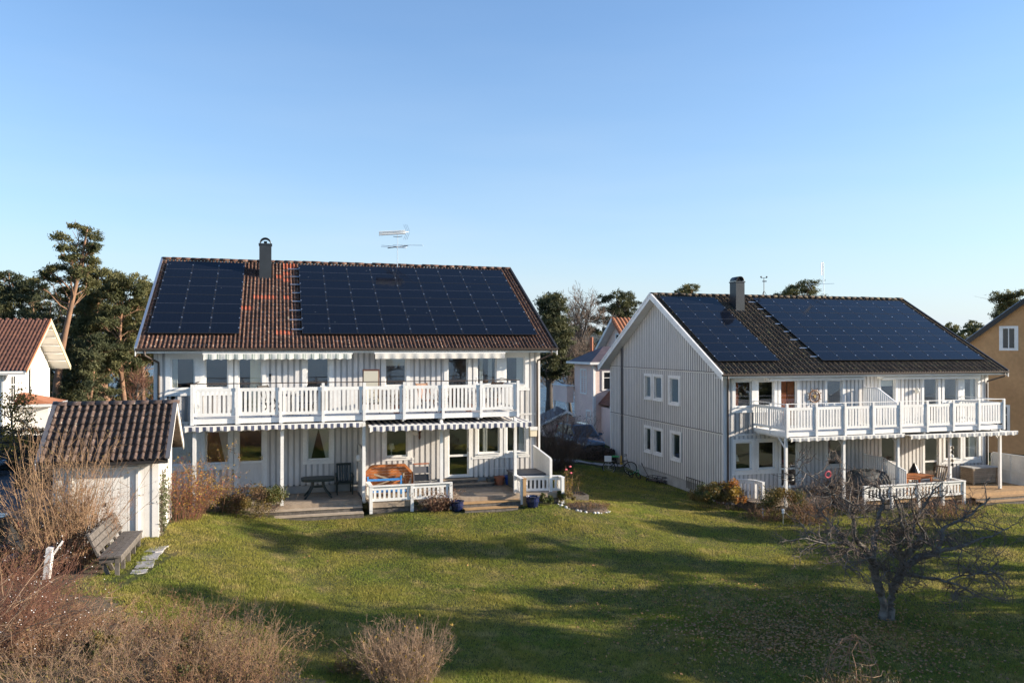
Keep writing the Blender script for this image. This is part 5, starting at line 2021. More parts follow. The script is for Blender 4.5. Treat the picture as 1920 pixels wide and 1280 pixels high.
def awning(label, loc, x0, x1, yw, zw, yf, zf, mat, val=.16, scallop=.44, bar='white_paint', arms=True, group='awnings', fabric=True):
    t = thing('awning', label, 'awning', child_of(loc, x0, 0, 0), TH, group)
    L = x1 - x0
    n = max(24, int(L / .055))
    f = MB()
    if fabric:
        vs = []
        for k in range(n + 1):
            x = L * k / n
            vs += [(x, yw, zw), (x, (yw + yf) / 2, (zw + zf) / 2 - .03), (x, yf, zf)]
        f.add(vs, [(3 * k + j, 3 * k + j + 1, 3 * k + j + 4, 3 * k + j + 3) for k in range(n) for j in range(2)])
        f.build('fabric', mat, t, True)
    v = MB()
    vs = []
    for k in range(n + 1):
        x = L * k / n
        dz = val - (.045 * abs(math.sin(PI * x / scallop)) ** .7 if scallop else .01 * math.sin(x * 3.3))
        w = .012 * math.sin(2 * PI * x / .44)
        vs += [(x, yf - .042, zf), (x, yf - .05 + w, zf - dz * .5), (x, yf - .045 + 1.5 * w, zf - (val + .03 - (val - dz)) if scallop else zf - val)]
    v.add(vs, [(3 * k + j, 3 * k + j + 1, 3 * k + j + 4, 3 * k + j + 3) for k in range(n) for j in range(2)])
    v.build('valance', mat, t, True)
    bpart('front_bar', t, bar, -.03, L + .03, yf - .036, yf + .03, zf - .03, zf + .035)
    if arms:
        for x in (.35, L - .35):
            MB().tube([(x, yw - .03, zw - .08), (x + .05, (yw + yf) / 2, (zw + zf) / 2 - .12), (x, yf + .02, zf - .02)], .02, 6).build('arm', 'white_paint', t)
    bpart('cassette', t, 'white_paint', 0, L, yw, yw + .10, zw - .05, zw + .07)
    return t


awning('navy and cream striped awning below the balcony, left half of the nearer house', A_LOC, 1.30, 7.18, -.25, 2.50, -2.50, 2.525, 'stripe_navy', .15, arms=True)
awning('navy and cream striped awning let out lower on the right half of the nearer house', A_LOC, 7.42, 13.42, -.25, 2.50, -2.80, 2.40, 'stripe_navy', .17, arms=True)
awning('green-grey striped awning half rolled up under the eave of the nearer house', A_LOC, 1.72, 6.98, -.10, 5.0, -.62, 4.97, 'stripe_green', .20, scallop=.30, arms=False)
awning('plain cream awning half rolled up under the eave of the nearer house', A_LOC, 7.85, 12.98, -.10, 5.0, -.72, 4.98, 'awning_cream', .21, scallop=0, arms=False)
awning('grey and cream striped awning below the farther balcony, left half', B_LOC, 1.60, 7.35, -.25, 2.50, -2.50, 2.55, 'stripe_grey', .13)
awning('grey and cream striped awning below the farther balcony, right half', B_LOC, 7.55, 13.5, -.25, 2.50, -2.66, 2.50, 'stripe_grey', .15)
for x0, x1, lab in ((1.95, 7.15, 'rolled-up white awning box under the left half of the farther eave'), (8.0, 13.9, 'rolled-up white awning box under the right half of the farther eave')):
    t = thing('awning', lab, 'awning', child_of(B_LOC, 0, 0, 0), TH, 'awnings')
    bpart('cassette', t, 'white_paint', x0, x1, -.36, -.16, 4.86, 4.97)
    bpart('front_bar', t, 'white_paint', x0 + .1, x1 - .1, -.42, -.365, 4.84, 4.90)
    bpart('bracket', t, 'white_paint', x0 + .5, x0 + .56, -.16, -.03, 4.88, 4.96)
    bpart('bracket', t, 'white_paint', x1 - .56, x1 - .5, -.16, -.03, 4.88, 4.96)

# aerials ---------------------------------------------------------------


def tv_aerial_a():
    t = thing('tv_aerial', 'large silver television aerial with two arrays on the nearer roof ridge', 'aerial', child_of(A_LOC, 9.68, 6.0, 9.05), 0)
    MB().tube([(0, 0, -.3), (0, 0, 1.45)], .022, 8).build('mast', 'alu', t)
    b = MB()
    b.bar((-.82, -.25, 1.44), (.50, .2, 1.58), .035, .035)
    n = 20
    for k in range(n):
        q = k / (n - 1)
        c = Vector((-.80 + 1.12 * q, -.24 + .38 * q, 1.445 + .115 * q))
        for s in (-1, 1):
            b.bar(c + Vector((.03, -.13, .07 * s)), c + Vector((-.03, .13, .07 * s)), .045, .02)
            b.bar(c + Vector((.0, -.10, 0)), c + Vector((0, .10, .02 * s)), .022, .022)
        b.bar(c - Vector((0, 0, .10)), c + Vector((0, 0, .10)), .03, .03)
    b.build('director_array', 'alu_bright', t)
    g = MB()
    for dx in (0, .14, .28):
        for s in (-1, 1):
            o = Vector((.33 + dx * .55, .14, 1.57))
            g.bar(o + Vector((.06, 0, .04 * s)), o + Vector((-.06, 0, .36 * s)), .010, .010)
    g.build('reflector', 'grey_plastic', t)
    a = MB()
    a.bar((-.44, -.12, .78), (.48, .15, .93), .035, .035)
    a.tube([(-.2, .02, 1.34), (0, -.02, 1.31), (.22, .03, 1.35)], .014, 6)
    a.build('boom', 'dark_metal', t)
    e = MB()
    for (p, q) in (((-.28, .5, 1.0), (1.24, -.35, .88)), ((-.80, .3, .96), (.47, -.35, .80)), ((-.82, .35, .90), (.49, -.40, .74)), ((-.5, .25, .92), (.4, -.3, .78))):
        e.bar(p, q, .02, .02)
    e.build('dipole', 'alu_bright', t)


tv_aerial_a()


def tv_aerial_b():
    t = thing('tv_aerial', 'slim television aerial with an upright array on the farther roof ridge', 'aerial', child_of(B_LOC, 9.94, 6.1, 9.0), 0)
    MB().tube([(0, 0, -.3), (0, 0, 1.95)], .02, 8).build('mast', 'alu', t)
    b = MB()
    b.bar((-.10, 0, 1.25), (-.06, 0, 2.0), .03)
    for k in range(12):
        z = 1.28 + .06 * k
        b.bar((-.17, -.05, z), (0.0, .05, z + .02), .035, .03)
    b.build('director_array', 'alu_bright', t)
    a = MB()
    a.bar((-.75, .1, .78), (.55, -.1, .80), .022, .022)
    for (x, s) in ((-.70, 1), (-.55, 1), (-.3, -1)):
        a.bar((x, .08, .45), (x - .25, .1, .85), .014, .014)
    a.build('dipole', 'alu', t)


tv_aerial_b()
t = thing('weather_station', 'small weather station on a tripod mast on the farther roof ridge', 'weather station', child_of(B_LOC, 6.2, 6.15, 9.05), 0)
mb = MB().tube([(0, 0, -.1), (0, 0, .98)], .018, 6)
for k in range(3):
    a = 2.1 * k
    mb.bar((.25 * math.cos(a), .2 * math.sin(a), -.12), (0, 0, .30), .016)
mb.build('mast', 'dark_metal', t)
mb = MB()
mb.bar((-.16, 0, .98), (.16, 0, .98), .02)
for s in (-1, 1):
    mb.lathe([(.01, .98), (.05, 1.02), (.05, 1.06), (.01, 1.08)], 8, (s * .15, 0, 0))
mb.bar((-.08, 0, .80), (.14, 0, .80), .05, .05)
mb.build('sensor', 'grey_plastic', t)

# ------------------------------------------------------------------ patio and balcony furniture, nearer house
FA = -.32                                     # deck level of the nearer house


def plastic_table(label, loc, rz):
    t = thing('plastic_table', label, 'table', loc, rz)
    p = []
    for i in range(24):
        a = 2 * PI * i / 24
        ca, sa = math.cos(a), math.sin(a)
        p.append((.62 * math.copysign(abs(ca) ** .55, ca), .42 * math.copysign(abs(sa) ** .55, sa)))
    mb = MB().prism(p, .69, .725, 'z')
    mb.prism([(x * .97, y * .97) for x, y in p], .63, .69, 'z')
    mb.build('tabletop', 'dark_green_plastic', t)
    for sx in (-1, 1):
        for sy in (-1, 1):
            MB().tube([(sx * .18, sy * .10, .64), (sx * .20, sy * .14, .42), (sx * .31, sy * .22, .22), (sx * .48, sy * .33, .01)], [.06, .055, .045, .035], 6).build('leg', 'dark_green_plastic', t)
    MB().box(-.26, .26, -.03, .03, .36, .44).build('stretcher', 'dark_green_plastic', t)


plastic_table('dark green plastic garden table on the left deck', child_of(A_LOC, 5.72, -1.05, FA), TH)


def stack_chair(label, loc, rz, n=3):
    t = thing('plastic_chair', label, 'chair', loc, rz)
    for k in range(1):
        mb = MB()
        mb.box(-.27, .27, -.25, .22, .40, .45)
        mb.build('seat', 'dark_green_plastic', t)
        for i in range(6):
            x = -.235 + .094 * i
            MB().bar((x, .22, .44), (x * 1.06, .36, 1.06 + .05 * math.sin(PI * (i + .5) / 6)), .062, .022).build('back_slat', 'dark_green_plastic', t)
        MB().bar((-.28, .36, 1.06), (.28, .36, 1.06), .05, .09).build('back_rail', 'dark_green_plastic', t)
        for s in (-1, 1):
            MB().tube([(s * .30, .30, .72), (s * .31, 0, .70), (s * .31, -.24, .66)], .035, 6).build('armrest', 'dark_green_plastic', t)
            MB().tube([(s * .30, -.24, .66), (s * .28, -.26, .0)], .03, 6).build('leg', 'dark_green_plastic', t)
            MB().tube([(s * .27, .26, .60), (s * .27, .34, .0)], .03, 6).build('leg', 'dark_green_plastic', t)


stack_chair('dark green plastic armchair with a slatted back by the patio wall', child_of(A_LOC, 6.72, -.55, FA), TH)


def table_on_edge():
    t = thing('folded_table', 'octagonal orange-brown wooden table tipped up on edge against the wall', 'table', child_of(A_LOC, 8.35, -.75, FA), TH)
    pts = [(-.75, .05), (-.93, .35), (-.93, .68), (-.62, 1.02), (.62, 1.02), (.93, .68), (.93, .35), (.75, .05)]
    fr = MB()
    n = len(pts)
    for i in range(n):
        a, b = pts[i], pts[(i + 1) % n]
        fr.bar((a[0], -.04, a[1]), (b[0], -.04, b[1]), .09, .09)
    fr.build('frame', 'teak', t)
    for k in range(9):
        z = .08 + k * .108
        hw = .88 if .3 < z < .7 else (.93 - abs(z - .52) * .62)
        bpart('slat', t, 'teak', -hw, hw, .0, .022, z, z + .10)
    lg = MB()
    lg.bar((-.55, -.12, .72), (.6, -.16, .30), .06)
    lg.bar((-.5, -.12, .30), (.5, -.14, .60), .05)
    lg.bar((.45, -.25, .0), (.55, -.12, .72), .07)
    lg.build('leg', 'teak_grey', t)


table_on_edge()
t = thing('blue_chair', 'bright blue painted wooden chair frame in front of the tipped-up table', 'chair', child_of(A_LOC, 8.15, -1.35, FA), TH)
for s in (-1, 1):
    bpart('leg', t, 'blue_paint', s * .62 - .03, s * .62 + .03, .10, .16, 0, .70)
bpart('rail', t, 'blue_paint', -.62, .62, .11, .15, .52, .60)
bpart('rail', t, 'blue_paint', -.62, .62, .11, .15, .20, .29)
bpart('seat', t, 'blue_paint', -.62, .75, -.30, .10, .16, .20)
t = thing('orange_chair', 'small orange wooden folding chair lying between the blue frame and the table', 'chair', child_of(A_LOC, 8.75, -1.0, FA), TH)
for k, (p, q) in enumerate((((-.4, -.1, .38), (.35, .05, .56)), ((.28, -.1, .05), (.20, .05, .62)), ((.34, -.2, .05), (.42, .0, .52)))):
    MB().bar(p, q, .06, .04).build('leg' if k else 'rail', 'teak_grey' if k == 2 else 'teak', t)


def folded_loungers():
    t = thing('folded_chair', 'folded grey deck chair with a black seat leaning by the wall', 'chair', child_of(A_LOC, 9.62, -.8, FA), TH)
    for s in (-1, 1):
        MB().bar((s * .31, -.25, 0), (s * .31, .05, 1.05), .04).build('frame_bar', 'grey_plastic', t)
    for k, z in enumerate((.12, .40, .68)):
        MB().hexa([(-.28, -.23 + z * .28, z), (.28, -.23 + z * .28, z), (.28, -.19 + z * .28, z), (-.28, -.19 + z * .28, z),
                   (-.28, -.16 + z * .28, z + .24), (.28, -.16 + z * .28, z + .24), (.28, -.12 + z * .28, z + .24), (-.28, -.12 + z * .28, z + .24)]).build('cushion', 'black_plastic' if k < 2 else 'grey_plastic', t)
    MB().bar((-.31, .05, 1.03), (.31, .05, 1.03), .05).build('top_bar', 'terracotta', t)


folded_loungers()
t = thing('spa_lid', 'flat dark box with a black lid behind the right low fence', 'box', child_of(A_LOC, 13.72, -1.25, FA), TH)
bpart('body', t, 'dark_pot', -.58, .55, -.62, .62, .0, .56)
bpart('lid', t, 'grey_plastic', -.62, .60, -.66, .66, .56, .63)


def pot(label, loc, r_, h, mat, group=None, cat='flower pot', soil=True, shape=0):
    t = thing('flower_pot', label, cat, loc, 0, group)
    pr = [(r_ * .72, 0), (r_ * .80, h * .1), (r_ * 1.0, h * .55), (r_ * .96, h * .84), (r_ * 1.08, h * .90), (r_ * 1.10, h), (r_ * .98, h), (r_ * .92, h * .88)]
    if shape:
        pr = [(r_ * .7, 0), (r_ * .95, h * .80), (r_ * 1.06, h * .80), (r_ * 1.08, h), (r_ * .94, h), (r_ * .88, h * .86)]
    MB().lathe(pr, 18).build('pot', mat, t, False)
    if soil:
        MB().lathe([(r_ * .88, h * .80), (r_ * .6, h * .87), (.01, h * .89)], 14).build('soil', 'soil', t)
    return t


def on_ground(loc, lx, ly, dz=0):
    p = child_of(loc, lx, ly)
    return (p[0], p[1], gz(p[0], p[1]) + dz)


pot('dark blue glazed pot left of the deck steps', on_ground(A_LOC, 10.55, -2.98), .235, .36, 'blue_glaze', 'glazed pots at the deck steps')
pot('dark blue glazed pot right of the deck steps', on_ground(A_LOC, 13.33, -3.28), .25, .40, 'blue_glaze', 'glazed pots at the deck steps')
for lx, ly, rr, h, mt, lab in ((12.62, -.35, .17, .28, 'dark_pot', 'dark grey pot at the left of the row under the window'), (13.0, -.38, .21, .33, 'terracotta', 'larger terracotta pot second in the row under the window'),
                               (13.38, -.42, .19, .36, 'blue_pot', 'bright blue pot in the row under the window'), (13.62, -.62, .13, .25, 'terracotta', 'small terracotta pot beside the blue one'), (12.85, -.2, .14, .22, 'terracotta', 'small terracotta pot half behind the dark one')):
    pot(lab, child_of(A_LOC, lx - .12, ly, FA), rr, h, mt, 'pots in a row under the patio window', shape=1)
pot('black pot standing tall at the right end of the pot row', child_of(A_LOC, 13.62, -.25, FA), .16, .5, 'black_plastic', 'pots in a row under the patio window', shape=1)
# wire trellis by the window, lamps, meter box
t = thing('wire_trellis', 'thin wire trellis against the wall below the right window', 'trellis', child_of(A_LOC, 13.0, -.12, FA), TH)
mb = MB()
for k in range(4):
    mb.tube([(-.32 + .2 * k, 0, .35), (-.32 + .2 * k, 0, 1.0 + .1 * math.sin(k * 1.1))], .008, 5)
mb.tube([(-.34 + .68 * q, 0, .62) for q in (0, .5, 1)], .008, 5)
mb.tube([(-.32, 0, 1.0), (-.12, 0, 1.13), (.1, 0, 1.10), (.3, 0, .98)], .008, 5)
mb.build('wire', 'white_paint', t)
t = thing('meter_box', 'small cream box on the wall beside the right downpipe', 'box', child_of(A_LOC, 14.38, -.10, 1.55), TH)
bpart('body', t, 'cream_cloth', -.14, .14, -.09, .07, 0, .36)
bpart('cover', t, 'white_paint', -.16, .16, -.12, -.092, .26, .40)


def wall_lamp(label, loc, group='outdoor wall lamps'):
    t = thing('wall_lamp', label, 'lamp', loc, TH, group)
    MB().box(-.04, .04, -.02, .035, -.03, .10).build('bracket', 'white_paint', t)
    MB().lathe([(.03, -.02), (.085, .02), (.10, .10), (.07, .18), (.02, .21)], 12, (0, -.12, -.02)).build('globe', 'lamp_white', t)


wall_lamp('round white wall lamp right of the patio window with a table lamp behind it', child_of(A_LOC, 9.50, -.03, 1.78))
wall_lamp('round white lamp on the patio dividing wall', child_of(A_LOC, 7.10, -1.85, 1.12))
t = thing('wall_hanging', 'small brown hanging ornament on the wall beside the lamp', 'ornament', child_of(A_LOC, 9.68, -.07, 1.75), TH)
MB().lathe([(.015, -.18), (.05, -.1), (.035, .05), (.06, .15), (.01, .24)], 8).build('body', 'brown_leather', t)
bpart('hook', t, 'dark_metal', -.01, .01, -.01, .05, .235, .26)
for lx, lz, loc, lab in ((4.02, 4.12, A_LOC, 'small dark thermometer box on the upper wall of the nearer house'), (9.42, .62, A_LOC, 'pair of small white sockets low on the patio wall')):
    t = thing('wall_box', lab, 'box', child_of(loc, lx, -.045, lz), TH)
    if loc is A_LOC and lz > 4:
        bpart('body', t, 'black_plastic', -.04, .04, -.02, .02, 0, .10)
        bpart('cable', t, 'dark_metal', -.008, .008, -.008, .02, -.18, 0)
    else:
        bpart('socket', t, 'white_paint', -.05, .05, -.02, .02, 0, .10)
        bpart('socket', t, 'white_paint', -.05, .05, -.02, .02, .14, .24)


def table_lamp(label, loc, s=1.0):
    t = thing('table_lamp', label, 'lamp', loc, TH, 'table lamps behind window panes')
    MB().lathe([(.07 * s, 0), (.02 * s, .03), (.012 * s, .12), (.05 * s, .2 * s), (.012 * s, .3 * s)], 12).build('base', 'white_paint', t)
    MB().lathe([(.16 * s, .28 * s), (.10 * s, .52 * s), (.09 * s, .52 * s), (.15 * s, .285 * s)], 16).build('lamp_shade', 'lamp_white', t)


table_lamp('white-shaded lamp standing behind the nearer patio window', child_of(A_LOC, 8.62, .35, .93), .9)
table_lamp('white-shaded lamp in the lower left window of the farther house', child_of(B_LOC, .80, .38, .95), 1.1)
table_lamp('white-shaded lamp behind the second patio window of the farther house', child_of(B_LOC, 5.68, .38, .93), .9)

# balcony things
FB = 2.76


def canvas_chair():
    t = thing('tall_armchair', 'cream-cushioned brown armchair standing on the nearer balcony', 'chair', child_of(A_LOC, 7.62, -1.25, FB), TH - .15)
    MB().hexa([(-.32, .30, .3), (.32, .30, .3), (.32, .36, .3), (-.32, .36, .3), (-.32, .50, 1.62), (.32, .50, 1.62), (.32, .56, 1.62), (-.32, .56, 1.62)]).build('back_frame', 'brown_leather', t)
    MB().hexa([(-.27, .24, .45), (.27, .24, .45), (.27, .295, .45), (-.27, .295, .45), (-.27, .43, 1.55), (.27, .43, 1.55), (.27, .49, 1.55), (-.27, .49, 1.55)]).build('back_cushion', 'cream_cloth', t)
    bpart('seat', t, 'cream_cloth', -.28, .28, -.28, .28, .40, .52)
    for s in (-1, 1):
        bpart('armrest', t, 'brown_leather', s * .34 - .03, s * .34 + .03, -.3, .32, .60, .64)
        for y in (-.28, .28):
            bpart('leg', t, 'brown_leather', s * .34 - .025, s * .34 + .025, y - .025, y + .025, 0, .6)


canvas_chair()


def folding_chair(name, label, loc, rz, mat, seat_mat, group=None):
    t = thing(name, label, 'chair', loc, rz, group)
    bpart('seat', t, seat_mat, -.24, .24, -.22, .24, .42, .46)
    for i in range(5):
        x = -.19 + .095 * i
        MB().bar((x, .25, .50), (x, .38, 1.0), .05, .02).build('back_slat', seat_mat, t)
    for s in (-1, 1):
        MB().bar((s * .25, .42, 1.08), (s * .25, -.28, 0), .04, .03).build('leg', mat, t)
        MB().bar((s * .225, -.24, .46), (s * .225, .34, 0), .04, .03).build('leg', mat, t)
    MB().bar((-.25, .40, 1.03), (.25, .40, 1.03), .03, .07).build('back_rail', mat, t)


folding_chair('balcony_chair', 'dark chair on the left part of the nearer balcony behind the second railing bay', child_of(A_LOC, 4.05, -1.3, FB), TH + .8, 'dark_metal', 'navy_grey', 'chairs on the nearer balcony')
folding_chair('balcony_chair', 'dark chair on the nearer balcony in front of the third upper window', child_of(A_LOC, 5.35, -1.25, FB), TH - .6, 'dark_metal', 'navy_grey', 'chairs on the nearer balcony')
folding_chair('balcony_chair', 'brown wooden chair on the nearer balcony left of the right-hand balcony door', child_of(A_LOC, 9.75, -1.3, FB), TH + .4, 'wheel_wood', 'teak', 'chairs on the nearer balcony')
folding_chair('balcony_chair', 'brown wooden chair at the right end of the nearer balcony', child_of(A_LOC, 12.35, -1.2, FB), TH - .8, 'wheel_wood', 'wheel_wood', 'chairs on the nearer balcony')
t = thing('balcony_table', 'small round table with a white bowl on the nearer balcony', 'table', child_of(A_LOC, 4.75, -1.2, FB), TH)
MB().lathe([(.38, .70), (.40, .72), (.40, .745), (.01, .745)], 18).build('tabletop', 'grey_plastic', t)
MB().lathe([(.22, 0), (.22, .03), (.03, .05), (.03, .70)], 10).build('pedestal', 'dark_metal', t)
t = thing('white_bowl', 'small white bowl on the balcony table', 'bowl', child_of(A_LOC, 4.75, -1.2, FB + .746), TH)
MB().lathe([(.06, 0), (.13, .08), (.15, .14), (.13, .14), (.05, .03)], 14).build('bowl', 'white_paint', t)
for k, (lx, lab) in enumerate(((10.3, 'tangled leafless vine in a pot behind the middle railing bays'), (11.3, 'tangled leafless vine in a pot near the balcony door'), (8.55, 'leafless potted plant beside the cream armchair'))):
    p = child_of(A_LOC, lx, -1.6, FB)
    pot('terracotta pot of the ' + ('middle vine', 'right-hand vine', 'plant beside the armchair')[k] + ' on the nearer balcony', p, .16, .3, 'terracotta', 'pots on the nearer balcony', shape=1)
    twig_shrub('potted_vine', lab, 'plant', p[0], p[1], .75, .35, 40, 'twig_dark', 300 + k, lean=.7, base=.3, sub=5, sub2=2, r0=.006, leaf='leaf_brown', nleaf=200, lsize=.05, z=p[2] + .27, group='potted plants on the nearer balcony')

# ------------------------------------------------------------------ farther house: deck, fences, wheel, grill ...
GB = -.14
deck('tan wooden deck of the farther house with steps at its right end', B_LOC, 4.2, 14.6, -2.85, [(10.6, 15.2, -3.2, GB - .14), (10.6, 15.4, -3.56, GB - .27)], 'deck_wood_new', z=GB, group=None)
deck('low plank deck under the left windows of the farther house', B_LOC, .3, 4.1, -1.9, [], 'deck_wood', z=GB - .02)
low_fence('low white fence along the front of the farther patio, behind the apple tree', B_LOC, [(4.9, -2.95), (6.3, -2.95), (7.7, -2.95), (9.0, -2.95), (10.15, -2.95), (10.15, -2.1)], GB, GB + .62)
low_fence('short white fence at the front left corner of the farther house', B_LOC, [(.25, -.35), (.95, -.95), (.95, -1.5)], -.32, .62, post_down=.2)


def sloped_screen(label, loc, x, y0, y1, za, zb, z0, group):
    t = thing('privacy_screen', label, 'screen', child_of(loc, 0, 0, 0), TH, group)
    n = int(abs(y1 - y0) / .115)
    for k in range(n):
        a = y0 + (y1 - y0) * (k + .5) / n
        h = za if k < n * .45 else za + (zb - za) * (k - n * .45) / (n * .55)
        bpart('slat', t, 'white_paint', x - .012, x + .012, a - .045, a + .045, z0, h)
    c = MB()
    m = y0 + (y1 - y0) * .45
    c.bar((x, y0, za + .02), (x, m, za + .02), .08, .04)
    c.bar((x, m, za + .02), (x, y1, zb + .02), .08, .04)
    c.build('cap_board', 'white_paint', t)


sloped_screen('slatted white screen with a sloping end between the two halves of the farther balcony', B_LOC, 7.28, -.1, -2.2, 4.45, 3.85, 2.78, 'slatted dividers of the farther house')
sloped_screen('slatted white screen between the two patios of the farther house', B_LOC, 7.30, -.1, -2.7, 1.35, .95, GB, 'slatted dividers of the farther house')


def ships_wheel():
    t = thing('ships_wheel', "brown wooden ship's wheel hung on the balcony wall", "ship's wheel", child_of(B_LOC, 4.63, -.085, 4.10), TH)
    MB().torus((0, 0, 0), (0, 1, 0), .27, .030, 28, 8).build('rim', 'wheel_wood', t)
    for k in range(8):
        a = PI / 8 + k * PI / 4
        MB().tube([(.05 * math.cos(a), 0, .05 * math.sin(a)), (.30 * math.cos(a), 0, .30 * math.sin(a)), (.34 * math.cos(a), 0, .34 * math.sin(a)), (.40 * math.cos(a), 0, .40 * math.sin(a))], [.018, .014, .022, .015], 6).build('spoke', 'wheel_wood', t)
    MB().tube([(0, -.03, 0), (0, .04, 0)], .065, 14).build('hub', 'brass', t)


ships_wheel()


def kettle_grill():
    t = thing('kettle_grill', 'black kettle grill on legs by the left patio door of the farther house', 'grill', child_of(B_LOC, 2.55, -1.0, GB), TH)
    MB().lathe([(.03, .50), (.18, .54), (.26, .64), (.29, .76)], 18).build('bowl', 'black_plastic', t, True)
    MB().lathe([(.295, .765), (.27, .88), (.18, .98), (.05, 1.02), (.04, 1.07), (.02, 1.09)], 18).build('lid', 'black_plastic', t, True)
    for k in range(3):
        a = 2.09 * k + .4
        MB().tube([(.14 * math.cos(a), .14 * math.sin(a), .55), (.30 * math.cos(a), .30 * math.sin(a), 0)], .014, 6).build('leg', 'alu', t)
    MB().tube([(-.07, -.30, .88), (-.07, -.34, .89), (.07, -.34, .89), (.07, -.30, .88)], .012, 6).build('handle', 'black_plastic', t)


kettle_grill()
# pink flower wreath hanging by the door
t = thing('flower_wreath', 'pink and white flower ornament on a stake by the left patio door', 'ornament', child_of(B_LOC, 4.15, -1.6, GB), TH)
MB().torus((0, 0, .95), (0, 1, .1), .14, .035, 14, 6).build('wreath', 'petal_pink', t)
MB().tube([(0, .02, 0), (0, .02, .82)], .012, 6).build('stake', 'dark_metal', t)
# covered furniture
t = thing('covered_furniture', 'garden furniture under a dark rain cover on the farther patio', 'furniture cover', child_of(B_LOC, 6.15, -1.6, GB), TH)
r_ = np.random.default_rng(4)
n, mrows = 20, 7
vs = []
for j in range(mrows):
    q = j / (mrows - 1)
    rr = (1.0, 1.0, .97, .90, .74, .45, .05)[j]
    zz = (.0, .28, .6, .82, .98, 1.05, 1.08)[j]
    for k in range(n):
        a = 2 * PI * k / n
        w = 1 + .035 * math.sin(k * 5.1) * (1 - q * .5) + r_.normal(0, .012)
        vs.append((1.05 * rr * w * math.copysign(abs(math.cos(a)) ** .7, math.cos(a)), .72 * rr * w * math.copysign(abs(math.sin(a)) ** .7, math.sin(a)), zz + .03 * math.sin(k * 2.2)))
MB().add(vs, [(j * n + k, j * n + (k + 1) % n, (j + 1) * n + (k + 1) % n, (j + 1) * n + k) for j in range(mrows - 1) for k in range(n)]).build('cover', 'cloth_cover', t, True)
MB().torus((0, 0, .30), (0, 0, 1), .74, .008, 24, 4).build('cord', 'grey_plastic', t)


def wood_table(label, loc, rz):
    t = thing('wooden_table', label, 'table', loc, rz)
    for k in range(7):
        bpart('slat', t, 'teak', -.75, .75, -.42 + .12 * k, -.31 + .12 * k, .68, .715)
    for sx in (-1, 1):
        for sy in (-1, 1):
            bpart('leg', t, 'teak', sx * .66 - .03, sx * .66 + .03, sy * .34 - .03, sy * .34 + .03, 0, .68)
    bpart('apron', t, 'teak', -.66, .66, -.36, -.32, .58, .675)


wood_table('orange-brown slatted wooden table on the right half of the farther patio', child_of(B_LOC, 8.75, -1.55, GB), TH)
folding_chair('garden_chair', 'weathered grey folding chair at the right end of the slatted table', child_of(B_LOC, 9.95, -1.75, GB), TH - 1.2, 'teak_grey', 'teak_grey')
folding_chair('garden_chair', 'brown folding chair behind the slatted table', child_of(B_LOC, 8.6, -.75, GB), TH + .2, 'teak', 'teak')
t = thing('parasol', 'dark folded parasol hood leaning behind the slatted table', 'parasol', child_of(B_LOC, 9.55, -.75, GB), TH)
MB().lathe([(.30, .35), (.34, .45), (.22, .75), (.06, 1.05), (.02, 1.12)], 12).build('hood', 'black_plastic', t)
MB().lathe([(.22, 0), (.22, .05), (.025, .06), (.025, .36)], 12).build('foot', 'dark_metal', t)
t = thing('storage_chest', 'slatted wooden storage chest with a grey lid beside the right fence', 'chest', child_of(B_LOC, 13.35, -.75, GB), TH)
bpart('body', t, 'soil', -.72, .72, -.30, .30, .04, .74)
for k in range(8):
    z = .06 + .086 * k
    bpart('slat', t, 'teak_grey', -.76, .76, -.34, -.302, z, z + .07)
    bpart('slat', t, 'teak_grey', -.76, -.722, -.30, .34, z, z + .07)
bpart('lid', t, 'foundation_grey', -.80, .80, -.38, .36, .75, .79)
for sx in (-1, 1):
    bpart('leg', t, 'teak_grey', sx * .72 - .04, sx * .72 + .04, -.40, -.342, 0, .75)


def tall_fence():
    t = thing('board_fence', 'tall white board fence to the right of the farther deck', 'fence', child_of(B_LOC, 0, 0, 0), TH)
    for (ax, ay, bx, by, h) in ((14.75, -.2, 14.95, -2.0, 1.15), (14.98, -2.05, 20.2, -2.6, 1.05)):
        L = math.hypot(bx - ax, by - ay)
        rz = math.atan2(by - ay, bx - ax)
        n = int(L / .155)
        for k in range(n):
            q = (k + .5) / n
            mk('board', _UC['white_paint'], t, (ax + (bx - ax) * q, ay + (by - ay) * q, (GB - .1 + h) / 2), (0, 0, rz), (L / n - .006, .025, h - GB + .1))
        for z in (.42, h + .03):
            mk('rail', _UC['white_paint'], t, ((ax + bx) / 2, (ay + by) / 2 - .03, z), (0, 0, rz), (L, .07, .06))
        for k in range(3):
            q = k / 2
            mk('post', _UC['white_paint'], t, (ax + (bx - ax) * q, ay + (by - ay) * q, (h - .3) / 2), (0, 0, rz), (.09, .09, h + .3))


tall_fence()
t = thing('hanging_ornament', 'string of small dark ornaments hanging from the awning post by the patio door', 'ornament', child_of(B_LOC, 10.13, -2.36, 1.0), TH)
for k in range(5):
    MB().lathe([(.01, 0), (.06, .05), (.05, .13), (.01, .17)], 8).build('bead', ('dark_metal', 'teak_grey', 'white_paint')[k % 3], t, loc=(0, 0, .19 * k))
for lx, lz, lab in ((10.32, 4.2, 'small white wall lamp left of the right balcony door of the farther house'),):
    wall_lamp(lab, child_of(B_LOC, lx, -.03, lz))
t = thing('garden_light', 'small post light in the shrubs before the farther house', 'lamp', (10.55, 31.0, gz(10.55, 31.0)))
MB().tube([(0, 0, -.1), (0, 0, .42)], .03, 8).build('post', 'alu', t)
MB().lathe([(.05, .42), (.05, .55), (.07, .56), (.01, .60)], 10).build('lamp_head', 'white_paint', t)
t = thing('garden_light', 'pale short marker post left of the post light', 'lamp', (10.05, 31.9, gz(10.05, 31.9)))
MB().tube([(0, 0, -.1), (0, 0, .30)], .035, 8).build('post', 'white_paint', t)
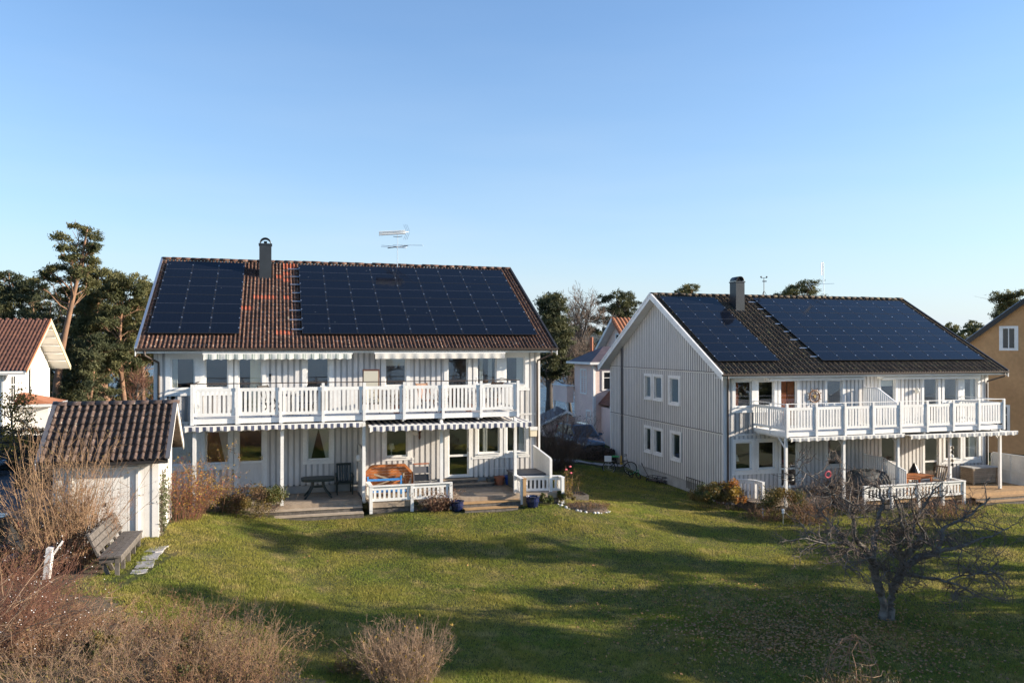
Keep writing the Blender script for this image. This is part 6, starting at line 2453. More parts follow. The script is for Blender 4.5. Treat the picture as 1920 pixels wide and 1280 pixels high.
MB().lathe([(.045, .30), (.045, .36), (.01, .39)], 10).build('lamp_head', 'alu', t)

# ------------------------------------------------------------------ shed, bench, post, paving
SH = (-9.885, 22.25)
sz = gz(*SH)


def build_shed():
    z0 = 1.0
    t = thing('shed', 'small white garden shed with a mossy brown tiled roof', 'shed', (SH[0], SH[1], z0), TH)
    W_, D_, hf = 2.62, 2.9, 2.47                # x from -W_ to 0
    half = D_ / 2
    sl = .80
    zf = lambda y: hf + .06 + (min(y, D_ - y)) * sl
    w = MB()
    w.box(-W_, 0, 0, .06, -.15, hf)
    w.box(-W_, 0, D_ - .06, D_, -.15, hf)
    for x0 in (-W_, -.06):
        for y0, y1 in ((.06, half), (half, D_ - .06)):
            w.hexa([(x0, y0, -.15), (x0 + .06, y0, -.15), (x0 + .06, y1, -.15), (x0, y1, -.15), (x0, y0, zf(y0) - .12), (x0 + .06, y0, zf(y0) - .12), (x0 + .06, y1, zf(y1) - .12), (x0, y1, zf(y1) - .12)])
    w.build('wall', 'shed_paint', t)
    dx0, dx1 = -2.12, -.56
    for k in range(6):
        a = dx0 - .02 - (k + 1) * .2
        if a > -W_ - .02:
            bpart('board', t, 'shed_paint', a + .004, a + .196, -.024, -.001, -.1, hf - .05)
    bpart('board', t, 'shed_paint', -.53, -.36, -.035, -.001, -.1, hf - .05)
    bpart('board', t, 'shed_paint', -.35, -.15, -.024, -.001, -.1, hf - .05)
    bpart('corner_board', t, 'shed_paint', -.148, .022, -.045, -.001, -.1, hf - .02)
    for k in range(14):
        y = .06 + k * .2
        bpart('board', t, 'shed_paint', .001, .022, y, y + .192, -.1, zf(min(y, y + .19) if y < half else y + .19) - .13)
    # the door: vertical boards in a proud frame
    d = MB().box(dx0, dx1, -.022, -.002, .0, 2.0).build('door', 'shed_paint', t)
    nb = 8
    for k in range(nb):
        a = dx0 + .02 + (dx1 - dx0 - .04) * k / nb
        bpart('board', d, 'shed_paint', a + .005, a + (dx1 - dx0 - .04) / nb - .005, -.036, -.0225, .02, 1.98)
    for (a, b, z_0, z_1) in ((dx0 - .07, dx0 - .002, 0, 2.07), (dx1 + .002, dx1 + .07, 0, 2.07), (dx0, dx1, 2.002, 2.07)):
        bpart('jamb', d, 'shed_paint', a, b, -.085, -.0245, z_0, z_1)
    bpart('handle', d, 'dark_metal', dx1 - .78, dx1 - .74, -.06, -.037, 1.0, 1.1)
    # roof
    ov, ox = .34, .30
    rf = MB()
    for s in (0, 1):
        pr = [(-ov, zf(-ov)), (half, zf(half)), (half, zf(half) - .10), (-ov, zf(-ov) - .09)]
        if s:
            pr = [(D_ - y, z) for y, z in pr]
        rf.prism(pr, -W_ - ox, ox, 'x')
    roof = rf.build('roof', 'soil', t)
    ang = math.atan(sl)
    ca, sa = math.cos(ang), math.sin(ang)
    L = (half + ov) / ca
    nr_, nc_ = 8, 17
    cw = (W_ + 2 * ox) / nc_
    rh = L / nr_
    # single-roll pantile
    v = []
    n = 7
    for yy, lift in ((0, .055), (rh + .03, .012)):
        for i in range(n):
            x = cw * i / (n - 1)
            v.append((x, yy, lift + .052 * math.cos(2 * PI * (i / (n - 1) - .5)) - .005))
    for i in range(n):
        v.append((v[i][0], .006, v[i][2] - .032))
    f = [(i, i + 1, n + i + 1, n + i) for i in range(n - 1)] + [(2 * n + i, 2 * n + i + 1, i + 1, i) for i in range(n - 1)]
    me = bpy.data.meshes.new('roof_tile_shed')
    me.from_pydata(v, [], f)
    me.materials.append(M['tile_shed'])
    me.polygons.foreach_set('use_smooth', np.ones(len(f), dtype=bool))
    r = np.random.default_rng(3)
    for c in range(nc_):
        for k in range(nr_):
            s_ = k * rh
            mk('roof_tile', me, roof, (-W_ - ox + c * cw, -ov - .03 + s_ * ca, zf(-ov) + s_ * sa), (ang + r.normal(0, .018), r.normal(0, .02), r.normal(0, .008)))
    Vs, Fs, o = [], [], 0
    tv, tf = np.array(v), np.array(f)
    for c in range(nc_):
        for k in range(nr_):
            s_ = k * rh
            yy, zz = -ov - .03 + s_ * ca, zf(-ov) + s_ * sa
            Vs.append(np.stack([tv[:, 0] - W_ - ox + c * cw, D_ - (yy + tv[:, 1] * ca - tv[:, 2] * sa), zz + tv[:, 1] * sa + tv[:, 2] * ca], -1))
            Fs.append(tf[:, ::-1] + o)
            o += len(tv)
    tag(mk('roof_tiling', npmesh('roof_tiling', np.concatenate(Vs), np.concatenate(Fs), 'tile_shed', True), roof), kind='stuff')
    for k in range(9):
        x = -W_ - ox + k * (W_ + 2 * ox) / 9
        m_ = MB()
        nn = 6
        vs = []
        for xx, q in ((0, 1.05), (.45, .92)):
            for i in range(nn):
                a = PI * i / (nn - 1)
                vs.append((xx, -.13 * q * math.cos(a), .11 * q * math.sin(a)))
        m_.add(vs, [(i, i + 1, nn + i + 1, nn + i) for i in range(nn - 1)] + [tuple(range(nn)), tuple(range(2 * nn - 1, nn - 1, -1))])
        m_.build('ridge_tile', 'tile_shed', roof, True, loc=(x, half, zf(half) + .0))
    for x0, s in ((-W_ - ox, -1), (ox, 1)):
        a, b = sorted((x0, x0 + s * .03))
        for side in (0, 1):
            g = (lambda y: y) if side == 0 else (lambda y: D_ - y)
            MB().prism([(g(-ov - .06), zf(-ov) + .03), (g(half), zf(half) + .08), (g(half), zf(half) - .12), (g(-ov - .06), zf(-ov) - .17)], a, b, 'x').build('bargeboard', 'shed_paint', t)
            c0, c1 = sorted((x0 - s * .07, x0 + s * .045))
            MB().prism([(g(-ov - .06), zf(-ov) + .075), (g(half), zf(half) + .125), (g(half), zf(half) + .082), (g(-ov - .06), zf(-ov) + .032)], c0, c1, 'x').build('verge_board', 'grey_plastic', t)
    bpart('gutter', t, 'dark_metal', -W_ - ox, ox, -ov - .09, -ov - .005, zf(-ov) - .09, zf(-ov) - .01)


build_shed()


def bench():
    a = Vector((-9.22, 18.85))
    b = Vector((-9.88, 21.35))
    d = (b - a).normalized()
    L = (b - a).length
    z0 = (gz(a.x, a.y) + gz(b.x, b.y)) / 2
    rz = math.atan2(d.y, d.x) - PI / 2
    t = thing('garden_bench', 'long weathered grey plank bench with a leaning slatted back', 'bench', (a.x, a.y, z0), rz)
    # local: y runs along the bench, +x is the front
    for k in range(3):
        x = -.02 - k * .165
        bpart('seat_plank', t, 'bench_wood', x - .155, x, -.05, L + .05, .40, .445)
    bpart('front_rail', t, 'bench_wood', -.075, -.03, .02, L - .02, .27, .398)
    bpart('rear_rail', t, 'bench_wood', -.47, -.43, .02, L - .02, .27, .398)
    for k in range(3):
        z = .53 + k * .15
        x = -.50 - (z - .45) * .42
        MB().hexa([(x - .03, -.06, z), (x + .015, -.06, z), (x + .015, L + .06, z), (x - .03, L + .06, z),
                   (x - .085, -.06, z + .125), (x - .04, -.06, z + .125), (x - .04, L + .06, z + .125), (x - .085, L + .06, z + .125)]).build('back_plank', 'bench_wood', t)
    for k in range(5):
        y = .04 + (L - .08) * k / 4
        bpart('leg', t, 'bench_wood', -.16, -.07, y - .04, y + .04, -.15, .39)
        bpart('cross_rail', t, 'bench_wood', -.50, -.07, y - .035, y + .035, .28, .385)
        MB().bar((-.28, y + (.08 if k == 0 else -.08), -.12), (-.78, y + (.08 if k == 0 else -.08), .98), .07, .10, up=(0, 1, 0)).build('back_leg', 'bench_wood', t)


bench()
t = thing('stone_slabs', 'broken pale paving slabs in the grass beside the bench', 'paving')
r_ = np.random.default_rng(2)
bd = Vector((-.255, .967))
bn = Vector((.967, .255))
for (q, o, w, l) in ((.35, .30, .34, .34), (.95, .33, .40, .62), (1.60, .36, .42, .60), (2.22, .38, .40, .56)):
    c = Vector((-9.22, 18.85)) + bd * q + bn * o
    pl = []
    for sx, sy in ((-1, -1), (0, -1), (1, -1), (1, 0), (1, 1), (0, 1), (-1, 1), (-1, 0)):
        p = c + bn * (sx * w / 2 + r_.normal(0, .03)) + bd * (sy * l / 2 + r_.normal(0, .03))
        pl.append((p.x, p.y))
    z = gz(c.x, c.y)
    MB().prism(pl, z - .08, z + .012, 'z').build('slab', 'paving', t)
t = thing('white_post', 'leaning weathered white post in the brambles beside the bench', 'post', (-10.75, 18.5, gz(-10.75, 18.5)), .2)
MB().bar((-.07, 0, -.2), (.03, 0, .74), .17, .13).build('shaft', 'white_paint', t)
MB().bar((.0, .0, .45), (.28, .05, .86), .07, .05).build('brace', 'white_paint', t)

# flower bed: ring of white stones, raised box for the rose
t = thing('flower_bed', 'round flower bed edged with white stones right of the deck', 'flower bed', (2.75, 30.1, gz(2.75, 30.1)))
MB().lathe([(.88, -.12), (.80, .04), (.5, .10), (.01, .12)], 20).build('soil', 'soil', t)
r_ = np.random.default_rng(6)
for k in range(22):
    a = -PI * 1.05 + k * PI * 1.45 / 21 + r_.normal(0, .04)
    s = r_.uniform(.04, .075)
    MB().lathe([(s * .7, 0), (s, s * .4), (s * .75, s * .95), (s * .2, s * 1.15)], 7).build('stone', 'stone_white', t, loc=(.93 * math.cos(a) + r_.normal(0, .03), .80 * math.sin(a) + r_.normal(0, .03), gz(2.75 + .93 * math.cos(a), 30.1 + .8 * math.sin(a)) - gz(2.75, 30.1) - .02), rot=(0, 0, r_.uniform(0, 6)))
t = thing('raised_bed', 'grey plank box holding the rose bush', 'planter', (2.45, 32.9, gz(2.45, 32.9)), TH)
for (a, b, c, d) in ((-.6, .6, -.45, -.41), (-.6, .6, .41, .45), (-.6, -.56, -.41, .41), (.56, .6, -.41, .41)):
    bpart('plank', t, 'bench_wood', a, b, c, d, -.1, .22)
bpart('soil', t, 'soil', -.555, .555, -.405, .405, -.1, .16)


# ------------------------------------------------------------------ bicycle, cart, cars
def bicycle():
    x, y = 5.75, 42.6
    t = thing('bicycle', 'black bicycle with a white basket and a green saddle cover by the shaded gable', 'bicycle', (x, y, gz(x, y)), -.12)
    for wx in (-.56, .58):
        w = MB().torus((wx, 0, .35), (0, 1, 0), .33, .024, 26, 6).build('wheel', 'rubber', t)
        sp = MB()
        for k in range(14):
            a = 2 * PI * k / 14
            sp.bar((wx, .012 * (-1) ** k, .35), (wx + .32 * math.cos(a), 0, .35 + .32 * math.sin(a)), .005)
        sp.build('spoke', 'alu', w)
        MB().torus((wx, 0, .35), (0, 1, 0), .305, .012, 26, 4).build('rim', 'alu', w)
    fr = MB()
    bb, hd, st = (-.05, 0, .30), (.42, 0, .78), (-.20, 0, .80)
    for p, q in ((bb, st), (bb, (.44, 0, .66)), ((-.12, 0, .58), hd), (bb, (-.56, 0, .35)), ((-.17, 0, .72), (-.56, 0, .35)), (hd, (.44, 0, .62)), ((.44, .05, .64), (.58, .05, .35)), ((.44, -.05, .64), (.58, -.05, .35)), (st, (-.22, 0, .92))):
        fr.tube([p, q], .019, 6)
    fr.build('frame', 'black_plastic', t)
    MB().tube([(.41, 0, .78), (.38, 0, 1.0)], .016, 6).build('stem', 'black_plastic', t)
    MB().tube([(.22, -.30, 1.03), (.38, -.2, 1.06), (.40, 0, 1.0), (.38, .2, 1.06), (.22, .30, 1.03)], .015, 6).build('handlebar', 'black_plastic', t)
    MB().prism([(-.40, -.11), (-.36, .11), (-.10, .05), (0, .03), (0, -.03), (-.10, -.05)][::-1], .93, 1.0, 'z').build('saddle', 'green_plastic', t)
    b = MB()
    b.box(-.80, -.42, -.17, .17, .70, .73)
    for q in ((-.80, -.78, -.17, .17), (-.44, -.42, -.17, .17), (-.78, -.44, -.17, -.15), (-.78, -.44, .15, .17)):
        b.box(*q, .73, .97)
    b.build('basket', 'crate_white', t)
    MB().tube([(-.56, .06, .35), (-.60, .06, .70), (-.3, .06, .70)], .01, 5).build('rack', 'alu', t)
    for s in (-1, 1):
        MB().box(-.05 + s * .13 - .04, -.05 + s * .13 + .04, s * .10 - .03, s * .10 + .03, .30 - s * .12, .33 - s * .12).build('pedal', 'black_plastic', t)


bicycle()
t = thing('hand_cart', 'low rusty wire hand cart by the foot of the shaded gable', 'cart', (7.35, 40.4, gz(7.35, 40.4)), -.9)
c = MB()
for z in (.12, .30):
    for p, q in (((-.5, -.25), (.5, -.25)), ((.5, -.25), (.5, .25)), ((.5, .25), (-.5, .25)), ((-.5, .25), (-.5, -.25))):
        c.bar((*p, z), (*q, z), .025)
for x in (-.5, -.17, .17, .5):
    for y in (-.25, .25):
        c.bar((x, y, .12), (x, y, .30), .02)
c.build('basket', 'dark_metal', t)
MB().box(-.48, .48, -.23, .23, .11, .125).build('floor', 'twig_dark', t)
for x in (-.35, .35):
    for y in (-.3, .3):
        MB().torus((x, y, .10), (0, 1, 0), .09, .025, 12, 5).build('wheel', 'rubber', t)
MB().tube([(-.5, 0, .15), (-.95, 0, .75), (-.92, -.12, .9)], .015, 5).build('handle', 'dark_metal', t)
t = thing('kick_scooter', 'small bike lying against the gable beside the yellow tube', 'bike', (6.4, 41.6, gz(6.4, 41.6)), -1.0)
for x in (-.3, .3):
    MB().torus((x, 0, .2), (0, 1, .35), .17, .025, 16, 5).build('wheel', 'rubber', t)
MB().tube([(-.3, 0, .2), (0, .03, .35), (.25, .03, .5), (.3, 0, .2)], .018, 6).build('frame', 'green_plastic', t)
MB().tube([(.25, .03, .45), (.2, .03, .75)], .014, 6).build('stem', 'alu', t)
t = thing('yellow_tube', 'yellow plastic pipe sleeve at the foot of the wall conduits', 'pipe', child_of(B_LOC, -.09, 10.63, -.45), TH)
MB().tube([(0, 0, 0), (0, 0, .62)], .07, 10).build('sleeve', 'yellow_plastic', t)
MB().torus((0, 0, .60), (0, 0, 1), .07, .012, 12, 5).build('rim', 'yellow_plastic', t)


def car(name, label, loc, rz, paint, estate=False, group=None):
    """Car with shaped body, glazed cabin, wheels and lights; +x is the front."""
    t = thing(name, label, 'car', loc, rz, group)
    Lh, Wd = 2.15, .90
    #   x, z low, z shoulder, half width
    secs = [(-2.15, .45, .80, .74), (-2.08, .32, .98, .83), (-1.5, .26, 1.0, .89), (-.4, .25, .97, .90), (.7, .25, .96, .90), (1.4, .26, .90, .88), (1.95, .32, .76, .80), (2.15, .42, .62, .66)]
    vs, fs = [], []
    for x, zl, zs, w in secs:
        vs += [(x, -w * .9, zl), (x, -w, zl + .18), (x, -w, (zl + zs) / 2 + .08), (x, -w * .90, zs), (x, w * .90, zs), (x, w, (zl + zs) / 2 + .08), (x, w, zl + .18), (x, w * .9, zl)]
    n = 8
    for i in range(len(secs) - 1):
        for k in range(n):
            k2 = (k + 1) % n
            fs.append((i * n + k, i * n + k2, (i + 1) * n + k2, (i + 1) * n + k))
    fs += [tuple(range(n)), tuple(range((len(secs) - 1) * n, len(secs) * n))[::-1]]
    body = MB().add(vs, fs).build('body', paint, t, True)
    # cabin: glass volume with painted roof and pillars
    if estate:
        cab = [(-2.02, .98, .78), (-1.72, 1.50, .64), (-.2, 1.56, .66), (.25, 1.52, .64), (1.05, .95, .78)]
    else:
        cab = [(-1.75, .98, .78), (-1.15, 1.46, .62), (-.2, 1.54, .64), (.25, 1.48, .62), (1.15, .93, .78)]
    g = MB()
    vs = []
    for (x, z, w) in cab:
        vs += [(x, -w, z), (x, w, z)]
    bx = [cab[0], cab[-1]]
    g.prism([(c[0], c[1]) for c in cab] + [(cab[-1][0], .9), (cab[0][0], .9)], -.70, .70, 'y')
    # draw the sides in towards the roof
    g.v = [(x, y * (1.10 if z < 1.0 else .93), z) for x, y, z in g.v]
    g.build('glasshouse', 'car_glass', t)
    rf = MB()
    rf.hexa([(cab[1][0], -.66, cab[1][1] + .002), (cab[3][0], -.66, cab[3][1] + .002), (cab[3][0], .66, cab[3][1] + .002), (cab[1][0], .66, cab[1][1] + .002),
             (cab[1][0] + .05, -.6, cab[1][1] + .055), (cab[3][0] - .05, -.6, cab[3][1] + .05), (cab[3][0] - .05, .6, cab[3][1] + .05), (cab[1][0] + .05, .6, cab[1][1] + .055)])
    rf.build('roof', paint, t)
    for s in (-1, 1):
        MB().bar((cab[1][0] + .1, s * .58, cab[1][1] + .08), (cab[3][0] - .15, s * .58, cab[3][1] + .08), .04, .04).build('roof_rail', 'chrome', t)
        for a, b in ((cab[4], cab[3]), (cab[0], cab[1])):
            MB().bar((a[0], s * .775, a[1]), (b[0], s * .665, b[1]), .07, .05).build('pillar', paint, t)
        MB().bar((-.35, s * .775, .96), (-.3, s * .66, 1.53), .09, .05).build('pillar', paint, t)
        MB().box(.82, 1.0, s * .98 - .09, s * .98 + .09, .98, 1.12).build('mirror', paint, t)
        MB().hexa([(1.75, s * .62 - .16, .62), (2.13, s * .55 - .14, .56), (2.13, s * .55 + .10, .56), (1.75, s * .70 + .12, .62), (1.75, s * .62 - .16, .78), (2.02, s * .55 - .14, .72), (2.02, s * .55 + .12, .72), (1.75, s * .72 + .10, .80)]).build('headlight', 'chrome', t)
        if estate:
            MB().hexa([(-2.17, s * .70 - .09, .72), (-1.98, s * .80 - .04, .72), (-1.98, s * .80 + .06, .72), (-2.17, s * .70 + .09, .72), (-1.88, s * .66 - .07, 1.38), (-1.72, s * .66 - .04, 1.38), (-1.72, s * .68 + .05, 1.38), (-1.88, s * .68 + .06, 1.38)]).build('tail_light', 'tail_red', t)
        else:
            MB().box(-2.16, -2.0, s * .68 - .13, s * .68 + .13, .72, .86).build('tail_light', 'tail_red', t)
        for x in (-1.3, 1.32):
            w = MB().torus((x, s * .80, .32), (0, 1, 0), .225, .095, 20, 8).build('wheel', 'rubber', t, True)
            MB().tube([(x, s * .80, .32), (x, s * .87, .32)], .19, 14).build('rim', 'alu', w)
    MB().box(-2.2, -2.1, -.7, .7, .40, .52).build('bumper', 'black_plastic', t)
    MB().box(2.1, 2.19, -.55, .55, .40, .54).build('bumper', 'black_plastic', t)
    MB().box(-2.205, -2.17, -.26, .26, .60, .72).build('number_plate', 'crate_white', t)
    return t


car('parked_car', 'dark blue car facing the hedge between the two grey houses', (4.15, 49.0, gz(4.15, 49.0) + .02), -PI / 2 + .35, 'car_blue', True)
car('parked_car', 'black estate car with a red tail light at the lower left edge', (-14.55, 19.9, gz(-14.5, 19.9) + .03), PI - .1, 'car_black', True)
car('parked_car', 'silver-blue car on the drive at the far left edge', (-25.6, 36.6, gz(-25.6, 36.6) + .06), -.12, 'car_silver', False)


# ------------------------------------------------------------------ other houses
def simple_window(parent, origin, u, w, z0, z1, mull=1, frame='white_paint', cas=.10, cross=True, curtain=True):
    """Window in a wall: origin (x,y) of the wall, u unit along the wall, outward normal to its right (u rotated -90)."""
    u = Vector((u[0], u[1], 0)).normalized()
    n = Vector((u.y, -u.x, 0))
    o = Vector((origin[0], origin[1], 0))

    def bx(mb, a, b, d0, d1, za, zb):
        p = []
        for z in (za, zb):
            for (s, d) in ((a, d0), (b, d0), (b, d1), (a, d1)):
                q = o + u * s + n * d
                p.append((q.x, q.y, z))
        mb.hexa(p)
    f = MB()
    bx(f, -cas, 0, 0, .05, z0 - cas, z1 + cas)
    bx(f, w, w + cas, 0, .05, z0 - cas, z1 + cas)
    bx(f, 0, w, 0, .05, z1, z1 + cas)
    bx(f, 0, w, 0, .05, z0 - cas, z0)
    wn_ = f.build('window', frame, parent)
    m = MB()
    for k in range(mull):
        c = w * (k + 1) / (mull + 1)
        bx(m, c - .03, c + .03, .012, .035, z0, z1)
    if cross:
        bx(m, 0, w, .012, .033, z0 + (z1 - z0) * .68 - .02, z0 + (z1 - z0) * .68 + .02)
    for a, b in ((0, .05), (w - .05, w)):
        bx(m, a, b, .012, .034, z0, z1)
    m.build('glazing_bar', frame, wn_)
    g = MB()
    bx(g, .02, w - .02, .002, .008, z0 + .01, z1 - .01)
    g.build('pane', 'car_glass', wn_)
    return wn_


def tiled_slope(parent, x0, x1, ya, za, yb, zb, mat, pitch=.25, name='roof', th=.12, rows=None):
    """Corrugated tile slope between eave (ya,za) and ridge (yb,zb), along x."""
    n = int((x1 - x0) / pitch * 6)
    R = rows or 14
    xs = x0 + (x1 - x0) * np.arange(n + 1) / n
    d = np.array([yb - ya, zb - za])
    L = np.linalg.norm(d)
    nv = np.array([-d[1], d[0]]) / L
    if nv[1] < 0:
        nv = -nv
    V = []
    for k in range(R):
        for q, lift in ((k / R, .03), ((k + .999) / R, .0)):
            h = .035 * np.cos(2 * PI * xs / pitch) + lift
            V.append(np.stack([xs, ya + d[0] * q + nv[0] * h, za + d[1] * q + nv[1] * h], -1))
    V = np.concatenate(V)
    i = np.arange(2 * R * (n + 1)).reshape(2 * R, n + 1)
    F = np.stack([i[:-1, :-1], i[:-1, 1:], i[1:, 1:], i[1:, :-1]], -1).reshape(-1, 4)
    o = mk(name, npmesh(name, V, F, mat, True), parent)
    return tag(o, kind='stuff') if name == 'roof_tiling' else o


def white_house():
    # gable apex (94,604) at depth about 50 m, front eave corner (58,697)
    loc = (-29.0, 45.6, 0)
    z0 = gz(-29, 46)
    t = thing('white_house', 'white rendered house with a red-brown tiled roof and yellowish gable trim at the far left', 'house', (loc[0], loc[1], 0), TH)
    L, D = 12, 9.2
    half = D / 2
    zf = lambda y: 4.95 + (min(y, D - y) + .45) * .605
    w = MB()
    w.box(-L, 0, 0, .3, z0 - .5, 4.9)
    w.box(-L, 0, D - .3, D, z0 - .5, 4.9)
    for x0 in (-L, -.3):
        for a, b in ((.3, half), (half, D - .3)):
            w.hexa([(x0, a, z0 - .5), (x0 + .3, a, z0 - .5), (x0 + .3, b, z0 - .5), (x0, b, z0 - .5), (x0, a, zf(a) - .15), (x0 + .3, a, zf(a) - .15), (x0 + .3, b, zf(b) - .15), (x0, b, zf(b) - .15)])
    w.build('wall', 'white_render', t)
    ox = 1.15
    r = MB()
    for s in (0, 1):
        pr = [(-.45, zf(-.45)), (half, zf(half)), (half, zf(half) - .14), (-.45, zf(-.45) - .13)]
        r.prism([(D - y, z) for y, z in pr] if s else pr, -L - .5, ox, 'x')
    rf = r.build('roof', 'white_render', t)
    tiled_slope(rf, -L - .5, ox, -.50, zf(-.45) + .03, half, zf(half) + .04, 'tile_red', .21, 'roof_tiling')
    tiled_slope(rf, -L - .5, ox, D + .50, zf(-.45) + .03, half, zf(half) + .04, 'tile_red', .21, 'roof_tiling')
    for side, mt in ((0, 'tile_porch'), (1, 'yellow_trim')):
        g = (lambda y: y) if side == 0 else (lambda y: D - y)
        MB().prism([(g(-.5), zf(-.45) + .07), (g(half), zf(half) + .12), (g(half), zf(half) - .05), (g(-.5), zf(-.45) - .06)], ox, ox + .05, 'x').build('verge', mt, rf)
        MB().prism([(g(-.5), zf(-.45) - .065), (g(half), zf(half) - .055), (g(half), zf(half) - .22), (g(-.5), zf(-.45) - .22)], ox - .02, ox + .04, 'x').build('bargeboard', 'yellow_trim', rf)
    for k in range(5):
        y = half + .6 + k * .85
        MB().box(.02, ox - .03, D - (D - y) - .04, D - (D - y) + .04, zf(y) - .26, zf(y) - .142).build('purlin', 'white_render', t)
    for k in range(30):
        MB().lathe([(.12, -.02), (.12, .06), (.05, .10)], 6).build('ridge_tile', 'tile_red', rf, loc=(ox - .3 - k * .42, half, zf(half) + .03))
    simple_window(t, (0, 4.2, 0), (0, 1), .55, 3.45, 5.6, 0, cross=False)
    simple_window(t, (0, .8, 0), (0, 1), .9, 3.1, 4.6, 1)
    simple_window(t, (-1.6 - 1.2, 0), (1, 0), 1.1, 1.2, 2.6, 1)
    # projecting front bay wall and its shaded recess on the left
    bpart('pilaster', t, 'foundation_grey', -2.3, -1.75, -.25, .0, z0 - .4, 3.3)
    bpart('ledge', t, 'foundation_grey', -L, -1.7, -.35, .0, 3.32, 3.45)
    MB().tube([(-.12, -.08, 4.85), (-.12, -.08, z0)], .05, 8).build('downspout', 'white_paint', t)
    MB().prism([(-.46, 4.86), (-.62, 4.86), (-.58, 4.74), (-.50, 4.74)], -L - .5, ox, 'x').build('gutter', 'white_paint', t)
    # porch with a hipped orange roof
    pr = MB()
    pr.add([(.02, 1.2, 2.95), (2.1, 1.2, 2.95), (2.1, 4.6, 2.95), (.02, 4.6, 2.95), (.02, 2.3, 3.55), (.02, 3.4, 3.55)], [(0, 1, 4), (1, 2, 5, 4), (2, 3, 5), (0, 4, 5, 3), (0, 3, 2, 1)])
    p = pr.build('porch', 'tile_porch', t)
    bpart('eave_board', p, 'white_paint', .02, 2.12, 1.16, 1.198, 2.78, 2.94)
    bpart('eave_board', p, 'white_paint', 2.102, 2.14, 1.16, 4.6, 2.78, 2.94)
    bpart('porch_wall', p, 'white_render', .02, 1.8, 1.6, 4.2, z0 - .4, 2.78)


white_house()


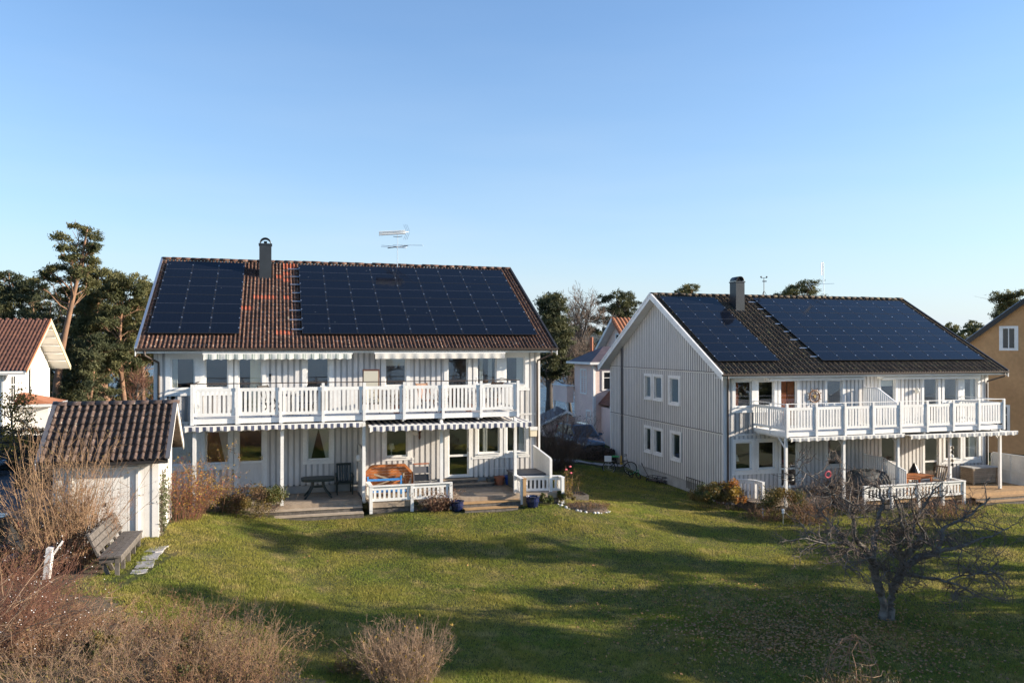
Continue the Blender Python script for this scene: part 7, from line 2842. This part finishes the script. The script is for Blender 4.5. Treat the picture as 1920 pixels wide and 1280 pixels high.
def pink_house():
    loc = (5.37, 52.0, 0.0)
    t = thing('pink_house', 'pink wooden house with a red porch roof, half hidden by the farther grey house', 'house', loc, TH)
    z0 = gz(6, 53) - .5
    zE = 5.3
    W_, D_ = 9.0, 3.5
    w = MB()
    w.box(0, W_, 0, D_, z0, zE)
    w.build('wall', 'pink_wall', t)
    # weatherboard courses on the two visible walls
    for k in range(36):
        z = .1 + k * .145
        bpart('board', t, 'pink_wall', -.022, -.001, -.02, D_ + .02, z, z + .130)
        bpart('board', t, 'pink_wall', -.0, 1.9, -.022, -.001, z, z + .130)
    for z in (2.55, 3.05):
        bpart('belt_board', t, 'pink_wall', -.045, -.0225, -.03, D_ + .04, z, z + .10)
        bpart('belt_board', t, 'pink_wall', -.0, 2.2, -.045, -.0225, z, z + .10)
    bpart('corner_board', t, 'white_paint', -.05, .10, -.055, -.0455, z0, zE)
    bpart('corner_board', t, 'white_paint', -.055, -.0455, -.045, .12, z0, zE)
    # low hipped slate roof over this wing
    r = MB()
    e = .45
    r.add([(-e, -e, zE), (W_, -e, zE), (W_, D_ + e, zE), (-e, D_ + e, zE), (1.6, D_ * .5 + .5, zE + 1.05), (W_, D_ * .5 + .5, zE + 1.05)], [(0, 1, 5, 4), (1, 2, 5), (2, 3, 4, 5), (3, 0, 4), (0, 3, 2, 1)])
    rf = r.build('roof', 'tile_slate', t)
    bpart('eave_board', rf, 'white_paint', -e - .02, W_, -e - .03, -e, zE - .12, zE + .03)
    bpart('eave_board', rf, 'white_paint', -e - .03, -e, -e, D_ + e, zE - .12, zE + .03)
    MB().tube([(-.28, -.3, zE - .1), (-.1, -.1, zE - .5), (-.09, -.09, .2)], .05, 8).build('downspout', 'white_paint', t)
    simple_window(t, (0, 2.3, 0), (0, -1), .95, 3.25, 4.75, 1)
    simple_window(t, (0, 1.25, 0), (0, -1), .70, .75, 2.05, 0)
    simple_window(t, (.62, -.02), (1, 0), .52, 3.55, 4.65, 0)
    # gabled upper block behind: its gable looks the same way as the shaded gable of the grey house
    gx, gx1, ya, hw, zp, zb_ = 4.1, 12.0, 5.19, 3.0, 8.25, 6.0
    sl = .74
    b = MB()
    b.box(gx, gx1, ya - hw, ya + hw, z0, zb_)
    b.prism([(ya - hw, zb_), (ya + hw, zb_), (ya, zb_ + hw * sl)], gx, gx1, 'x')
    b.build('upper_wall', 'pink_wall', t)
    zr_ = zb_ + hw * sl
    for s in (-1, 1):
        e = hw + .45
        m = MB()
        m.prism([(ya, zr_ + .20), (ya + s * e, zr_ + .20 - e * sl), (ya + s * e, zr_ + .06 - e * sl), (ya, zr_ + .06)], gx - .55, gx1, 'x')
        o = m.build('upper_roof', 'white_paint', t)
        tiled_slope(o, gx - .55, gx1, ya + s * e, zr_ + .24 - e * sl, ya, zr_ + .24, 'tile_porch', .3, 'roof_tiling')
        MB().prism([(ya, zr_ + .26), (ya + s * (e + .03), zr_ + .26 - e * sl), (ya + s * (e + .03), zr_ - .02 - e * sl), (ya, zr_ - .02)], gx - .60, gx - .552, 'x').build('bargeboard', 'white_paint' if s > 0 else 'tile_porch', o)
    simple_window(t, (gx, ya + .5, 0), (0, -1), 1.0, 6.0, 7.2, 1)
    MB().tube([(1.2, 3.4, zE + .2), (1.2, 3.4, 7.0)], .13, 8).build('flue', 'terracotta', t)
    # front porch with a red roof
    p = MB()
    p.add([(.25, -2.0, 2.6), (5, -2.0, 2.6), (5, -.03, 3.75), (.25 + 1.1, -.03, 3.75), (.25, -.03, 2.6), (5, -.03, 2.6)], [(0, 1, 2, 3), (0, 3, 4), (0, 4, 5, 1), (1, 5, 2), (3, 2, 5, 4)])
    po = p.build('porch', 'tile_red', t)
    bpart('eave_board', po, 'white_paint', .22, 5, -2.04, -2.0, 2.42, 2.6)
    bpart('porch_wall', po, 'pink_wall', .45, 4.8, -1.75, -.06, z0, 2.42)
    simple_window(t, (.95, -1.76), (1, 0), 1.5, .6, 1.95, 1)
    # balcony on the left
    bal = bpart('balcony', t, 'pink_wall', -.55, -.06, 3.6, 6.6, 2.45, 3.55)
    bpart('balcony_post', t, 'white_paint', -.5, -.4, 3.7, 3.8, z0, 2.44)
    bpart('balcony_post', t, 'white_paint', -.5, -.4, 6.4, 6.5, z0, 2.44)
    bpart('balcony_rail', t, 'white_paint', -.6, -.02, 3.55, 6.65, 3.56, 3.64)


pink_house()
t = thing('boathouse', 'small outhouse with a dark pitched roof behind the big brown shrub', 'outhouse', (3.6, 57.5, gz(3.6, 57.5)), .1)
zb = 1.0
MB().prism([(-1.5, -1.0), (1.5, -1.0), (1.5, zb), (0, zb + .75), (-1.5, zb)], -2, 2, 'y').build('wall', 'pink_wall', t)
for s in (-1, 1):
    MB().prism([(0, zb + .95), (s * 1.9, zb + .0), (s * 1.9, zb - .12), (0, zb + .80)], -2.3, 2.3, 'y').build('roof', 'tile_slate', t)
    MB().prism([(0, zb + 1.0), (s * 1.95, zb + .02), (s * 1.95, zb - .14), (0, zb + .82)], -2.36, -2.305, 'y').build('bargeboard', 'white_paint', t)


def ochre_house():
    t = thing('ochre_house', 'ochre rendered house with a dark roof edge and one white-framed window at the right edge', 'house', (27.6, 53.2, 0), -.5)
    z0 = -1.4
    c, zE, sl = 6.0, 4.5, .82
    W_, zp = 2 * c, zE + c * sl
    w = MB()
    w.prism([(0, z0), (W_, z0), (W_, zE), (c, zp), (0, zE)], 0, 10, 'y')
    w.build('wall', 'ochre_wall', t)
    for s in (-1, 1):
        e = c + .5
        MB().prism([(c, zp + .30), (c + s * e, zp + .30 - e * sl), (c + s * e, zp + .03 - e * sl), (c, zp + .03)], -.30, 10.2, 'y').build('roof', 'tile_slate', t)
        MB().prism([(c, zp + .32), (c + s * (e + .05), zp + .32 - (e + .05) * sl), (c + s * (e + .05), zp - .04 - (e + .05) * sl), (c, zp - .04)], -.36, -.302, 'y').build('verge', 'dark_metal', t)
    simple_window(t, (4.40, 0), (1, 0), .72, 6.25, 7.5, 1, 'white_paint', .16, cross=False)
    bpart('downspout', t, 'alu', 5.62, 5.76, -.45, -.32, 7.6, 9.6)
    simple_window(t, (1.3, 0), (1, 0), 1.1, .9, 2.5, 1, 'dark_metal', .08)
    simple_window(t, (3.6, 0), (1, 0), 1.1, .9, 2.5, 1, 'white_paint', .12)


ochre_house()
t = thing('utility_pole', 'tall thin wooden pole standing right of the lawn', 'pole', (33, 17.7, gz(33, 17.7)))
MB().tube([(0, 0, -.5), (0, 0, 12.0)], [.12, .08], 8).build('shaft', 'teak_grey', t)
MB().bar((-.0, -.6, 11.4), (0, .6, 11.4), .08).build('cross_arm', 'teak_grey', t)
